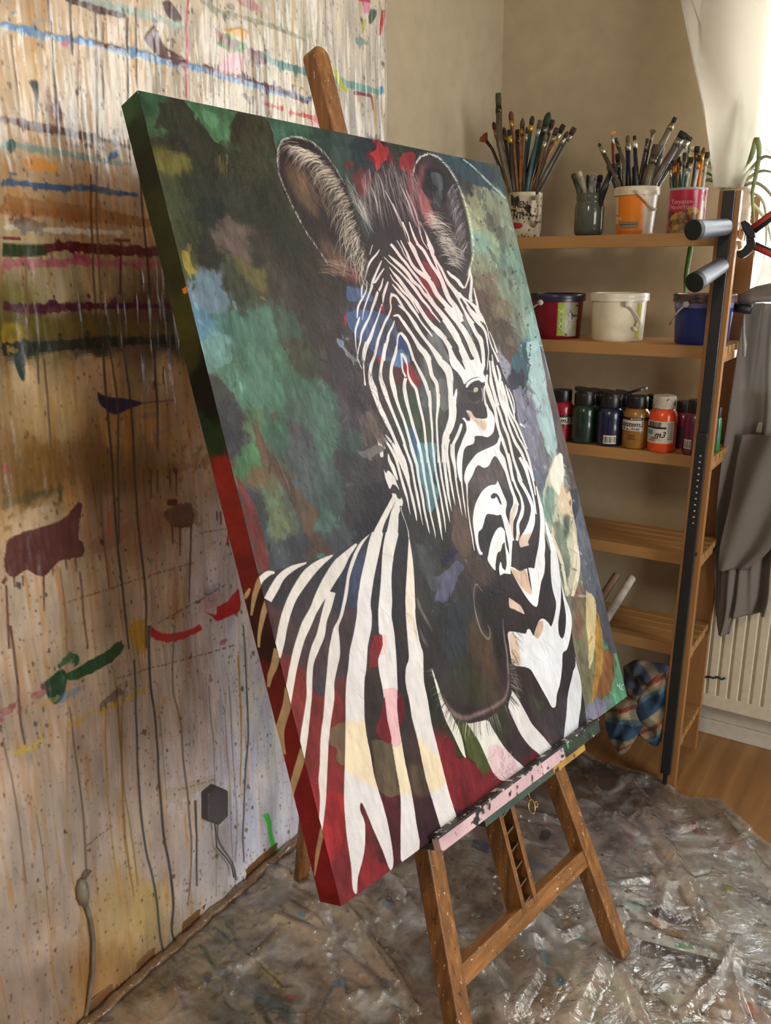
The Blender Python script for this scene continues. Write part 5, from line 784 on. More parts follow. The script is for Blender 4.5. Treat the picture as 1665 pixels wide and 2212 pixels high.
def grid_mesh(name, S, disp, thick=0.0, mask=None):
    """a painted surface -> dense mesh with a colour attribute; disp in metres"""
    H, W = S.H, S.W
    jj, ii = np.mgrid[0:H, 0:W]
    P = S.P0[None, None]+S.A[None, None]*(ii/S.res)[..., None]+S.B[None, None]*(jj/S.res)[..., None]
    nn = np.cross(S.A, -S.B) if False else S.front
    P = P+nn[None, None]*disp[..., None]
    me = bpy.data.meshes.new(name)
    idx = (jj*W+ii)
    q = np.stack([idx[:-1, :-1], idx[1:, :-1], idx[1:, 1:], idx[:-1, 1:]], axis=-1)
    if np.dot(np.cross(S.B, S.A), S.front) < 0: q = q[..., ::-1]
    q = q.reshape(-1, 4)
    if mask is not None: q = q[mask[:-1, :-1].reshape(-1)]
    me.vertices.add(H*W); me.vertices.foreach_set('co', P.reshape(-1).astype(np.float32))
    me.loops.add(q.size); me.loops.foreach_set('vertex_index', q.reshape(-1).astype(np.int32))
    me.polygons.add(len(q)); me.polygons.foreach_set('loop_start', np.arange(0, q.size, 4, dtype=np.int32))
    me.polygons.foreach_set('use_smooth', np.ones(len(q), dtype=bool))
    a = me.color_attributes.new('paint', 'FLOAT_COLOR', 'POINT')
    c = np.ones((H*W, 4), np.float32); c[:, :3] = lin(S.col.reshape(-1, 3)); a.data.foreach_set('color', c.reshape(-1))
    me.update(calc_edges=True)
    if mask is not None:
        bm = bmesh.new(); bm.from_mesh(me); bmesh.ops.delete(bm, geom=[v for v in bm.verts if not v.link_faces], context='VERTS'); bm.to_mesh(me); bm.free()
    return me
# ------------------------------------------------------------------ materials
def mat(name): 
    m = bpy.data.materials.new(name); m.use_nodes = True; nt = m.node_tree; return m, nt, nt.nodes['Principled BSDF']
def rgb(c): return (*lin(c), 1.0)
def N(nt, t, **k):
    n = nt.nodes.new(t)
    for a, b in k.items():
        if a.startswith('i_'): n.inputs[a[2:].replace('_', ' ')].default_value = b
        else: setattr(n, a, b)
    return n
def ramp(nt, stops):
    r = nt.nodes.new('ShaderNodeValToRGB'); e = r.color_ramp.elements
    e[0].position, e[0].color = stops[0][0], stops[0][1]; e[1].position, e[1].color = stops[-1][0], stops[-1][1]
    for p, c in stops[1:-1]:
        x = e.new(p); x.color = c
    return r
def bump(nt, b, src, strength=.3, dist=.002):
    n = nt.nodes.new('ShaderNodeBump'); n.inputs['Strength'].default_value = strength; n.inputs['Distance'].default_value = dist
    nt.links.new(src, n.inputs['Height']); nt.links.new(n.outputs[0], b.inputs['Normal']); return n
def plain(name, c, rough=.5, metal=0.0, coat=0.0, spec=None, var=0.10, scale=40, bmp=0.0):
    m, nt, b = mat(name); b.inputs['Roughness'].default_value = rough; b.inputs['Metallic'].default_value = metal; b.inputs['Coat Weight'].default_value = coat
    tc = N(nt, 'ShaderNodeTexCoord'); nz = N(nt, 'ShaderNodeTexNoise'); nz.inputs['Scale'].default_value = scale; nz.inputs['Detail'].default_value = 5
    nt.links.new(tc.outputs['Object'], nz.inputs['Vector'])
    c = np.asarray(c, float); r = ramp(nt, [(.3, rgb(c*(1-var))), (.7, rgb(np.minimum(c*(1+var), 255)))])
    nt.links.new(nz.outputs[0], r.inputs[0]); nt.links.new(r.outputs[0], b.inputs['Base Color'])
    if bmp: bump(nt, b, nz.outputs[0], bmp)
    return m
def splat(name, base, spots, rough=.5, scale=30, thr=.62, coat=0.0, metal=0, soft=.04, stretch=(1, 1, 1), amount2=.66, bmp=.3, base_var=.14):
    """a base colour speckled with several paint colours by thresholded noises"""
    m, nt, b = mat(name); b.inputs['Roughness'].default_value = rough; b.inputs['Coat Weight'].default_value = coat; b.inputs['Metallic'].default_value = metal
    tc = N(nt, 'ShaderNodeTexCoord'); mp = N(nt, 'ShaderNodeMapping'); mp.inputs['Scale'].default_value = stretch; nt.links.new(tc.outputs['Object'], mp.inputs[0])
    base = np.asarray(base, float)
    nz = N(nt, 'ShaderNodeTexNoise'); nz.inputs['Scale'].default_value = scale*.4; nz.inputs['Detail'].default_value = 6; nt.links.new(mp.outputs[0], nz.inputs[0])
    r = ramp(nt, [(.3, rgb(base*(1-base_var))), (.7, rgb(np.minimum(base*(1+base_var*.7), 255)))]); nt.links.new(nz.outputs[0], r.inputs[0]); cur = r.outputs[0]
    for i, c in enumerate(spots):
        n2 = N(nt, 'ShaderNodeTexNoise'); n2.noise_dimensions = '4D'; n2.inputs['W'].default_value = i*7.3+1; n2.inputs['Scale'].default_value = scale*(1+.4*(i % 3)); n2.inputs['Detail'].default_value = 4
        nt.links.new(mp.outputs[0], n2.inputs['Vector'])
        t = thr if i == 0 else amount2
        r2 = ramp(nt, [(t, (0, 0, 0, 1)), (t+soft, (1, 1, 1, 1))]); nt.links.new(n2.outputs[0], r2.inputs[0])
        mx = N(nt, 'ShaderNodeMix', data_type='RGBA'); nt.links.new(r2.outputs[0], mx.inputs[0]); nt.links.new(cur, mx.inputs[6]); mx.inputs[7].default_value = rgb(c); cur = mx.outputs[2]
    nt.links.new(cur, b.inputs['Base Color'])
    if bmp: bump(nt, b, nz.outputs[0], bmp, .003)
    return m
def wood(name, c1, c2, axis=2, scale=3.0, rough=.5, spots=(), thr=.66, coat=0, sp=26):
    m, nt, b = mat(name); b.inputs['Roughness'].default_value = rough; b.inputs['Coat Weight'].default_value = coat
    tc = N(nt, 'ShaderNodeTexCoord'); mp = N(nt, 'ShaderNodeMapping'); s = [22.0]*3; s[axis] = 1.4; mp.inputs['Scale'].default_value = s
    nt.links.new(tc.outputs['Object'], mp.inputs[0])
    nz = N(nt, 'ShaderNodeTexNoise'); nz.inputs['Scale'].default_value = scale; nz.inputs['Detail'].default_value = 8; nz.inputs['Distortion'].default_value = .6; nt.links.new(mp.outputs[0], nz.inputs[0])
    r = ramp(nt, [(.3, rgb(c1)), (.55, rgb((np.array(c1)+np.array(c2))/2)), (.75, rgb(c2))]); nt.links.new(nz.outputs[0], r.inputs[0]); cur = r.outputs[0]
    for i, c in enumerate(spots):
        n2 = N(nt, 'ShaderNodeTexNoise'); n2.noise_dimensions = '4D'; n2.inputs['W'].default_value = i*5.1; n2.inputs['Scale'].default_value = sp*(1+.35*i); n2.inputs['Detail'].default_value = 5
        mp2 = N(nt, 'ShaderNodeMapping'); s2 = [2.2]*3; s2[axis] = .9; mp2.inputs['Scale'].default_value = s2; nt.links.new(tc.outputs['Object'], mp2.inputs[0]); nt.links.new(mp2.outputs[0], n2.inputs['Vector'])
        r2 = ramp(nt, [(thr, (0, 0, 0, 1)), (thr+.03, (1, 1, 1, 1))]); nt.links.new(n2.outputs[0], r2.inputs[0])
        mx = N(nt, 'ShaderNodeMix', data_type='RGBA'); nt.links.new(r2.outputs[0], mx.inputs[0]); nt.links.new(cur, mx.inputs[6]); mx.inputs[7].default_value = rgb(c); cur = mx.outputs[2]
    nt.links.new(cur, b.inputs['Base Color']); bump(nt, b, nz.outputs[0], .25, .001); return m
def attr_mat(name, rough=.5, coat=0.0, coat_r=.1, bscale=300, bstr=.15, spec=.5, transp=0.0, bdist=.001):
    m, nt, b = mat(name); a = N(nt, 'ShaderNodeAttribute', attribute_name='paint'); nt.links.new(a.outputs['Color'], b.inputs['Base Color'])
    b.inputs['Roughness'].default_value = rough; b.inputs['Coat Weight'].default_value = coat; b.inputs['Coat Roughness'].default_value = coat_r; b.inputs['Specular IOR Level'].default_value = spec
    tc = N(nt, 'ShaderNodeTexCoord'); nz = N(nt, 'ShaderNodeTexNoise'); nz.inputs['Scale'].default_value = bscale; nz.inputs['Detail'].default_value = 4; nt.links.new(tc.outputs['Object'], nz.inputs[0])
    bump(nt, b, nz.outputs[0], bstr, bdist); return m
def film_mat(name, tint=(240, 236, 228), haze=.12, rough=.08, bscale=14, bstr=.9, bdist=.01, gloss=1.0, hazevar=False):
    """thin clear polythene: mostly see-through, glossy, slightly milky"""
    m, nt, b = mat(name); nt.nodes.remove(b); out = nt.nodes['Material Output']
    tr = N(nt, 'ShaderNodeBsdfTransparent'); tr.inputs[0].default_value = rgb((252, 251, 248)); gl = N(nt, 'ShaderNodeBsdfGlossy'); gl.inputs['Roughness'].default_value = rough
    df = N(nt, 'ShaderNodeBsdfDiffuse'); df.inputs[0].default_value = rgb(tint); fr = N(nt, 'ShaderNodeFresnel'); fr.inputs['IOR'].default_value = 1.6
    tc = N(nt, 'ShaderNodeTexCoord'); nz = N(nt, 'ShaderNodeTexNoise'); nz.inputs['Scale'].default_value = bscale; nz.inputs['Detail'].default_value = 5; nz.inputs['Distortion'].default_value = 1.2
    nt.links.new(tc.outputs['Object'], nz.inputs[0]); bp = N(nt, 'ShaderNodeBump'); bp.inputs['Strength'].default_value = bstr; bp.inputs['Distance'].default_value = bdist; nt.links.new(nz.outputs[0], bp.inputs['Height'])
    for n in (gl, fr): nt.links.new(bp.outputs[0], n.inputs['Normal'])
    m1 = N(nt, 'ShaderNodeMixShader'); m1.inputs[0].default_value = haze; nt.links.new(tr.outputs[0], m1.inputs[1]); nt.links.new(df.outputs[0], m1.inputs[2])
    if hazevar:
        hz = N(nt, 'ShaderNodeTexNoise'); hz.inputs['Scale'].default_value = 5.5; hz.inputs['Detail'].default_value = 7; hz.inputs['Distortion'].default_value = 1.6; nt.links.new(tc.outputs['Object'], hz.inputs[0])
        hr = ramp(nt, [(.46, (haze*.35,)*3+(1,)), (.58, (haze*1.6,)*3+(1,)), (.68, (haze*4.2,)*3+(1,))]); nt.links.new(hz.outputs[0], hr.inputs[0]); nt.links.new(hr.outputs[0], m1.inputs[0])
    mul = N(nt, 'ShaderNodeMath', operation='MULTIPLY_ADD'); mul.inputs[1].default_value = gloss; mul.inputs[2].default_value = .03; nt.links.new(fr.outputs[0], mul.inputs[0])
    m2 = N(nt, 'ShaderNodeMixShader'); nt.links.new(mul.outputs[0], m2.inputs[0]); nt.links.new(m1.outputs[0], m2.inputs[1]); nt.links.new(gl.outputs[0], m2.inputs[2]); nt.links.new(m2.outputs[0], out.inputs[0]); return m
def glass(name, c=(200, 210, 200), rough=.05, tr=.8):
    m, nt, b = mat(name); b.inputs['Base Color'].default_value = rgb(c); b.inputs['Transmission Weight'].default_value = tr; b.inputs['Roughness'].default_value = rough; b.inputs['IOR'].default_value = 1.45; return m
M = dict(
    shelf=wood('pine_shelf', (166, 122, 72), (176, 132, 80), 0, 2.0, .45), post=wood('pine_post', (150, 104, 60), (170, 122, 72), 2, 2.0, .45),
    easel=wood('old_beech', (104, 68, 36), (172, 116, 60), 2, 3.4, .40, [(52, 42, 34), (206, 196, 176), (110, 100, 72)], .655, sp=60), easelx=wood('old_beech_rail', (112, 74, 38), (176, 120, 64), 1, 3.4, .40, [(52, 42, 34), (206, 196, 176), (120, 110, 66)], .655, sp=60),
    black=plain('black_metal', (26, 27, 29), .5, 0, bmp=.1), steel=plain('steel', (170, 168, 160), .3, 1.0), brass=plain('brass', (190, 160, 100), .3, 1.0), grip=plain('grey_foam', (88, 90, 100), .42, .15, scale=300),
    cap=plain('black_rubber', (22, 22, 23), .6), wall=None)
# ------------------------------------------------------------------ the room shell
wallm = splat('painted_plaster', (180, 164, 134), [(60, 52, 44)], .85, 42, .835, soft=.01, base_var=.03, bmp=.05)
plym = wood('plywood', (142, 100, 58), (176, 132, 82), 1, 1.1, .5, [(48, 40, 34)], .74)
whitem = plain('white_gloss_paint', (206, 200, 186), .35, var=.03)
MB().box(-1.6, 2.8, -0.9, 3.1, -0.05, 0.0).obj('floor', plym, kind='structure')
MB().box(WX-.12, WX, -0.9, BY+.12, 0, 2.95).obj('wall_left', wallm, kind='structure')
WL, WR, WB, WT = -0.62, 1.58, 1.12, 2.55      # window opening in the back wall
b = MB(); b.box(WX, WL, BY, BY+.12, 0, 2.95); b.box(WR, 2.8, BY, BY+.12, 0, 2.95); b.box(WL, WR, BY, BY+.12, 0, WB); b.box(WL, WR, BY, BY+.12, WT, 2.95)
b.obj('wall_back', wallm, kind='structure')
b = MB()
for x0, x1, z0, z1 in ((WL, WL+.06, WB, WT), (WR-.06, WR, WB, WT), (WL, WR, WB, WB+.06), (WL, WR, WT-.06, WT), (.56, .64, WB, WT)): b.box(x0, x1, BY+.03, BY+.09, z0, z1)
wf = b.obj('window_1', whitem, kind='structure', bevel=.004)
MB().box(WL+.05, WR-.05, BY+.055, BY+.061, WB+.05, WT-.05).obj('pane', glass('window_glass', (240, 245, 245), 0, 1), wf)
MB().box(WL-.05, WR+.05, BY-.13, BY+.03, WB-.035, WB).obj('trim_1', whitem, kind='structure', bevel=.006)
b = MB(); b.box(-.62, 2.8, BY-.018, BY, 0, .055); b.box(-.62, 2.8, BY-.012, BY, .055, .125)
b.obj('baseboard_back', whitem, kind='structure', bevel=.004)
MB().box(WX, WX+.014, 0.2, BY, 0, .05).obj('baseboard_left', plain('brown_baseboard', (122, 86, 52), .5), kind='structure', bevel=.003)

# painted protective sheet hung on the left wall
RW = 400
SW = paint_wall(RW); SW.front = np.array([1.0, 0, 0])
dz = SW.ht*.0006
yy = np.arange(SW.W)/RW
wr = (fbm(SW.H, SW.W, RW*.03, 400, 4, 5.0)-.5)*.006+(fbm(SW.H, SW.W, RW*.16, 410, 3, 2.0)-.5)*.018+.009
edge = np.clip((yy-1.70)/.06, 0, 1)[None]
wr = wr+edge*(fbm(SW.H, SW.W, RW*.012, 420, 3, 10.0)-.5)*.008
wallfilm = attr_mat('painted_polythene', .35, .5, .16, 60, .35, bdist=.003)
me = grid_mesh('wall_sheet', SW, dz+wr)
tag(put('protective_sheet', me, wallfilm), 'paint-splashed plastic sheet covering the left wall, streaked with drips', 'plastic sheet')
# floor drop sheet
RF = 350
SF = paint_floor(RF); SF.front = np.array([0, 0, 1.0])
jj, ii = np.mgrid[0:SF.H, 0:SF.W]; Xf = SF.P0[0]+ii/RF; Yf = SF.P0[1]-jj/RF
bp = np.array([onz(*p)[:2] for p in [(1040, 1480), (1200, 1580), (1290, 1650), (1380, 1672), (1432, 1692), (1470, 1725), (1560, 1737), (1600, 1780), (1665, 1832), (1800, 1930)]])
yb = np.interp(Xf, bp[:, 0], bp[:, 1])+(fbm(SF.H, SF.W, RF*.05, 500, 3)-.5)*.03
inside = Yf < yb
hf = .002+SF.ht*.0004+(fbm(SF.H, SF.W, RF*.09, 505, 5)-.5)*.010+.004
hf = np.maximum(hf, .0015)
floorcloth = attr_mat('painted_drop_sheet', .5, .25, .2, 90, .4, bdist=.002)
tag(put('drop_sheet', grid_mesh('drop_sheet', SF, hf, mask=inside), floorcloth), 'paint-spattered drop sheet spread over the floor under the easel', 'drop sheet')
# clear polythene crumpled over the drop sheet
def crease_field(X, Y):
    h = np.zeros_like(X); rs = np.random.RandomState(12)
    folds = [([(560, 1880), (640, 1905), (720, 1960), (800, 2060), (880, 2180)], .020, .016), ([(600, 1990), (700, 2040), (800, 2130), (860, 2212)], .016, .014), ([(640, 1880), (700, 1930), (760, 1990), (850, 2110), (900, 2200)], .020, .010),
             ([(620, 1960), (690, 2010), (700, 2080)], .014, .012), ([(1240, 2212), (1290, 2110), (1300, 2040), (1330, 1990)], .026, .022), ([(1360, 1690), (1400, 1780), (1460, 1880), (1530, 2010)], .020, .018), ([(1370, 2020), (1450, 2050), (1560, 2090), (1665, 2120)], .018, .02),
             ([(1560, 1780), (1610, 1850), (1665, 1920)], .022, .016), ([(1270, 1680), (1310, 1760), (1370, 1810)], .018, .012), ([(1150, 2040), (1160, 2120), (1100, 2212)], .018, .014), ([(1060, 2100), (1090, 2160), (1085, 2212)], .014, .010), ([(1480, 2200), (1540, 2130), (1580, 2060)], .02, .014),
             ([(1600, 2212), (1580, 2120), (1590, 2040)], .018, .012), ([(1400, 1850), (1440, 1930), (1420, 2000)], .018, .016), ([(1340, 2110), (1390, 2212)], .020, .012), ([(1160, 1980), (1210, 2040), (1250, 2020)], .018, .014), ([(480, 2000), (520, 2080), (500, 2160)], .010, .008), ([(430, 2150), (560, 2060), (620, 2000)], .010, .008)]
    for P, A, w in folds:
        q = np.array([onz(*p)[:2] for p in P]); best = np.full(X.shape, 9.0)
        for a, b in zip(q[:-1], q[1:]):
            d = b-a; t = np.clip(((X-a[0])*d[0]+(Y-a[1])*d[1])/(d@d), 0, 1); best = np.minimum(best, np.hypot(X-a[0]-t*d[0], Y-a[1]-t*d[1]))
        h = np.maximum(h, A*np.clip(1-best/w/1.6, 0, 1)**.8)
    for _ in range(190):      # random facets
        cx, cy = X.min()+rs.rand()*(X.max()-X.min()), Y.min()+rs.rand()*(Y.max()-Y.min()); a = rs.rand()*6.28; L = .03+rs.rand()*.13; A = .004+rs.rand()*.014; ww = .006+rs.rand()*.03
        u = (X-cx)*math.cos(a)+(Y-cy)*math.sin(a); v = -(X-cx)*math.sin(a)+(Y-cy)*math.cos(a)
        h = np.maximum(h, A*np.clip(1-np.abs(v)/ww, 0, 1)*np.clip(1-np.abs(u)/L, 0, 1)**.5)
    return h
SC = Surface((FX0+.01, FY1, .016), (1, 0, 0), (0, -1, 0), FX1-FX0-.02, FY1-FY0, 240, 41); SC.front = np.array([0, 0, 1.0])
jj, ii = np.mgrid[0:SC.H, 0:SC.W]; Xc = SC.P0[0]+ii/240.; Yc = SC.P0[1]-jj/240.
hc = crease_field(Xc, Yc)*1.0+(fbm(SC.H, SC.W, 240*.12, 71, 2)-.5)*.012
nr = np.abs(fbm(SC.H, SC.W, 240*.06, 72, 3)-.5); hc += np.clip(.06-nr, 0, .06)*.10
legfoot = [(-.412, 1.69), (-.50, 1.11), (-1.236, 1.489)]
for x, y in legfoot: hc *= 1-np.exp(-((Xc-x)**2+(Yc-y)**2)/.03**2)*.9
hc = np.maximum(hc, .004)
insc = Yc < np.interp(Xc, bp[:, 0], bp[:, 1])-.01+(fbm(SC.H, SC.W, 14, 75, 3)-.5)*.03
me = grid_mesh('clear_film', SC, hc, mask=insc)
film = film_mat('clear_polythene', (240, 236, 230), .12, .13, 16, .9, .014, 1.7, hazevar=True)
tag(put('polythene_sheet', me, film), 'clear crumpled polythene lying in shiny folds over the drop sheet', 'plastic sheet')
# roll of polythene tucked along the foot of the left wall
b = MB(); pts = []; rr = []
for k in range(60):
    y = .86+k*.0140; pts.append((WX+.030+.002*math.sin(k*.4)+.0012*math.sin(k*1.7), y, .024+.002*math.sin(k*.9+1))); rr.append(.012+.0015*math.sin(k*1.3)+.001*math.sin(k*3.1))
b.tube(pts, rr, 14, flat=.7)
tag(b.obj('plastic_roll', film_mat('brown_polythene', (150, 116, 76), .55, .12, 30, .9, .008, 1.2), smooth=True), 'crumpled roll of brownish plastic tucked along the foot of the left wall', 'plastic sheet')
# sockets and cables under / on the sheet
b = MB(); y0 = onx(463, 1740, WX)[1]; z0 = onx(463, 1740, WX)[2]
t = thing('wall_socket', 'dark grey six-sided socket box on the lower left wall', 'socket', (WX+.02, y0, z0))
P = [onx(x, y, WX+.028)[1:] for x, y in [(441, 1712), (462, 1695), (486, 1706), (486, 1760), (466, 1780), (441, 1770)]]
V = [(WX+.012, p[0], p[1]) for p in P]+[(WX+.040, p[0], p[1]) for p in P]
b.add(V, [tuple(range(6)), tuple(range(6, 12))[::-1]]+[(i, i+6, (i+1) % 6+6, (i+1) % 6) for i in range(6)])
bm = b.mesh('m'); bmm = bmesh.new(); bmm.from_mesh(bm); bmesh.ops.recalc_face_normals(bmm, faces=bmm.faces); bmm.to_mesh(bm); bmm.free()
o = put('box', bm, plain('grey_box', (84, 80, 82), .4), t); bb = o.modifiers.new('b', 'BEVEL'); bb.width = .004; bb.segments = 2
b = MB(); b.tube([onx(x, y, WX+.028) for x, y in [(463, 1775), (466, 1800), (468, 1830), (490, 1855), (500, 1870), (505, 1895)]], .0017, 8); b.obj('cable', plain('thin_cable', (86, 82, 80), .5), t, smooth=True)
t = thing('wall_plug', 'small grey plug with drooping cable, low on the left wall', 'plug', tuple(onx(180, 1925, WX+.02)))
b = MB(); b.tube([onx(x, y, WX+.022) for x, y in [(178, 1900), (178, 1915), (180, 1935), (184, 1955)]], [.006, .012, .013, .007], 12); b.obj('plug_body', plain('grey_plug', (130, 122, 104), .4), t, smooth=True)
b = MB(); b.tube([onx(x, y, WX+.018) for x, y in [(184, 1950), (196, 1985), (202, 2030), (201, 2100), (192, 2160), (182, 2212), (176, 2260)]], .0045, 8); b.obj('cable', plain('grey_cable', (120, 110, 92), .5), t, smooth=True)
for dx in (-3, 5):
    b = MB(); b.tube([onx(x, y, WX+.020) for x, y in [(180, 1905), (185+dx, 1890), (192+dx, 1880)]], .0025, 6); b.obj('tie', plain('brown_string', (120, 96, 66), .7), t, smooth=True)

# radiator under the window
t = thing('radiator', 'cream ridged panel radiator under the curtained window', 'radiator', (.1, 2.78, .14))
radm = plain('radiator_enamel', (210, 200, 176), .35, var=.03)
b = MB(); RX0, RX1, RZ0, RZ1 = -.535, .75, .145, .78; nx = 38
V = []; prof = []
x = RX0; k = 0
while x < RX1:
    prof += [(x, 0), (x+.024, 0), (x+.027, .008), (x+.031, .008)]; x += .0345
for z in (RZ0+.045, RZ1-.03):
    for px_, d in prof: V.append((px_, 2.752+d, z))
n = len(prof); F = [(i, i+1, n+i+1, n+i) for i in range(n-1)]
b.add(V, F); b.box(RX0, RX1, 2.752, 2.77, RZ0, RZ0+.046); b.box(RX0, RX1, 2.752, 2.77, RZ1-.031, RZ1); b.box(RX0, RX1, 2.764, 2.80, RZ0+.02, RZ1-.01)
b.obj('panel', radm, t, bevel=.002)
b = MB(); q = [(1522, 1463), (1533, 1462), (1540, 1465), (1550, 1462), (1558, 1468), (1566, 1465)]
b.tube([ony(x, y, 2.7495) for x, y in q], [.003, .0036, .003, .0036, .003, .0036], 8); b.obj('paint_mark', plain('dark_paint', (30, 42, 44), .4), t, smooth=True)
# batten lying on the floor at the right
A0, A1 = onz(1382, 2046, .014), onz(1640, 2112, .014)
d = (A1-A0)/np.linalg.norm(A1-A0); nn = np.array([-d[1], d[0], 0]); b = MB()
A2 = A1+d*.3
dn = np.array([0, 0, .011]); up = np.array([0, 0, .004]); b.hexa([A0-nn*.022-dn, A2-nn*.022-dn, A2+nn*.022-dn, A0+nn*.022-dn, A0-nn*.022+up, A2-nn*.022+up, A2+nn*.022+up, A0+nn*.022+up])
tag(b.obj('wooden_batten', splat('painted_batten', (122, 108, 84), [(58, 52, 46), (60, 130, 76), (190, 176, 150), (186, 150, 60)], .5, 26, .56), bevel=.004), 'flat paint-stained wooden batten on the floor by the front easel leg', 'batten')
# ------------------------------------------------------------------ easel and painting
def cp(u, v, n=0.0): return CV_TL+CV_A*u-CV_U*v+CV_N*n
def bar(mb, u0, v0, u1, v1, w, n0, n1):
    """bar in the canvas plane from (u0,v0) to (u1,v1), width w, between offsets n0 (back) and n1 (front)"""
    d = np.array([u1-u0, v1-v0]); d /= np.hypot(*d); s = np.array([-d[1], d[0]])*w/2
    q = [(u0-s[0], v0-s[1]), (u1-s[0], v1-s[1]), (u1+s[0], v1+s[1]), (u0+s[0], v0+s[1])]
    return mb.hexa([cp(*p, n0) for p in q]+[cp(*p, n1) for p in q])
t = thing('zebra_painting', 'large unfinished canvas of a zebra portrait resting on the easel', 'painting', tuple(cp(.5, CV_H, -.02)))
RP = 1000
SP = paint_zebra(RP); SP.front = CV_N
dsp = np.clip(SP.ht, -.6, 3.6)*.00055
canvasm = attr_mat('acrylic_paint', .55, .0, .25, 300, .5, spec=.16, bdist=.0020)
# last rows and columns are folded back so that the face meets the sides
me = grid_mesh('canvas_face', SP, dsp); put('canvas_face', me, canvasm, t)
SS = paint_side(RP*.8); SS.front = -CV_A
put('canvas_side', grid_mesh('canvas_side', SS, SS.ht*.0003), canvasm, t)
b = MB(); bar(b, CV_W/2, 0.004, CV_W/2, CV_H-.001, CV_W-.004, -CV_D, -.0012); b.obj('stretcher', plain('dark_canvas_edge', (120, 40, 38), .6, var=.3, scale=9), t)
t = thing('easel', 'old paint-spotted wooden A-frame easel holding the zebra canvas', 'easel', (-.6, 1.4, 0))
EN0, EN1 = -.083, -.055
def legv(u, v, slope): return u+slope*(v-1.4)
zf = 1.905
for (u0, sl) in ((.288, -.10), (.737, .175)):
    b = MB(); bar(b, legv(u0, .10, sl), .10, legv(u0, zf, sl), zf, .040, EN0-.012, EN1); b.obj('leg', M['easel'], t, bevel=.003)
b = MB(); top = cp(.522, .22, -.10); ft = np.array([-1.236, 1.489, .004]); dv = (ft-top)/np.linalg.norm(ft-top); sx = np.array([.15, .98, 0])*.017; sy = np.cross(dv, sx); sy = sy/np.linalg.norm(sy)*.013
b.hexa([top-sx-sy, top+sx-sy, top+sx+sy, top-sx+sy, ft-sx-sy, ft+sx-sy, ft+sx+sy, ft-sx+sy]); b.obj('leg', M['easel'], t, bevel=.003)
b = MB(); bar(b, .268, 1.622, .775, 1.622, .042, EN0-.004, EN1-.004); b.obj('crossbar', M['easelx'], t, bevel=.003)
b = MB(); bar(b, .36, .42, .60, .42, .042, EN0-.004, EN1-.004); b.obj('crossbar', M['easelx'], t, bevel=.003)
# mast with rounded top
b = MB(); W2 = .022; arc = [(.519+W2*math.cos(a), -.196-W2*math.sin(a)*.9) for a in np.linspace(0, PI, 11)]
prof = [(.519+W2, 1.20)]+arc+[(.519-W2, 1.20)]; n = len(prof)
b.add([cp(u, v, EN0-.006) for u, v in prof]+[cp(u, v, EN1+.001) for u, v in prof], [tuple(range(n))[::-1], tuple(range(n, 2*n))]+[(i, (i+1) % n, n+(i+1) % n, n+i) for i in range(n)])
b.obj('mast', M['easel'], t, bevel=.002)
b = MB(); bar(b, .497, 1.10, .5035, 1.615, .012, EN0-.02, EN1-.002); bar(b, .540, 1.10, .547, 1.615, .013, EN0-.02, EN1-.002); bar(b, .520, 1.10, .525, 1.615, .03, EN0-.024, EN0-.012); b.obj('ratchet_rail', M['easel'], t, bevel=.0015)
b = MB()
for k in range(7):
    v = 1.37+k*.038; bar(b, .507, v+.004, .537, v-.003, .0035, EN0-.006, EN1-.006)
b.obj('ratchet_teeth', M['steel'], t)
# tray: ledge with raised lip, body below it, paint-crusted
lipm = splat('paint_crust', (206, 172, 176), [(30, 36, 34), (198, 192, 186), (40, 60, 50)], .5, 34, .56, bmp=.8)
grm = splat('green_crust', (44, 60, 50), [(30, 34, 32), (60, 160, 60), (186, 184, 176)], .5, 34, .58, bmp=.8)
tan = splat('yellow_crust', (178, 138, 62), [(50, 44, 34), (70, 96, 74)], .55, 40, .58, bmp=.8)
b = MB(); bar(b, .228, 1.329, .66, 1.329, .027, .004, .022); b.obj('lip', lipm, t, bevel=.0015)
b = MB(); bar(b, .66, 1.329, .817, 1.329, .027, .004, .022); b.obj('lip', grm, t, bevel=.0015)
b = MB(); bar(b, .226, 1.3150, .819, 1.3150, .0045, .002, .0232); b.obj('crust_edge', splat('black_crust', (34, 34, 34), [(190, 186, 176), (60, 70, 60)], .5, 60, .55, bmp=.8), t, bevel=.001)
b = MB(); bar(b, .228, 1.3335, .815, 1.3335, .014, -.10, .004); b.obj('tray', grm, t, bevel=.0015)
b = MB(); bar(b, .37, 1.352, .62, 1.352, .020, -.07, .012); b.obj('tray_block', splat('teal_crust', (64, 84, 74), [(170, 140, 80), (34, 40, 36)], .5, 40, .6, bmp=.6), t, bevel=.0015)
b = MB(); bar(b, .62, 1.352, .756, 1.352, .020, -.07, .012); b.obj('tray_block', tan, t, bevel=.0015)
b = MB(); c = cp(.572, 1.415, -.03); ex, ey = CV_A*.011, CV_U*.015
b.tube([c+ex*math.cos(a)+ey*math.sin(a) for a in np.linspace(0, 2*PI, 21)], .0016, 8, cap=False); b.tube([c+ey, c+ey*2.6], .002, 8)
c2 = c+CV_A*.016-CV_U*.002; b.tube([c2+CV_A*.006*math.cos(a)+CV_U*.006*math.sin(a) for a in np.linspace(0, 2*PI, 13)], .0014, 6, cap=False)
b.obj('wing_screw', M['brass'], t, smooth=True)
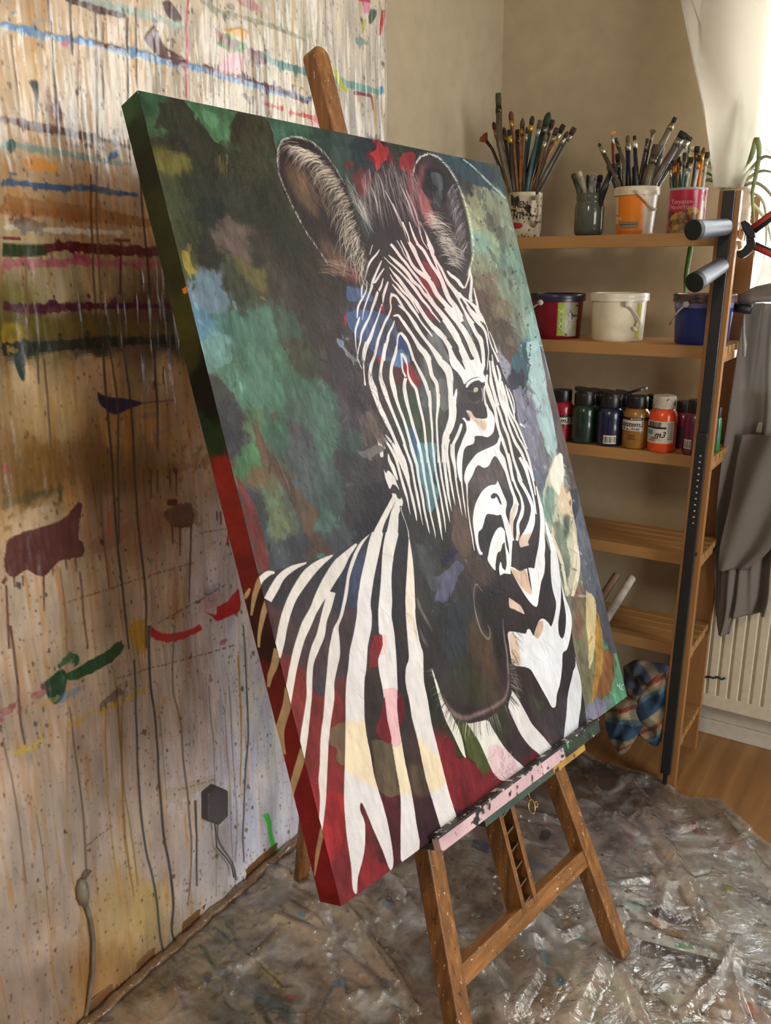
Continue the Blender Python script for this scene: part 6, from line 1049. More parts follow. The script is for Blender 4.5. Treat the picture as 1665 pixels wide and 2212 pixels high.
# ------------------------------------------------------------------ shelving unit against the back wall
def xr(z): return -.511+.0115*z
SY0, SY1, SXL = 2.466, 2.70, -1.29
t = thing('shelving_unit', 'narrow pine slatted shelving unit standing against the back wall', 'shelf', (-.9, 2.58, 0))
def post(xc, y0, y1):
    b = MB(); w = .027
    b.hexa([(xc-w, y0, 0), (xc+w, y0, 0), (xc+w, y1, 0), (xc-w, y1, 0), (xc-w+.02, y0, 1.752), (xc+w+.02, y0, 1.752), (xc+w+.02, y1, 1.752), (xc-w+.02, y1, 1.752)]); return b
for xc in (-.538, SXL-.02):
    post(xc, 2.440, 2.464).obj('post', M['post'], t, bevel=.0012); post(xc, 2.702, 2.726).obj('post', M['post'], t, bevel=.0012)
TOPS = [1.652, 1.356, 1.050, .757, .466, .165]
for zt in TOPS:
    X1 = xr(zt)-.003
    b = MB(); b.box(SXL, X1, SY0, SY0+.040, zt-.034, zt)
    b2 = MB()
    for y in (2.521, 2.569, 2.617, 2.665): b2.box(SXL, X1, y, y+.033, zt-.020, zt)
    b.obj('front_slat', M['shelf'], t, bevel=.001); b2.obj('slats', M['shelf'], t, bevel=.001)
    for xe in (X1-.020, SXL+.01): b3 = MB(); b3.box(xe-.02, xe+.012, SY0+.041, SY1, zt-.046, zt-.0165); b3.obj('cleat', M['shelf'], t, bevel=.001)
b = MB(); c = ony(1502, 1196, 2.438); b.tube([c, c+[0, -.010, 0]], [.006, .005], 12); b.obj('bolt', plain('dark_bolt', (50, 50, 40), .5), t)
# ---- black metal rail with two foam pegs leaning on the front post
t = thing('black_rail', 'long black metal rail with two grey pegs, leaning on the front shelf post', 'rail', (-.55, 2.42, .02))
def rp(x, y, Y): return ony(x, y, Y)
b = MB(); Yb = 2.436
lo, mid, hi = rp(1437, 1675, Yb), rp(1519, 950, Yb), rp(1577, 412, Yb)
def strip(b, a, c, w, y0, y1):
    b.hexa([(a[0]-w, y0, a[2]), (a[0]+w, y0, a[2]), (a[0]+w, y1, a[2]), (a[0]-w, y1, a[2]), (c[0]-w, y0, c[2]), (c[0]+w, y0, c[2]), (c[0]+w, y1, c[2]), (c[0]-w, y1, c[2])])
strip(b, mid, hi, .0145, Yb-.012, Yb); b.obj('rail', M['black'], t, bevel=.002)
b = MB(); l2, m2 = rp(1438, 1668, Yb-.012), rp(1519, 935, Yb-.012); strip(b, l2, m2, .0145, Yb-.026, Yb-.012+.0); b.obj('sleeve', M['black'], t, bevel=.002)
b = MB(); strip(b, rp(1437, 1690, Yb-.006), l2, .006, Yb-.02, Yb-.008); b.obj('foot_tip', M['black'], t, bevel=.001)
for k in range(12):
    a = rp(1512-k*1.45, 985-0+k*13.2, Yb-.026); b = MB(); b.tube([a+[0, .001, 0], a+[0, -.0015, 0], a+[0, -.003, 0]], [.0038, .0038, .002], 10); b.obj('rivet', M['steel'], t, smooth=True)
for root, end, r in (((1572, 490), (1496, 497), .0245), ((1562, 571), (1499, 611), .0245)):
    a = rp(*root, Yb-.012); e = rp(*end, Yb-.15); d = (e-a)/np.linalg.norm(e-a)
    b = MB(); b.tube([a, a+d*.012, a+d*.0121, e-d*.016], [.008, .010, r*.86, r*.98], 28); pg = b.obj('peg', M['grip'], t, smooth=True, auto=.6)
    b = MB(); b.tube([e-d*.016, e-d*.001, e, e+d*.0001], [r*1.01, r*1.02, r*.9, r*.55], 28); b.obj('end_cap', M['cap'], pg, smooth=True, auto=.6)
# ---- spring clamp
t = thing('spring_clamp', 'black and red spring clamp gripping the right side of the shelf post', 'clamp', tuple(ony(1620, 515, 2.45)))
Yc = 2.46
def slab(pts, y0, y1):
    P = [ony(x, y, Yc) for x, y in pts]; n = len(P); b = MB()
    ar = sum(P[i][0]*P[(i+1) % n][2]-P[(i+1) % n][0]*P[i][2] for i in range(n))
    if ar < 0: P = P[::-1]
    b.add([(p[0], y0, p[2]) for p in P]+[(p[0], y1, p[2]) for p in P], [tuple(range(n)), tuple(range(n, 2*n))[::-1]]+[(i, i+n, (i+1) % n+n, (i+1) % n) for i in range(n)]); return b
slab([(1601, 480), (1612, 476), (1622, 484), (1632, 502), (1634, 512), (1622, 517), (1612, 508), (1606, 498)], 2.445, 2.475).obj('jaw', M['black'], t, bevel=.003)
slab([(1593, 545), (1596, 556), (1606, 558), (1618, 550), (1632, 536), (1634, 522), (1622, 518), (1612, 530), (1604, 540)], 2.445, 2.475).obj('jaw', M['black'], t, bevel=.003)
slab([(1612, 500), (1630, 510), (1632, 524), (1614, 534)], 2.448, 2.472).obj('spring', M['black'], t, bevel=.002)
pad = plain('orange_pad', (196, 140, 76), .6)
slab([(1595, 500), (1602, 494), (1606, 506), (1603, 518), (1596, 516)], 2.449, 2.471).obj('pad', pad, t, bevel=.002); slab([(1594, 520), (1602, 521), (1602, 534), (1594, 540)], 2.449, 2.471).obj('pad', pad, t, bevel=.002)
redm = plain('red_rubber', (176, 62, 46), .5)
hk = [((1624, 500), (1665, 470), (1690, 452)), ((1624, 528), (1665, 546), (1692, 558))]
for i, q in enumerate(hk):
    pts = [ony(x, y, Yc) for x, y in q]; b = MB(); b.tube(pts, [.010, .010, .009], 14); h = b.obj('handle', M['black'], t, smooth=True)
    s = 1 if i == 0 else 1
    b = MB(); off = np.array([-.002, -.003, .006 if i == 0 else -.001]); b.tube([p+off for p in [pts[0], pts[1], pts[2]]], [.0085, .0088, .008], 14); b.obj('grip', redm, h, smooth=True)
# ------------------------------------------------------------------ containers
def cyl_colour(name, c, prof, fn, mat_, parent, n=96, per=40, smooth=True):
    """lathe with a colour attribute; fn(theta, z) -> sRGB; theta 0 faces the camera side (-Y), increasing to the right"""
    pr = []
    for (r0, z0), (r1, z1) in zip(prof[:-1], prof[1:]):
        k = max(int(math.hypot(r1-r0, z1-z0)*1000/per*20), 1)
        for i in range(k): pr.append((r0+(r1-r0)*i/k, z0+(z1-z0)*i/k))
    pr.append(prof[-1]); V = []; Cc = []
    for r, z in pr:
        for k in range(n):
            th = 2*PI*k/n-PI; V.append((c[0]+math.sin(th)*r, c[1]-math.cos(th)*r, c[2]+z)); Cc.append((*lin(fn(th, z)), 1.0))
    F = [(i*n+k, i*n+(k+1) % n, (i+1)*n+(k+1) % n, (i+1)*n+k) for i in range(len(pr)-1) for k in range(n)]
    me = bpy.data.meshes.new(name); me.from_pydata(V, [], F); a = me.color_attributes.new('paint', 'FLOAT_COLOR', 'POINT'); a.data.foreach_set('color', np.array(Cc, np.float32).reshape(-1)); me.update()
    return put(name, me, mat_, parent, smooth=smooth)
def text_on(parent, s, c, r, zc, th0, size, matl, name='lettering', arc=True, taper=0.0, shear=0.0, bold=0.0, sx=1.0):
    """text wrapped on an upright cylinder: th0 = centre angle (0 = towards -Y)"""
    cu = bpy.data.curves.new(name, 'FONT'); cu.body = s; cu.size = size; cu.align_x = 'CENTER'; cu.align_y = 'CENTER'; cu.shear = shear; cu.offset = bold; cu.extrude = .0003
    o = bpy.data.objects.new(name, cu); COL.objects.link(o); dg = bpy.context.evaluated_depsgraph_get(); me = bpy.data.meshes.new_from_object(o.evaluated_get(dg)); bpy.data.objects.remove(o); bpy.data.curves.remove(cu)
    bm = bmesh.new(); bm.from_mesh(me); 
    for e in list(bm.edges):
        pass
    for v in bm.verts:
        th = th0+v.co.x*sx/r; rr = r+.0004+v.co.z+taper*v.co.y; z = zc+v.co.y
        v.co = (c[0]+math.sin(th)*rr, c[1]-math.cos(th)*rr, c[2]+z)
    bm.to_mesh(me); bm.free(); return put(name, me, matl, parent)
inkm = plain('black_ink', (26, 24, 26), .5); whm = plain('white_ink', (226, 216, 206), .5); bristle = {}
def pm(c, rough=.5, metal=0.0, sc_=60, var=.16):
    k = (tuple(c), rough, metal)
    if k not in bristle: bristle[k] = plain('paint_%d_%d_%d' % tuple(int(v) for v in c), c, rough, metal, var=var, scale=sc_)
    return bristle[k]
def brush(label, group, tip, rim, Y, base, kind, wt, cb, ch, cf=(150, 146, 136), bend=None, nm='paintbrush', hw=.0035, tl=.03, fl=.02, cat='brush'):
    """tip, rim: photo pixels; base: where the handle end stands inside the pot"""
    T = ony(*tip, Y); Rm = ony(*rim, Y); B = np.array(base, float); path = [B, Rm]+([ony(*bend, Y)] if bend else [])
    last = path[-1]; d = (T-last); L = np.linalg.norm(d); d /= L; hw *= HWS; wt *= 1.3; fl = 0 if kind == 'stick' else min(fl, L*.4); tl = min(tl, L*.5)
    t = thing(nm, label, cat, tuple(B), group)
    a = T-d*(tl+fl); P = path+[a]; rad = [hw*.75]+[hw]*(len(P)-2)+[hw*.85]
    b = MB(); b.tube(P, rad, 8); b.obj('handle', ch if not isinstance(ch, tuple) else pm(ch, .35), t, smooth=True)
    s = np.array([d[2], 0, -d[0]]); s /= np.linalg.norm(s)
    if kind != 'stick':
        b = MB(); q = T-d*tl; fwid = wt if kind != 'fan' else wt*.3
        b.tube([a-d*.002, a+d*fl*.4, q], [hw*.95, max(hw, fwid*.42), fwid*.5], 12, up=(0, 1, 0), flat=.6 if kind in ('flat', 'fan') else 1); b.obj('ferrule', pm(cf, .3, .8), t, smooth=True)
    q = T-d*tl; b = MB()
    if kind == 'flat':
        b.tube([q-d*.001, q+d*tl*.5, T-d*tl*.06, T], [wt*.5, wt*.56, wt*.52, wt*.46], 12, up=(0, 1, 0), flat=.35)
    elif kind == 'filbert':
        b.tube([q-d*.001, q+d*tl*.3, q+d*tl*.65, q+d*tl*.88, T], [wt*.42, wt*.55, wt*.52, wt*.34, wt*.08], 12, up=(0, 1, 0), flat=.5)
    elif kind == 'round':
        b.tube([q-d*.001, q+d*tl*.35, q+d*tl*.7, T], [wt*.4, wt*.5, wt*.36, wt*.04], 10)
    elif kind == 'fan':
        for k in range(15):
            an = (k-7)/7*.75; dd = d*math.cos(an)+s*math.sin(an); rn = random.random()*.12
            b.tube([q-d*.001, q+dd*tl*.6, q+dd*tl*(1-rn)], [wt*.04, wt*.09, wt*.03], 5)
    else:
        b.tube([q, T-d*.004, T], [wt*.5, wt*.5, wt*.3], 10, up=(0, 1, 0), flat=.5)
    b.obj('bristles' if kind != 'stick' else 'handle_end', pm(cb, .7), t, smooth=True); return t
# the mug
zt = TOPS[0]; K1 = lambda x, y: (1020+x/5.371, 180+y/5.371); K2 = lambda x, y: (1210+x/3.659, 230+y/3.659)
mc = (-1.136, 2.56, zt)
t = thing('paint_mug', 'white lettered mug crusted with dark paint, leftmost pot on the top shelf', 'mug', mc)
mugm = splat('crusted_ceramic', (196, 184, 158), [(40, 36, 34), (84, 60, 44), (46, 60, 52), (206, 200, 186)], .3, 34, .57, amount2=.62, soft=.02, bmp=.5)
MB().lathe(mc, [(.001, .004), (.044, .004), (.047, 0), (.050, .004), (.0505, .12), (.0512, .128), (.0495, .130), (.047, .127), (.046, .012), (.001, .010)], 40).obj('cup', mugm, t, smooth=True, auto=.8)
hb = MB(); hc_ = [np.array([mc[0]+.040, mc[1]-.030, zt+.112]), np.array([mc[0]+.058, mc[1]-.046, zt+.114]), np.array([mc[0]+.068, mc[1]-.054, zt+.098]), np.array([mc[0]+.070, mc[1]-.056, zt+.070]), np.array([mc[0]+.062, mc[1]-.050, zt+.046]), np.array([mc[0]+.044, mc[1]-.034, zt+.034])]
hb.tube(catmull(hc_, 5) if False else hc_, .0075, 12); hb.obj('handle', mugm, t, smooth=True)
text_on(t, 'INEN', mc, .0508, .093, .10, .026, inkm, bold=.0005, sx=.8); text_on(t, 'NT!', mc, .0508, .062, .02, .028, inkm, bold=.0006, sx=.8)
cyl_colour('red_badge', mc, [(.0509, .026), (.0511, .044)], lambda th, z: (150, 30, 40), plain('badge_red', (146, 30, 42), .4), t, 96) if False else None
bd = MB(); nb = 20
for k in range(nb+1):
    th = -.55+.85*k/nb; e = .0085*math.sqrt(max(1-abs((k/nb-.5)*2)**4, 0.02))
    for z in (.034-e, .034+e): bd.v.append((mc[0]+math.sin(th)*.0513, mc[1]-math.cos(th)*.0513, zt+z))
bd.f += [(2*k, 2*k+2, 2*k+3, 2*k+1) for k in range(nb)]; bd.obj('red_badge', plain('badge_red', (146, 28, 42), .4), t, smooth=True)
HWS = 1.75
MUG = [  # tip, rim, bend, kind, width, bristle, handle, ferrule, tip length, handle half width, label
 ((300, 112), (432, 1180), (318, 700), 'flat', .0135, (62, 66, 38), (84, 74, 56), (70, 66, 50), .035, .0062, 'tall flat olive brush rising highest from the lettered mug'),
 ((110, 600), (415, 1200), (230, 760), 'fan', .030, (124, 58, 36), (50, 50, 40), (60, 54, 48), .026, .0028, 'brown fan brush leaning far left in the lettered mug'),
 ((242, 446), (430, 1200), None, 'filbert', .010, (66, 38, 36), (104, 60, 44), (150, 110, 70), .026, .0042, 'dark red-brown filbert brush beside the fan brush in the lettered mug'),
 ((445, 322), (520, 1200), None, 'filbert', .012, (100, 52, 32), (120, 84, 44), (176, 130, 60), .026, .0034, 'rust-brown filbert brush, second highest left in the lettered mug'),
 ((365, 505), (455, 1200), None, 'round', .011, (52, 40, 42), (70, 50, 40), (110, 90, 70), .022, .004, 'dark blunt brush under the tall olive one in the lettered mug'),
 ((430, 535), (480, 1210), None, 'flat', .011, (34, 28, 28), (60, 46, 40), (206, 170, 60), .018, .0038, 'short black brush with yellow-gold ferrule in the lettered mug'),
 ((583, 396), (560, 1200), None, 'round', .0115, (76, 54, 34), (170, 112, 44), (160, 110, 50), .030, .0038, 'pointed brown round brush with an ochre handle in the lettered mug'),
 ((522, 535), (530, 1200), None, 'flat', .010, (44, 30, 32), (88, 44, 74), (90, 70, 60), .020, .0042, 'dark brush with a plum purple handle in the lettered mug'),
 ((633, 500), (600, 1200), None, 'round', .008, (50, 34, 30), (60, 70, 76), (176, 170, 160), .020, .003, 'small round brush with silver ferrule at the middle of the lettered mug'),
 ((700, 375), (580, 1200), None, 'filbert', .0115, (44, 46, 38), (36, 88, 92), (206, 158, 60), .026, .0036, 'dark filbert brush with gold ferrule and teal handle in the lettered mug'),
 ((790, 425), (640, 1200), None, 'flat', .011, (78, 70, 54), (54, 80, 80), (170, 168, 156), .024, .0036, 'grey flat brush just left of the green-tipped filbert in the lettered mug'),
 ((892, 332), (650, 1200), None, 'filbert', .0165, (40, 56, 42), (40, 62, 52), (90, 96, 84), .040, .0055, 'large dark green filbert brush, highest on the right of the lettered mug'),
 ((938, 422), (700, 1200), None, 'flat', .011, (74, 52, 44), (66, 52, 44), (110, 100, 86), .024, .0036, 'brownish flat brush right behind the large green filbert in the lettered mug'),
 ((985, 515), (720, 1200), None, 'flat', .011, (66, 46, 44), (90, 64, 44), (150, 140, 120), .022, .0036, 'squat maroon brush right of centre in the lettered mug'),
 ((1062, 478), (680, 1210), None, 'flat', .0115, (46, 34, 34), (176, 116, 50), (210, 196, 140), .026, .0040, 'black flat brush with pale ferrule and orange handle in the lettered mug'),
 ((1110, 552), (760, 1210), None, 'round', .009, (34, 32, 30), (60, 56, 48), (130, 126, 110), .020, .0036, 'black round brush, second from the right edge of the lettered mug'),
 ((1190, 515), (800, 1215), (1080, 690), 'flat', .012, (58, 44, 42), (90, 80, 60), (160, 156, 130), .022, .0036, 'dark splayed brush leaning furthest right in the lettered mug'),
 ((800, 560), (620, 1200), None, 'stick', .016, (36, 54, 44), (34, 54, 48), (90, 90, 80), .05, .0075, 'thick dark green handle standing in the middle of the lettered mug'),
 ((860, 560), (740, 1200), None, 'round', .011, (88, 78, 62), (110, 84, 50), (170, 160, 130), .026, .0038, 'paint-clogged round brush behind the thick green handle in the lettered mug')]
for i, (tp, rm, bd_, kd, wd, cb, chh, cf, tl, hw, lab) in enumerate(MUG):
    dy = (-.022+.044*((i*7) % 5)/4); rmw = ony(*K1(*rm), mc[1]+dy)
    rx = np.clip(rmw[0]-mc[0], -.036, .036)
    brush(lab, 'brushes in the lettered mug', K1(*tp), K1(*rm), mc[1]+dy, (mc[0]+rx*.3, mc[1]+dy*.4, zt+.014), kd, wd, cb, chh, cf, K1(*bd_) if bd_ else None, hw=hw, tl=tl)
# glass jar with dirty water
jc = (-.932, 2.56, zt)
t = thing('glass_jar', 'murky glass jar of dark painting water with short knives, on the top shelf', 'jar', jc)
gp = [(.001, .002), (.036, .002), (.041, .008), (.0425, .02), (.0425, .078), (.040, .090), (.037, .098), (.0395, .100), (.0395, .118), (.037, .119), (.0345, .117), (.034, .098), (.0385, .088), (.040, .076), (.040, .02), (.036, .006), (.001, .006)]
MB().lathe(jc, gp, 40).obj('glass', glass('dirty_glass', (150, 156, 140), .08, .75), t, smooth=True)
MB().lathe(jc, [(.001, .0065), (.035, .0065), (.0385, .02), (.0385, .076), (.037, .088), (.033, .096), (.001, .096)], 32).obj('water', plain('murky_water', (34, 36, 30), .2, var=.4, scale=18), t, smooth=True)
JAR = [((100, 532), (150, 668), (50, 54, 36), .012, 'dark green knife handle leaning left in the glass jar'), ((150, 512), (195, 668), (190, 184, 160), .010, 'chalky white stick in the glass jar'), ((216, 540), (215, 668), (34, 34, 36), .007, 'thin black handle in the glass jar'),
       ((246, 545), (240, 668), (112, 108, 98), .011, 'grey rounded handle at the middle of the glass jar'), ((275, 530), (262, 668), (150, 146, 136), .010, 'pale grey rounded handle in the glass jar'), ((318, 540), (300, 668), (36, 28, 30), .013, 'broad black handle right of the grey ones in the glass jar'), ((430, 455), (340, 668), (30, 30, 36), .014, 'long black handle leaning right out of the glass jar')]
for i, (tp, rm, c, wd, lab) in enumerate(JAR):
    dy = -.015+.03*(i % 3)/2
    brush(lab, 'palette knives in the glass jar', K2(*tp), K2(*rm), jc[1]+dy, (jc[0]+.004*(i-3), jc[1]+dy*.5, zt+.012), 'stick', wd, c, c, hw=wd*.42, nm='palette_knife', tl=.02, cat='palette knife')
# yogurt bucket
yc = (-.796, 2.56, zt)
t = thing('yogurt_bucket', 'white and orange plastic food bucket full of brushes on the top shelf', 'bucket', yc)
def yfn(th, z):
    if z > .108 or z < .003: return (224, 212, 188)
    x = th
    if -.75 < x < .78 and z < .106:
        if .018 < z < .034 and -.62 < x < .5: return (70, 74, 66) if (z*1000) % 5 > 1.4 else (176, 168, 140)
        return (226, 130, 26) if z > .012 else (206, 110, 20)
    if x <= -.75: return (220, 208, 190) if z > .03 or x < -1.3 else (212, 130, 70)
    return (222, 214, 196)
ysat = attr_mat('printed_plastic', .35, .1, .2, 80, .05)
cyl_colour('tub', yc, [(.001, .0), (.0495, .0), (.0505, .003), (.058, .108)], yfn, ysat, t)
MB().lathe(yc, [(.058, .106), (.0625, .106), (.063, .112), (.0625, .126), (.060, .129), (.056, .128), (.0555, .108), (.048, .006), (.001, .005)], 44).obj('rim', splat('rim_plastic', (222, 208, 180), [(70, 60, 40)], .35, 40, .70), t, smooth=True, auto=.7)
b = MB(); hp = [np.array([yc[0]+math.sin(a)*(.0645+e), yc[1]-math.cos(a)*(.0645+e), zt+z]) for a, z, e in [(.2, .116, 0), (.45, .104, 0), (.7, .090, 0), (.95, .074, .001), (1.1, .066, .002), (1.25, .068, .002)]]
b.tube(hp, [.0035, .0042, .0042, .0042, .0042, .0035], 10); b.obj('bail', plain('bail_plastic', (214, 202, 180), .4), t, smooth=True)
text_on(t, 'O8', yc, .0535, .044, -.62, .010, whm); text_on(t, 'Natur', yc, .0535, .056, -1.02, .014, plain('brown_ink', (80, 50, 44), .5), shear=.3)
YB = [((302, 288), (455, 600), None, 'round', .0075, (36, 30, 28), (78, 60, 44), (176, 166, 146), .012, .0038, 'small brush with long silver ferrule leaning left in the orange bucket'), ((410, 190), (425, 600), None, 'fan', .020, (196, 140, 70), (126, 40, 34), (190, 184, 170), .014, .0026, 'orange fan brush with red handle in the orange bucket'),
      ((435, 250), (500, 600), (505, 450), 'flat', .0065, (54, 50, 40), (86, 76, 56), (90, 84, 66), .010, .0032, 'thin olive brush crossing behind the orange fan brush'), ((450, 372), (470, 600), None, 'flat', .010, (46, 38, 36), (60, 50, 44), (100, 90, 70), .024, .005, 'dark squat brush left of centre in the orange bucket'),
      ((533, 226), (540, 600), None, 'filbert', .009, (90, 80, 46), (30, 32, 38), (150, 144, 120), .020, .0048, 'olive filbert brush with black handle in the orange bucket'), ((586, 230), (603, 600), None, 'flat', .0065, (34, 32, 30), (30, 32, 34), (196, 192, 180), .012, .0038, 'small black-tipped brush with silver ferrule in the orange bucket'),
      ((592, 470), (595, 600), None, 'stick', .014, (30, 30, 34), (30, 30, 34), (80, 80, 80), .02, .006, 'short black handle at the middle of the orange bucket'), ((690, 252), (625, 600), None, 'flat', .0065, (60, 56, 44), (66, 50, 44), (120, 110, 90), .012, .003, 'slim brush beside the grey fan brush in the orange bucket'),
      ((738, 178), (650, 600), (700, 330), 'fan', .020, (110, 98, 80), (70, 56, 46), (150, 140, 120), .014, .0024, 'grey fan brush at the middle of the orange bucket'), ((910, 85), (640, 600), (790, 320), 'flat', .0085, (42, 36, 34), (110, 104, 80), (130, 124, 100), .014, .0052, 'longest brush rising diagonally right from the orange bucket'),
      ((765, 300), (690, 600), None, 'flat', .017, (76, 66, 52), (104, 96, 76), (110, 100, 80), .030, .007, 'thick paint-caked brush beside the longest one in the orange bucket'), ((812, 318), (740, 600), None, 'stick', .010, (196, 192, 176), (190, 186, 170), (180, 180, 180), .03, .0045, 'clear plastic handle at the right of the orange bucket'),
      ((980, 200), (740, 600), None, 'flat', .017, (40, 38, 32), (86, 76, 62), (150, 146, 130), .018, .0065, 'wide black-tipped brush, left one of the pair leaning right from the orange bucket'), ((1025, 232), (775, 600), None, 'flat', .016, (60, 60, 44), (120, 112, 96), (196, 190, 176), .012, .0062, 'wide brush with pale ferrule, furthest right in the orange bucket'),
      ((370, 470), (425, 600), None, 'stick', .007, (90, 84, 66), (80, 70, 56), (90, 90, 90), .012, .003, 'short stick peeping out left in the orange bucket'), ((430, 455), (440, 600), None, 'flat', .010, (44, 48, 42), (60, 60, 50), (90, 90, 80), .02, .004, 'short dark green brush at the left of the orange bucket')]
for i, (tp, rm, bd_, kd, wd, cb, chh, cf, tl, hw, lab) in enumerate(YB):
    dy = -.026+.052*((i*3) % 5)/4; rmw = ony(*K2(*rm), yc[1]+dy); rx = np.clip(rmw[0]-yc[0], -.040, .040)
    brush(lab, 'brushes in the orange bucket', K2(*tp), K2(*rm), yc[1]+dy, (yc[0]+rx*.35, yc[1]+dy*.4, zt+.010), kd, wd, cb, chh, cf, K2(*bd_) if bd_ else None, hw=hw, tl=tl)
# red food can
cc = (-.655, 2.56, zt)
t = thing('food_can', 'crimson printed soup can packed with small brushes on the top shelf', 'can', cc)
rsn = np.random.RandomState(3); nz1 = fbm(120, 400, 14, 3, 3); nz2 = fbm(120, 400, 10, 9, 3)
def cfn(th, z):
    x = th; i = int(min(max((x+PI)/(2*PI), 0), .999)*400); j = int(min(max(z/.125, 0), .999)*119)
    if z > .112 or z < .003: return (168, 160, 150)
    food = ((x-.15)/.95)**2+((z-.022)/.036)**2 < 1 or ((x-.55)/.6)**2+((z-.04)/.028)**2 < 1
    if food:
        a, b_ = nz1[j, i], nz2[j, i]
        return (196, 150, 70) if a > .56 else (120, 110, 50) if b_ > .56 else (110, 44, 40) if a < .4 else (150, 118, 66)
    if ((x+.75)/.42)**2+((z-.048)/.013)**2 < 1: return (104, 22, 50)
    if x > 1.02: return (200, 176, 172) if nz1[j, i] > .45 else (150, 60, 80)
    if x < -1.15: return (140, 30, 44)
    return (178, 26, 62)
cyl_colour('can_body', cc, [(.001, 0), (.049, .0), (.0505, .004), (.0505, .112), (.052, .115), (.052, .119), (.049, .119), (.0485, .006), (.001, .005)], cfn, attr_mat('printed_tin', .3, .2, .15, 60, .05), t, 160, 20)
pk = plain('pink_ink', (226, 170, 180), .5); text_on(t, 'Tomaten-', cc, .0508, .082, .0, .0165, pk, sx=1.0); text_on(t, 'Nudeltopf', cc, .0508, .069, -.03, .0165, pk, sx=1.0); text_on(t, 'Erntekrone', cc, .0508, .103, .02, .007, pk) if False else None
HWS = 1.3
CB = [((868, 452), (875, 620), 'flat', .007, (60, 44, 36), (90, 70, 50), (190, 176, 150)), ((886, 425), (885, 620), 'flat', .007, (74, 44, 30), (36, 66, 78), (200, 150, 80)), ((912, 415), (905, 620), 'round', .006, (66, 44, 32), (32, 76, 86), (206, 132, 50)), ((936, 395), (925, 620), 'flat', .007, (58, 40, 34), (206, 120, 40), (210, 130, 50)),
      ((952, 425), (945, 620), 'round', .006, (50, 38, 32), (30, 70, 84), (170, 160, 140)), ((985, 365), (965, 620), 'flat', .008, (50, 50, 38), (54, 86, 66), (90, 96, 76)), ((1022, 296), (1000, 620), 'round', .005, (90, 76, 56), (120, 120, 84), (150, 150, 120)), ((1036, 400), (1000, 620), 'flat', .009, (58, 42, 34), (206, 196, 180), (190, 180, 160)),
      ((1084, 314), (1045, 620), 'flat', .011, (38, 30, 30), (34, 66, 84), (130, 90, 50)), ((1106, 385), (1062, 620), 'flat', .009, (54, 38, 34), (216, 206, 196), (206, 140, 70)), ((1134, 322), (1095, 620), 'filbert', .0075, (88, 60, 32), (216, 116, 36), (206, 160, 80)), ((1162, 360), (1130, 620), 'flat', .010, (54, 60, 42), (190, 190, 180), (196, 192, 180)),
      ((1012, 440), (985, 620), 'flat', .008, (60, 44, 36), (34, 76, 92), (206, 200, 190)), ((1100, 560), (1090, 620), 'stick', .010, (220, 120, 40), (216, 120, 40), (200, 120, 40))]
CL = ['brown flat brush at the far left of the crimson can', 'brown brush with teal handle, second from left in the crimson can', 'small round brush with orange ferrule in the crimson can', 'flat brush with all-orange handle at the left of the crimson can', 'round brush with blue handle and silver ferrule in the crimson can', 'green-handled flat brush left of centre in the crimson can', 'thinnest and tallest brush in the crimson can',
      'short brown brush with white handle at the centre of the crimson can', 'broad black flat brush, tallest on the right of the crimson can', 'maroon brush with white handle beside the broad black one', 'amber filbert brush with bright orange handle in the crimson can', 'greenish flat brush with clear handle at the far right of the crimson can', 'brown brush with dark blue handle in the middle of the crimson can', 'short orange block handle at the rim of the crimson can']
for i, (tp, rm, kd, wd, cb, chh, cf) in enumerate(CB):
    dy = -.024+.048*((i*3) % 5)/4; rmw = ony(*K2(*rm), cc[1]+dy); rx = np.clip(rmw[0]-cc[0], -.038, .038)
    brush(CL[i], 'brushes in the crimson can', K2(*tp), K2(*rm), cc[1]+dy, (cc[0]+rx*.5, cc[1]+dy*.5, zt+.010), kd, wd, cb, chh, cf, hw=.0032, tl=.016)
# ribbed tin with the spider plant
pc = (-.545, 2.645, zt)
t = thing('ribbed_tin', 'beige ribbed tin half hidden behind the shelf post', 'tin', pc)
pr = [(.001, 0), (.040, 0)]
for k in range(22): pr += [(.042+.0012*(k % 2), .004+k*.005)]
pr += [(.043, .116), (.041, .118), (.039, .114), (.039, .01), (.001, .008)]
MB().lathe(pc, pr, 40).obj('tin_body', plain('beige_tin', (170, 146, 122), .5), t, smooth=True)
# ------------------------------------------------------------------ buckets
def bucket(label, cx, cy, z, r0, r1, h, bodyc, rimm, lab=None, bail=None, extra=None):
    c = (cx, cy, z); t = thing('paint_bucket', label, 'bucket', c, None)
    pl = plain('bucket_plastic_%d' % int(bodyc[0]), bodyc, .35, var=.08, scale=14)
    MB().lathe(c, [(.001, 0), (r0-.003, 0), (r0, .004), (r1, h*.86)], 48).obj('tub', pl, t, smooth=True, auto=.8)
    MB().lathe(c, [(r1-.001, h*.84), (r1+.006, h*.84), (r1+.0065, h*.9), (r1+.0055, h*.91), (r1+.0065, h*.97), (r1+.004, h), (r1-.004, h), (r1-.006, h*.965), (.001, h*.96)], 48).obj('lid', rimm, t, smooth=True, auto=.7)
    if bail:
        pts = [np.array([cx+math.sin(a)*(r1+.008+e), cy-math.cos(a)*(r1+.008+e), z+zz]) for a, zz, e in bail]
        b = MB(); b.tube(pts, [.0028]*len(pts), 8); b.tube([pts[0]+np.array([0, .004, 0]), pts[0]+np.array([0, -.004, 0])], .0085, 16); b.obj('bail', plain('bail_grey', (196, 192, 186), .4), t, smooth=True)
    return t, c
z2 = TOPS[1]
redlid = splat('dark_blue_lid', (44, 40, 66), [(120, 20, 40), (30, 28, 40)], .3, 20, .6); 
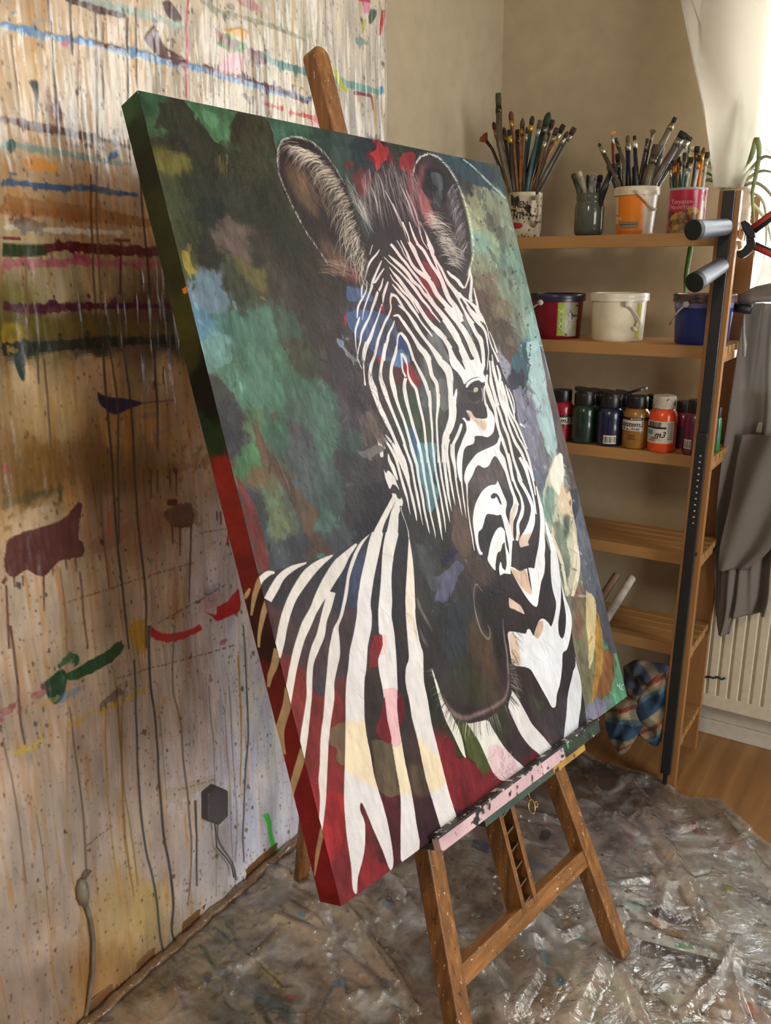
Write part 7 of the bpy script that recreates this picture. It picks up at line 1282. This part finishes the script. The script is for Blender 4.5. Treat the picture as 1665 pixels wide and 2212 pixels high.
t, c = bucket('deep red paint bucket with dark lid, left on the second shelf', -1.02, 2.56, z2, .074, .080, .132, (124, 14, 34), redlid, bail=[(-.2, .108, 0), (-.42, .098, 0), (-.7, .085, 0), (-1.0, .072, .001)])
def patch(t, c, r0, h0, a0, a1, z0, z1, m, name='label', rt=.0): 
    b = MB(); n = 16
    for k in range(n+1):
        th = a0+(a1-a0)*k/n
        for z in (z0, z1): b.v.append((c[0]+math.sin(th)*(r0+rt*z), c[1]-math.cos(th)*(r0+rt*z), c[2]+z))
    b.f += [(2*k, 2*k+2, 2*k+3, 2*k+1) for k in range(n)]; return b.obj(name, m, t, smooth=True)
patch(t, c, .0748, .1, .42, .72, .01, .108, plain('lime_label', (140, 160, 30), .4), rt=.05); patch(t, c, .0748, .1, .72, 1.3, .008, .108, splat('printed_label', (150, 146, 120), [(40, 44, 40), (110, 150, 40)], .4, 60, .56), rt=.05)
def rot_text(t, s, c, r, zc, th0, size, m):
    cu = bpy.data.curves.new('lettering', 'FONT'); cu.body = s; cu.size = size; cu.align_x = 'CENTER'; cu.align_y = 'CENTER'; cu.extrude = .0003
    o = bpy.data.objects.new('tmp', cu); COL.objects.link(o); dg = bpy.context.evaluated_depsgraph_get(); me = bpy.data.meshes.new_from_object(o.evaluated_get(dg)); bpy.data.objects.remove(o)
    for v in me.vertices:
        x, y, zz = v.co; th = th0-y/r; rr = r+.0006+zz; v.co = (c[0]+math.sin(th)*rr, c[1]-math.cos(th)*rr, c[2]+zc+x)
    return put('lettering', me, m, t)
rot_text(t, 'SOCKX', c, .0788, .055, .57, .020, plain('pale_ink', (206, 210, 180), .5)); rot_text(t, 'ecoline', c, .0788, .055, .90, .016, plain('pale_ink2', (200, 200, 190), .5))
whl = splat('white_lid', (232, 226, 204), [(120, 50, 44)], .3, 22, .70)
t, c = bucket('white plastic paint bucket in the middle of the second shelf', -.826, 2.56, z2, .074, .079, .136, (230, 222, 194), whl, bail=[(.55, .106, 0), (.75, .092, 0), (.95, .072, .004), (1.05, .050, .006), (.98, .036, .004)])
patch(t, c, .0748, .1, 1.05, 1.25, .008, .108, plain('yellow_label', (196, 190, 60), .4), rt=.05); b = MB(); pp = [np.array([c[0]+math.sin(a)*.086, c[1]-math.cos(a)*.086, c[2]+z]) for a, z in [(.99, .052), (1.04, .038), (.93, .034), (.88, .042)]]; b.tube(pp, .0055, 8); b.obj('bail_grip', plain('white_grip', (226, 220, 200), .4), t, smooth=True)
tag_l = splat('crusted_lid', (96, 72, 74), [(34, 30, 34), (190, 180, 200), (150, 60, 60)], .4, 30, .56)
t, c = bucket('cobalt blue paint bucket behind the front shelf post', -.582, 2.555, z2, .072, .078, .136, (30, 48, 122), tag_l, bail=[(-.35, .110, 0), (-.6, .094, 0), (-.85, .078, .001), (-1.1, .062, .002), (-1.2, .052, .002)])
patch(t, c, .0735, .1, -1.35, -1.22, .006, .108, plain('bucket_label_edge', (200, 200, 180), .4), rt=.05)
bandm = plain('lilac_band', (110, 110, 160), .35); patch(t, c, .0775, .1, -1.5, 1.5, .100, .118, bandm, 'band', rt=.02)
# ------------------------------------------------------------------ paint bottles
z3 = TOPS[2]
def bottle(label, x0, x1, ytop, col, Yp, cap='flip', capc=(24, 24, 26), lab=None, tall=None, nm='paint_bottle', txt=None, bar=None):
    L = ony(x0, 900, Yp)[0]; R_ = ony(x1, 900, Yp)[0]; r = (R_-L)/2*.98; c = ((L+R_)/2, Yp+.0, z3); H = ony((x0+x1)/2, ytop, Yp)[2]-z3; hb = H*.70
    t = thing(nm, label, 'bottle', c, 'paint bottles on the third shelf'); bm_ = plain('bottle_%d_%d_%d' % col, col, .25, coat=.3, var=.05)
    MB().lathe(c, [(.001, 0), (r*.9, 0), (r, .006), (r*.99, hb*.5), (r*.96, hb*.6), (r, hb*.72), (r*.96, hb*.88), (r*.80, hb*.97), (r*.72, hb)], 36).obj('bottle_body', bm_, t, smooth=True)
    cm = plain('cap_%d' % capc[0], capc, .35) if cap != 'crust' else splat('crusted_cap', (206, 196, 176), [(50, 46, 40), (110, 50, 60)], .4, 70, .58)
    cp_ = MB().lathe((c[0], c[1], z3+hb), [(r*.78, 0), (r*.80, .003), (r*.80, H*.17), (r*.76, H*.2), (.001, H*.2)], 32).obj('cap', cm, t, smooth=True, auto=.7)
    if cap == 'open':
        b = MB(); a = np.array([c[0]-r*.7, c[1], z3+hb+H*.2]); e = np.array([c[0]+r*.7, c[1]-.006, z3+hb+H*.30]); dd = (e-a)/np.linalg.norm(e-a); nn = np.array([-dd[2], 0, dd[0]]); mid = (a+e)/2+nn*H*.03
        pr = MB(); k = 28; V = []
        for s_ in (0, .006):
            for i in range(k):
                th = 2*PI*i/k; V.append(tuple(mid+dd*math.cos(th)*r*.80+np.array([0, 1, 0])*math.sin(th)*r*.80+nn*s_))
        pr.add(V, [tuple(range(k))[::-1], tuple(range(k, 2*k))]+[(i, (i+1) % k, k+(i+1) % k, k+i) for i in range(k)]); pr.obj('flip_lid', cm, cp_, smooth=False)
    elif cap == 'tilt':
        b = MB(); V = []; k = 24; mid = np.array([c[0], c[1], z3+hb+H*.215])
        for s_ in (0, .008):
            for i in range(k):
                th = 2*PI*i/k; V.append((mid[0]+math.cos(th)*r*.82, mid[1]+math.sin(th)*r*.82, mid[2]+s_-math.cos(th)*r*.16))
        b.add(V, [tuple(range(k))[::-1], tuple(range(k, 2*k))]+[(i, (i+1) % k, k+(i+1) % k, k+i) for i in range(k)]); b.obj('flip_lid', cm, cp_)
    return t, c, r, hb, H
lblw = plain('label_paper', (206, 196, 180), .5); lblk = plain('label_black', (28, 28, 32), .5)
def brand(t, c, r, z, size, th=0.0, m=inkm, s='system3', sub='Acrylic'):
    text_on(t, s, c, r+.0006, z, th, size, m, shear=.35, bold=.0002); text_on(t, sub, c, r+.0006, z-size*.62, th+.3, size*.42, m, shear=.3)
def barcode(t, c, r, a0, a1, z0, z1):
    patch(t, c, r+.0006, 0, a0, a1, z0, z1, lblw, 'barcode_label')
    b = MB(); n = 9
    for k in range(n):
        a = a0+(a1-a0)*(k+.3)/n; w = (a1-a0)/n*(.25+.3*((k*5) % 3)/2); R0 = r+.0010; i = len(b.v)
        for th in (a, a+w):
            for z in (z0+(z1-z0)*.12, z0+(z1-z0)*.85): b.v.append((c[0]+math.sin(th)*R0, c[1]-math.cos(th)*R0, c[2]+z))
        b.f.append((i, i+2, i+3, i+1))
    b.obj('barcode', inkm, t)
t, c, r, hb, H = bottle('crimson acrylic bottle at the left end of the third shelf', 1186, 1238, 829, (158, 26, 44), 2.505)
patch(t, c, r+.0003, 0, -1.2, 1.2, hb*.62, hb*.68, lblk, 'label_band'); patch(t, c, r+.0003, 0, -1.2, 1.2, hb*.44, hb*.62, lblw); brand(t, c, r, hb*.54, .021, .1)
t, c, r, hb, H = bottle('dark green paint bottle, second from left on the third shelf', 1234, 1290, 836, (28, 52, 36), 2.505, 'tilt'); patch(t, c, r+.0003, 0, -.1, .35, hb*.16, hb*.42, lblk, 'label_panel')
t, c, r, hb, H = bottle('navy blue paint bottle with a barcode sticker on the third shelf', 1289, 1347, 842, (26, 30, 56), 2.505, 'tilt'); barcode(t, c, r, -.1, .85, hb*.08, hb*.30)
t, c, r, hb, H = bottle('ochre acrylic bottle with its black flip cap open on the third shelf', 1346, 1404, 842, (150, 104, 36), 2.505, 'open')
patch(t, c, r+.0003, 0, -1.3, 1.3, hb*.72, hb*.79, lblk, 'label_band'); text_on(t, 'ROWNEY', c, r+.0006, hb*.755, .25, .007, whm); patch(t, c, r+.0003, 0, -1.1, .9, hb*.46, hb*.72, lblw); brand(t, c, r, hb*.62, .021, -.05)
b = MB(); 
for k, cl in enumerate([(60, 120, 150), (206, 180, 60), (60, 60, 80)]): 
    patch(t, c, r+.0007, 0, -.75+k*.14, -.58+k*.16, hb*.48, hb*.56-k*.003, plain('swatch_%d' % k, cl, .5), 'swatch')
text_on(t, 'Yellow', c, r+.0006, hb*.34, .0, .008, plain('dim_ink', (70, 54, 30), .5)); text_on(t, 'Ochre', c, r+.0006, hb*.27, .0, .008, plain('dim_ink', (70, 54, 30), .5))
b = MB(); b.tube([np.array([c[0]+r*.75, c[1]-r*.70, z3+zz]) for zz in (.02, .06, .10, hb*.93)], [.0012, .001, .0014, .001], 6); b.obj('drip', plain('cream_drip', (206, 170, 120), .4), t, smooth=True)
t, c, r, hb, H = bottle('bright orange acrylic bottle with a paint-crusted white cap on the third shelf', 1402, 1464, 840, (226, 78, 24), 2.495, 'crust')
patch(t, c, r+.0003, 0, -1.2, 1.15, hb*.22, hb*.73, lblw); patch(t, c, r+.0005, 0, -1.2, .52, hb*.555, hb*.60, lblk, 'label_band'); text_on(t, 'm3', c, r+.0008, hb*.42, .1, .024, inkm, shear=.3, bold=.0003)
for k in range(5): text_on(t, 'acrylic colour for artists', c, r+.0006, hb*(.70-k*.022), -.35, .0042, inkm)
for k in range(9): text_on(t, 'fine artists', c, r+.0006, hb*(.68-k*.045), .82, .0036, inkm)
patch(t, c, r+.0007, 0, -.95, -.45, hb*.42, hb*.52, plain('cyan_swatch', (40, 140, 190), .4), 'swatch'); text_on(t, 'acrylic', c, r+.0006, hb*.29, -.45, .010, plain('red_ink', (190, 80, 60), .5)); text_on(t, 'Original', c, r+.0006, hb*.34, -.3, .007, inkm, shear=.3)
t, c, r, hb, H = bottle('dark magenta bottle standing behind the orange one on the third shelf', 1455, 1500, 855, (110, 20, 44), 2.575, nm='paint_bottle')
patch(t, c, r+.0003, 0, -1.1, .9, hb*.12, hb*.62, plain('dark_label', (40, 26, 34), .5))
t, c, r, hb, H = bottle('purple bottle with a barcode label beside the front shelf post', 1478, 1530, 850, (100, 30, 66), 2.495); barcode(t, c, r, -.75, .0, hb*.16, hb*.38)
for x0, x1, yt, lab in ((1268, 1308, 838, 'black-capped bottle behind the green and navy bottles'), (1322, 1365, 842, 'black-capped bottle behind the navy and ochre bottles'), (1392, 1425, 850, 'black-capped bottle with amber body behind the ochre one')):
    bottle(lab, x0, x1, yt, (40, 40, 44) if x0 < 1390 else (150, 96, 30), 2.60, 'tilt')
t, c, r, hb, H = bottle('slim bright green bottle at the right end of the third shelf', 1541, 1561, 868, (30, 118, 64), 2.56); patch(t, c, r+.0003, 0, -.9, .6, hb*.35, hb*.85, plain('grey_label', (70, 80, 96), .5))
# ------------------------------------------------------------------ rolls of paper on the fifth shelf
z5 = TOPS[4]
for (a, e, r, lab, cl) in (((1362, 1274), (1306, 1345), .014, 'white paper roll lying across the fifth shelf', (196, 188, 176)), ((1328, 1290), (1270, 1345), .013, 'brownish cardboard tube behind the white paper roll', (140, 116, 92))):
    A = ony(*a, 2.70); A[2] = max(A[2], z5+.10); B = ony(*e, 2.50); B[2] = z5+r+.001
    t = thing('paper_roll', lab, 'paper roll', tuple(B)); b = MB(); b.tube([A, B], r, 24); b.obj('roll', plain('roll_%d' % cl[0], cl, .7), t, smooth=True, auto=.6)
    d = (B-A)/np.linalg.norm(B-A); b = MB(); b.tube([B-d*.001, B+d*.0015], [r*.55, r*.5], 20); b.obj('roll_core', plain('roll_core', (150, 140, 126), .8), t)
# ------------------------------------------------------------------ checked cloth
def cloth(label, outline, Y0, depth, seed, stripes, nm='checked_cloth'):
    """a crumpled cloth bundle filling an outline (photo pixels) at depth Y0; a closed pillow of folds"""
    P = np.array([ony(x, y, Y0) for x, y in outline])[:, [0, 2]]; P = catmull(np.vstack([P, P[:1]]), 6)[:-1]
    c = P.mean(0); n = len(P); rings = 26; V = []; Cc = []; rs = np.random.RandomState(seed); ph = rs.rand(8)*6.28
    def ridge(x, z, s): return math.sin(x*38+z*26+ph[0]+2*math.sin(z*30+ph[1]))*.5+math.sin(x*70-z*44+ph[2]+1.5*math.sin(x*50+ph[3]))*.35+math.sin(z*95+x*20+ph[4])*.2
    for s in (-1, 1):
        for k in range(rings+1):
            f = k/rings
            for p in P:
                q = c+(p-c)*(1-f if s < 0 else f) if False else c+(p-c)*(f if s < 0 else 1-f)
                ff = f if s < 0 else 1-f; bul = math.sqrt(max(1-ff**2.2, 0))
                y = Y0+s*depth*bul*(.62+.62*ridge(q[0], q[1], s)*(1 if s < 0 else .3)); V.append((q[0], y, q[1])); Cc.append((*lin(stripes(q[0]-c[0], q[1]-c[1])), 1))
    R_ = 2*(rings+1); F = [(i*n+k, i*n+(k+1) % n, (i+1)*n+(k+1) % n, (i+1)*n+k) for i in range(R_-1) for k in range(n)]
    me = bpy.data.meshes.new(nm); me.from_pydata(V, [], F); a = me.color_attributes.new('paint', 'FLOAT_COLOR', 'POINT'); a.data.foreach_set('color', np.array(Cc, np.float32).reshape(-1)); me.update()
    bm = bmesh.new(); bm.from_mesh(me); bmesh.ops.remove_doubles(bm, verts=bm.verts, dist=1e-5); bmesh.ops.recalc_face_normals(bm, faces=bm.faces); bm.to_mesh(me); bm.free()
    return put(nm, me, attr_mat('cotton', .85, 0, .3, 600, .2), smooth=True)
def chk(a, ca, ofs=0):
    def f(x, z):
        s = x*math.cos(a)+z*math.sin(a)+.006*math.sin((x-z)*40); u = -x*math.sin(a)+z*math.cos(a)
        b_ = ((s+ofs) % .120)/.120; base = (44, 76, 104) if b_ < .34 else (96, 122, 132) if b_ < .48 else (164, 148, 118) if b_ < .68 else (138, 66, 48) if b_ < .80 else (150, 136, 108)
        if (u % .07) < .03: base = tuple(v*.72 for v in base)
        return base
    return f
o = cloth('', [(1306, 1535), (1330, 1518), (1365, 1512), (1385, 1530), (1392, 1560), (1376, 1590), (1355, 1622), (1338, 1630), (1322, 1605), (1308, 1570)], 2.415, .040, 3, chk(1.9, 0, .03)); tag(o, 'blue, cream and red checked cloth hanging off the lowest shelf', 'cloth')
o = cloth('', [(1384, 1500), (1405, 1470), (1436, 1452), (1438, 1500), (1432, 1560), (1426, 1600), (1416, 1612), (1395, 1600), (1368, 1575), (1362, 1545)], 2.425, .030, 8, chk(2.3, 0, .0)); tag(o, 'second checked cloth bunched beside the shelf post', 'cloth')
o = cloth('', [(1345, 1440), (1375, 1425), (1405, 1430), (1445, 1440), (1430, 1480), (1390, 1510), (1355, 1500)], 2.62, .04, 12, lambda x, z: (58, 66, 84) if math.sin(x*60+z*90) > -.2 else (120, 106, 90)); tag(o, 'dark blue cloth crumpled at the back of the lowest shelf', 'cloth')
o = cloth('', [(1270, 1515), (1300, 1500), (1345, 1490), (1345, 1510), (1310, 1530), (1280, 1535)], 2.60, .035, 22, lambda x, z: (110, 100, 76) if math.sin(x*50-z*70) > 0 else (150, 110, 60)); tag(o, 'ochre cloth end showing behind the canvas corner', 'cloth')
# ------------------------------------------------------------------ spider plant
t = thing('spider_plant', 'spider plant with long arching striped leaves beside the curtain', 'plant', (pc[0], pc[1], zt+.11))
lm = plain('leaf_green', (128, 142, 92), .5, var=.2, scale=20); lm.node_tree.nodes['Principled BSDF'].inputs['Subsurface Weight'].default_value = 0.0
lc = plain('leaf_pale', (188, 192, 158), .45, var=.1, scale=20); ld = plain('leaf_dark', (66, 96, 44), .4, var=.2, scale=20)
def leaf(pts, w, m, Ys=None, name='leaf'):
    P = [ony(x, y, Y) for x, y, Y in pts]; P = [np.array(v) for v in catmull(np.array(P), 6)]; n = len(P); b = MB()
    for i, p in enumerate(P):
        tg = P[min(i+1, n-1)]-P[max(i-1, 0)]; tg /= np.linalg.norm(tg); vd = np.array([.25, -1, .1]); s = np.cross(tg, vd); s /= np.linalg.norm(s)+1e-9
        f = i/(n-1); ww = w*(min(1, .55+f*3))*(1-f**3)+.0006; fold = np.cross(s, tg)*ww*.35
        b.v += [tuple(p-s*ww-fold), tuple(p+fold*.4), tuple(p+s*ww-fold), tuple(p-s*ww-fold+fold*.2-np.cross(s, tg)*.0008), tuple(p-np.cross(s, tg)*.0012), tuple(p+s*ww-fold-np.cross(s, tg)*.0008)]
    for i in range(n-1):
        a = i*6; c = a+6
        b.f += [(a, a+1, c+1, c), (a+1, a+2, c+2, c+1), (a+3, c+3, c+4, a+4), (a+4, c+4, c+5, a+5), (a, c, c+3, a+3), (a+2, a+5, c+5, c+2)]
    b.obj(name, m, t, smooth=True)
C0 = (1560, 408, 2.64)
rs = np.random.RandomState(5)
LV = [([C0, (1530, 340, 2.60), (1500, 318, 2.58), (1470, 330, 2.56)], .005, lc), ([C0, (1545, 370, 2.60), (1520, 335, 2.58), (1480, 322, 2.60)], .004, lm), ([C0, (1535, 352, 2.58), (1525, 350, 2.56), (1537, 362, 2.55)], .005, lm), ([C0, (1548, 385, 2.6), (1535, 376, 2.58), (1520, 370, 2.56), (1516, 366, 2.56)], .006, ld),
      ([C0, (1545, 392, 2.6), (1530, 388, 2.58), (1518, 392, 2.57)], .008, ld), ([C0, (1580, 340, 2.62), (1590, 260, 2.64), (1592, 215, 2.65)], .009, lc), ([C0, (1602, 370, 2.62), (1605, 300, 2.64), (1600, 200, 2.66)], .008, lm),
      ([(1600, 400, 2.62), (1625, 330, 2.58), (1634, 300, 2.56), (1640, 330, 2.55), (1632, 380, 2.54), (1625, 420, 2.54), (1628, 480, 2.55), (1630, 560, 2.56)], .009, lm), ([(1590, 405, 2.62), (1640, 345, 2.55), (1665, 340, 2.52), (1700, 360, 2.5)], .006, lc), ([(1590, 405, 2.62), (1640, 370, 2.55), (1680, 375, 2.5)], .006, lc),
      ([(1590, 405, 2.62), (1635, 395, 2.55), (1672, 430, 2.5), (1690, 480, 2.5)], .006, lc), ([(1590, 405, 2.62), (1645, 430, 2.58), (1655, 500, 2.56), (1650, 560, 2.56)], .005, lc), ([(1590, 405, 2.62), (1650, 470, 2.6), (1670, 540, 2.6)], .006, lc)]
for k in range(16):
    a = -2.6+k*.155+rs.randn()*.05; L = 50+rs.rand()*50; LV.append(([(1572+rs.randn()*8, 408, 2.66), (1572+math.cos(a)*L*.5, 400+math.sin(a)*L*.6, 2.66), (1572+math.cos(a)*L, 402+math.sin(a)*L*.85, 2.66+rs.randn()*.01)], .004, lc if k % 2 else lm))
for p, w_, m_ in LV: leaf([(a_, b_, c_+.03) for a_, b_, c_ in p], w_*.7, m_)
t = thing('hanging_leaf', 'single dark green leaf hanging down below the top shelf', 'leaf', tuple(ony(1485, 580, 2.735)))
leaf([(1493, 524, 2.735), (1490, 545, 2.735), (1483, 585, 2.735), (1480, 615, 2.735), (1479, 655, 2.735)], .0075, plain('deep_green', (70, 110, 36), .4, var=.15))
# ------------------------------------------------------------------ curtains
def sheer(name, c, opac, transl=.6):
    m, nt, b = mat(name); nt.nodes.remove(b); out = nt.nodes['Material Output']
    d = N(nt, 'ShaderNodeBsdfDiffuse'); d.inputs[0].default_value = rgb(c); tl = N(nt, 'ShaderNodeBsdfTranslucent'); tl.inputs[0].default_value = rgb(c); tr = N(nt, 'ShaderNodeBsdfTransparent')
    a = N(nt, 'ShaderNodeMixShader'); a.inputs[0].default_value = transl; nt.links.new(d.outputs[0], a.inputs[1]); nt.links.new(tl.outputs[0], a.inputs[2])
    e = N(nt, 'ShaderNodeMixShader'); e.inputs[0].default_value = opac; nt.links.new(tr.outputs[0], e.inputs[1]); nt.links.new(a.outputs[0], e.inputs[2]); nt.links.new(e.outputs[0], out.inputs[0]); return m
def drape(rows, nu, name, m, parent, amp=.012, freq=9, seed=0, th=.0012, Yof=None, vary=1.0):
    """rows: list of (left px, right px, y px, Y depth) down the cloth"""
    rr = catmull(np.array([(a, b_, y, Y) for a, b_, y, Y in rows], float), 8); n = len(rr); rs = np.random.RandomState(seed); ph = rs.rand(6)*6.28; V = []
    for i, (a, b_, y, Y) in enumerate(rr):
        s0, s1 = ony(a, y, Y), ony(b_, y, Y)
        for k in range(nu+1):
            u = k/nu; p = s0+(s1-s0)*u; f = i/n
            off = amp*(math.sin(u*freq*6.28+ph[0]+math.sin(f*3+ph[1])*vary)+.45*math.sin(u*freq*2.3*6.28+ph[2]+f*2*vary)+.3*math.sin(f*9+u*5+ph[3]))
            V.append((p[0]+off*.2, p[1]+off, p[2]))
    m1 = nu+1; F = [(i*m1+k, i*m1+k+1, (i+1)*m1+k+1, (i+1)*m1+k) for i in range(n-1) for k in range(nu)]
    b = MB(); b.add(V, F); o = b.obj(name, m, parent, smooth=True); s = o.modifiers.new('thickness', 'SOLIDIFY'); s.thickness = th; s.offset = 0; return o
s1 = sheer('sheer_cotton', (230, 224, 210), .60, .62); s2 = sheer('grey_cotton', (142, 135, 126), .95, .35); s3 = sheer('white_cotton', (232, 228, 220), .88, .5)
t = thing('sheer_curtain', 'pale sheer curtain swept across the upper right corner', 'curtain', tuple(ony(1560, 100, 2.78)))
drape([(1440, 1700, -160, 2.78), (1471, 1700, 0, 2.75), (1497, 1700, 130, 2.71), (1519, 1700, 230, 2.67), (1536, 1640, 330, 2.62), (1545, 1608, 405, 2.60)], 60, 'curtain_panel', s1, t, .009, .9, 3)
b = MB(); e = [ony(x, y, Y) for x, y, Y in [(1440, -160, 2.78), (1471, 0, 2.75), (1497, 130, 2.71), (1519, 230, 2.67), (1536, 330, 2.62), (1545, 405, 2.60)]]; b.tube(e, .0022, 6); b.obj('hem', s3, t, smooth=True)
t = thing('white_curtain', 'brighter white curtain with a diagonal hem in front of the window', 'curtain', tuple(ony(1650, 200, 2.74)))
drape([(1440, 1760, -200, 2.745), (1495, 1760, 0, 2.74), (1548, 1760, 150, 2.735), (1596, 1760, 240, 2.73), (1640, 1760, 305, 2.725), (1700, 1760, 375, 2.72)], 60, 'curtain_panel', sheer('sheer_white', (236, 232, 224), .5, .6), t, .012, .8, 8)
b = MB(); e = [ony(x, y, Y) for x, y, Y in [(1440, -200, 2.738), (1495, 0, 2.733), (1520, 70, 2.73), (1548, 150, 2.728), (1596, 240, 2.722), (1640, 305, 2.718), (1700, 375, 2.712)]]; b.tube(e, .0025, 6); b.obj('hem', s3, t, smooth=True)
t = thing('tied_curtain', 'knotted grey curtain hanging over the radiator', 'curtain', tuple(ony(1620, 900, 2.68)))
drape([(1640, 1740, 555, 2.66), (1632, 1740, 600, 2.64), (1622, 1740, 640, 2.63)], 50, 'gathered_top', s3, t, .014, 1.6, 5)
drape([(1615, 1740, 655, 2.63), (1606, 1740, 700, 2.66), (1594, 1740, 800, 2.69), (1582, 1740, 900, 2.70), (1568, 1720, 1000, 2.70), (1556, 1700, 1100, 2.70), (1550, 1670, 1200, 2.70), (1548, 1662, 1290, 2.70), (1547, 1655, 1330, 2.70)], 80, 'curtain_drop', s2, t, .022, 1.7, 9, vary=1.8)
drape([(1600, 1740, 940, 2.665), (1588, 1740, 990, 2.66), (1575, 1700, 1090, 2.655), (1556, 1668, 1180, 2.655), (1552, 1612, 1232, 2.655)], 60, 'curtain_flap', s2, t, .012, .8, 14, vary=1.6)
drape([(1546, 1600, 1225, 2.675), (1545, 1592, 1300, 2.675), (1545, 1580, 1350, 2.675), (1548, 1572, 1372, 2.675)], 30, 'curtain_tail', s2, t, .010, 1.0, 17)
b = MB(); k0 = ony(1648, 640, 2.62); b.tube([k0+np.array([-.06, 0, -.012]), k0+np.array([-.02, -.008, .004]), k0+np.array([.03, -.01, .012]), k0+np.array([.12, -.008, .02])], [.016, .022, .026, .03], 16); b.obj('knot', s2, t, smooth=True)
b = MB(); k1 = ony(1598, 668, 2.60); b.tube([k1+np.array([-.02, 0, .004]), k1+np.array([.03, 0, .0])], [.012, .013], 12); b.obj('tieback_block', M['black'], t, smooth=True)
b = MB(); e = [ony(x, y, 2.61) for x, y in [(1607, 680), (1606, 720), (1608, 745), (1607, 770)]]; b.tube(e, [.003, .004, .006, .004], 10); b.obj('tie_cord', plain('cord_grey', (150, 150, 146), .5), t, smooth=True)
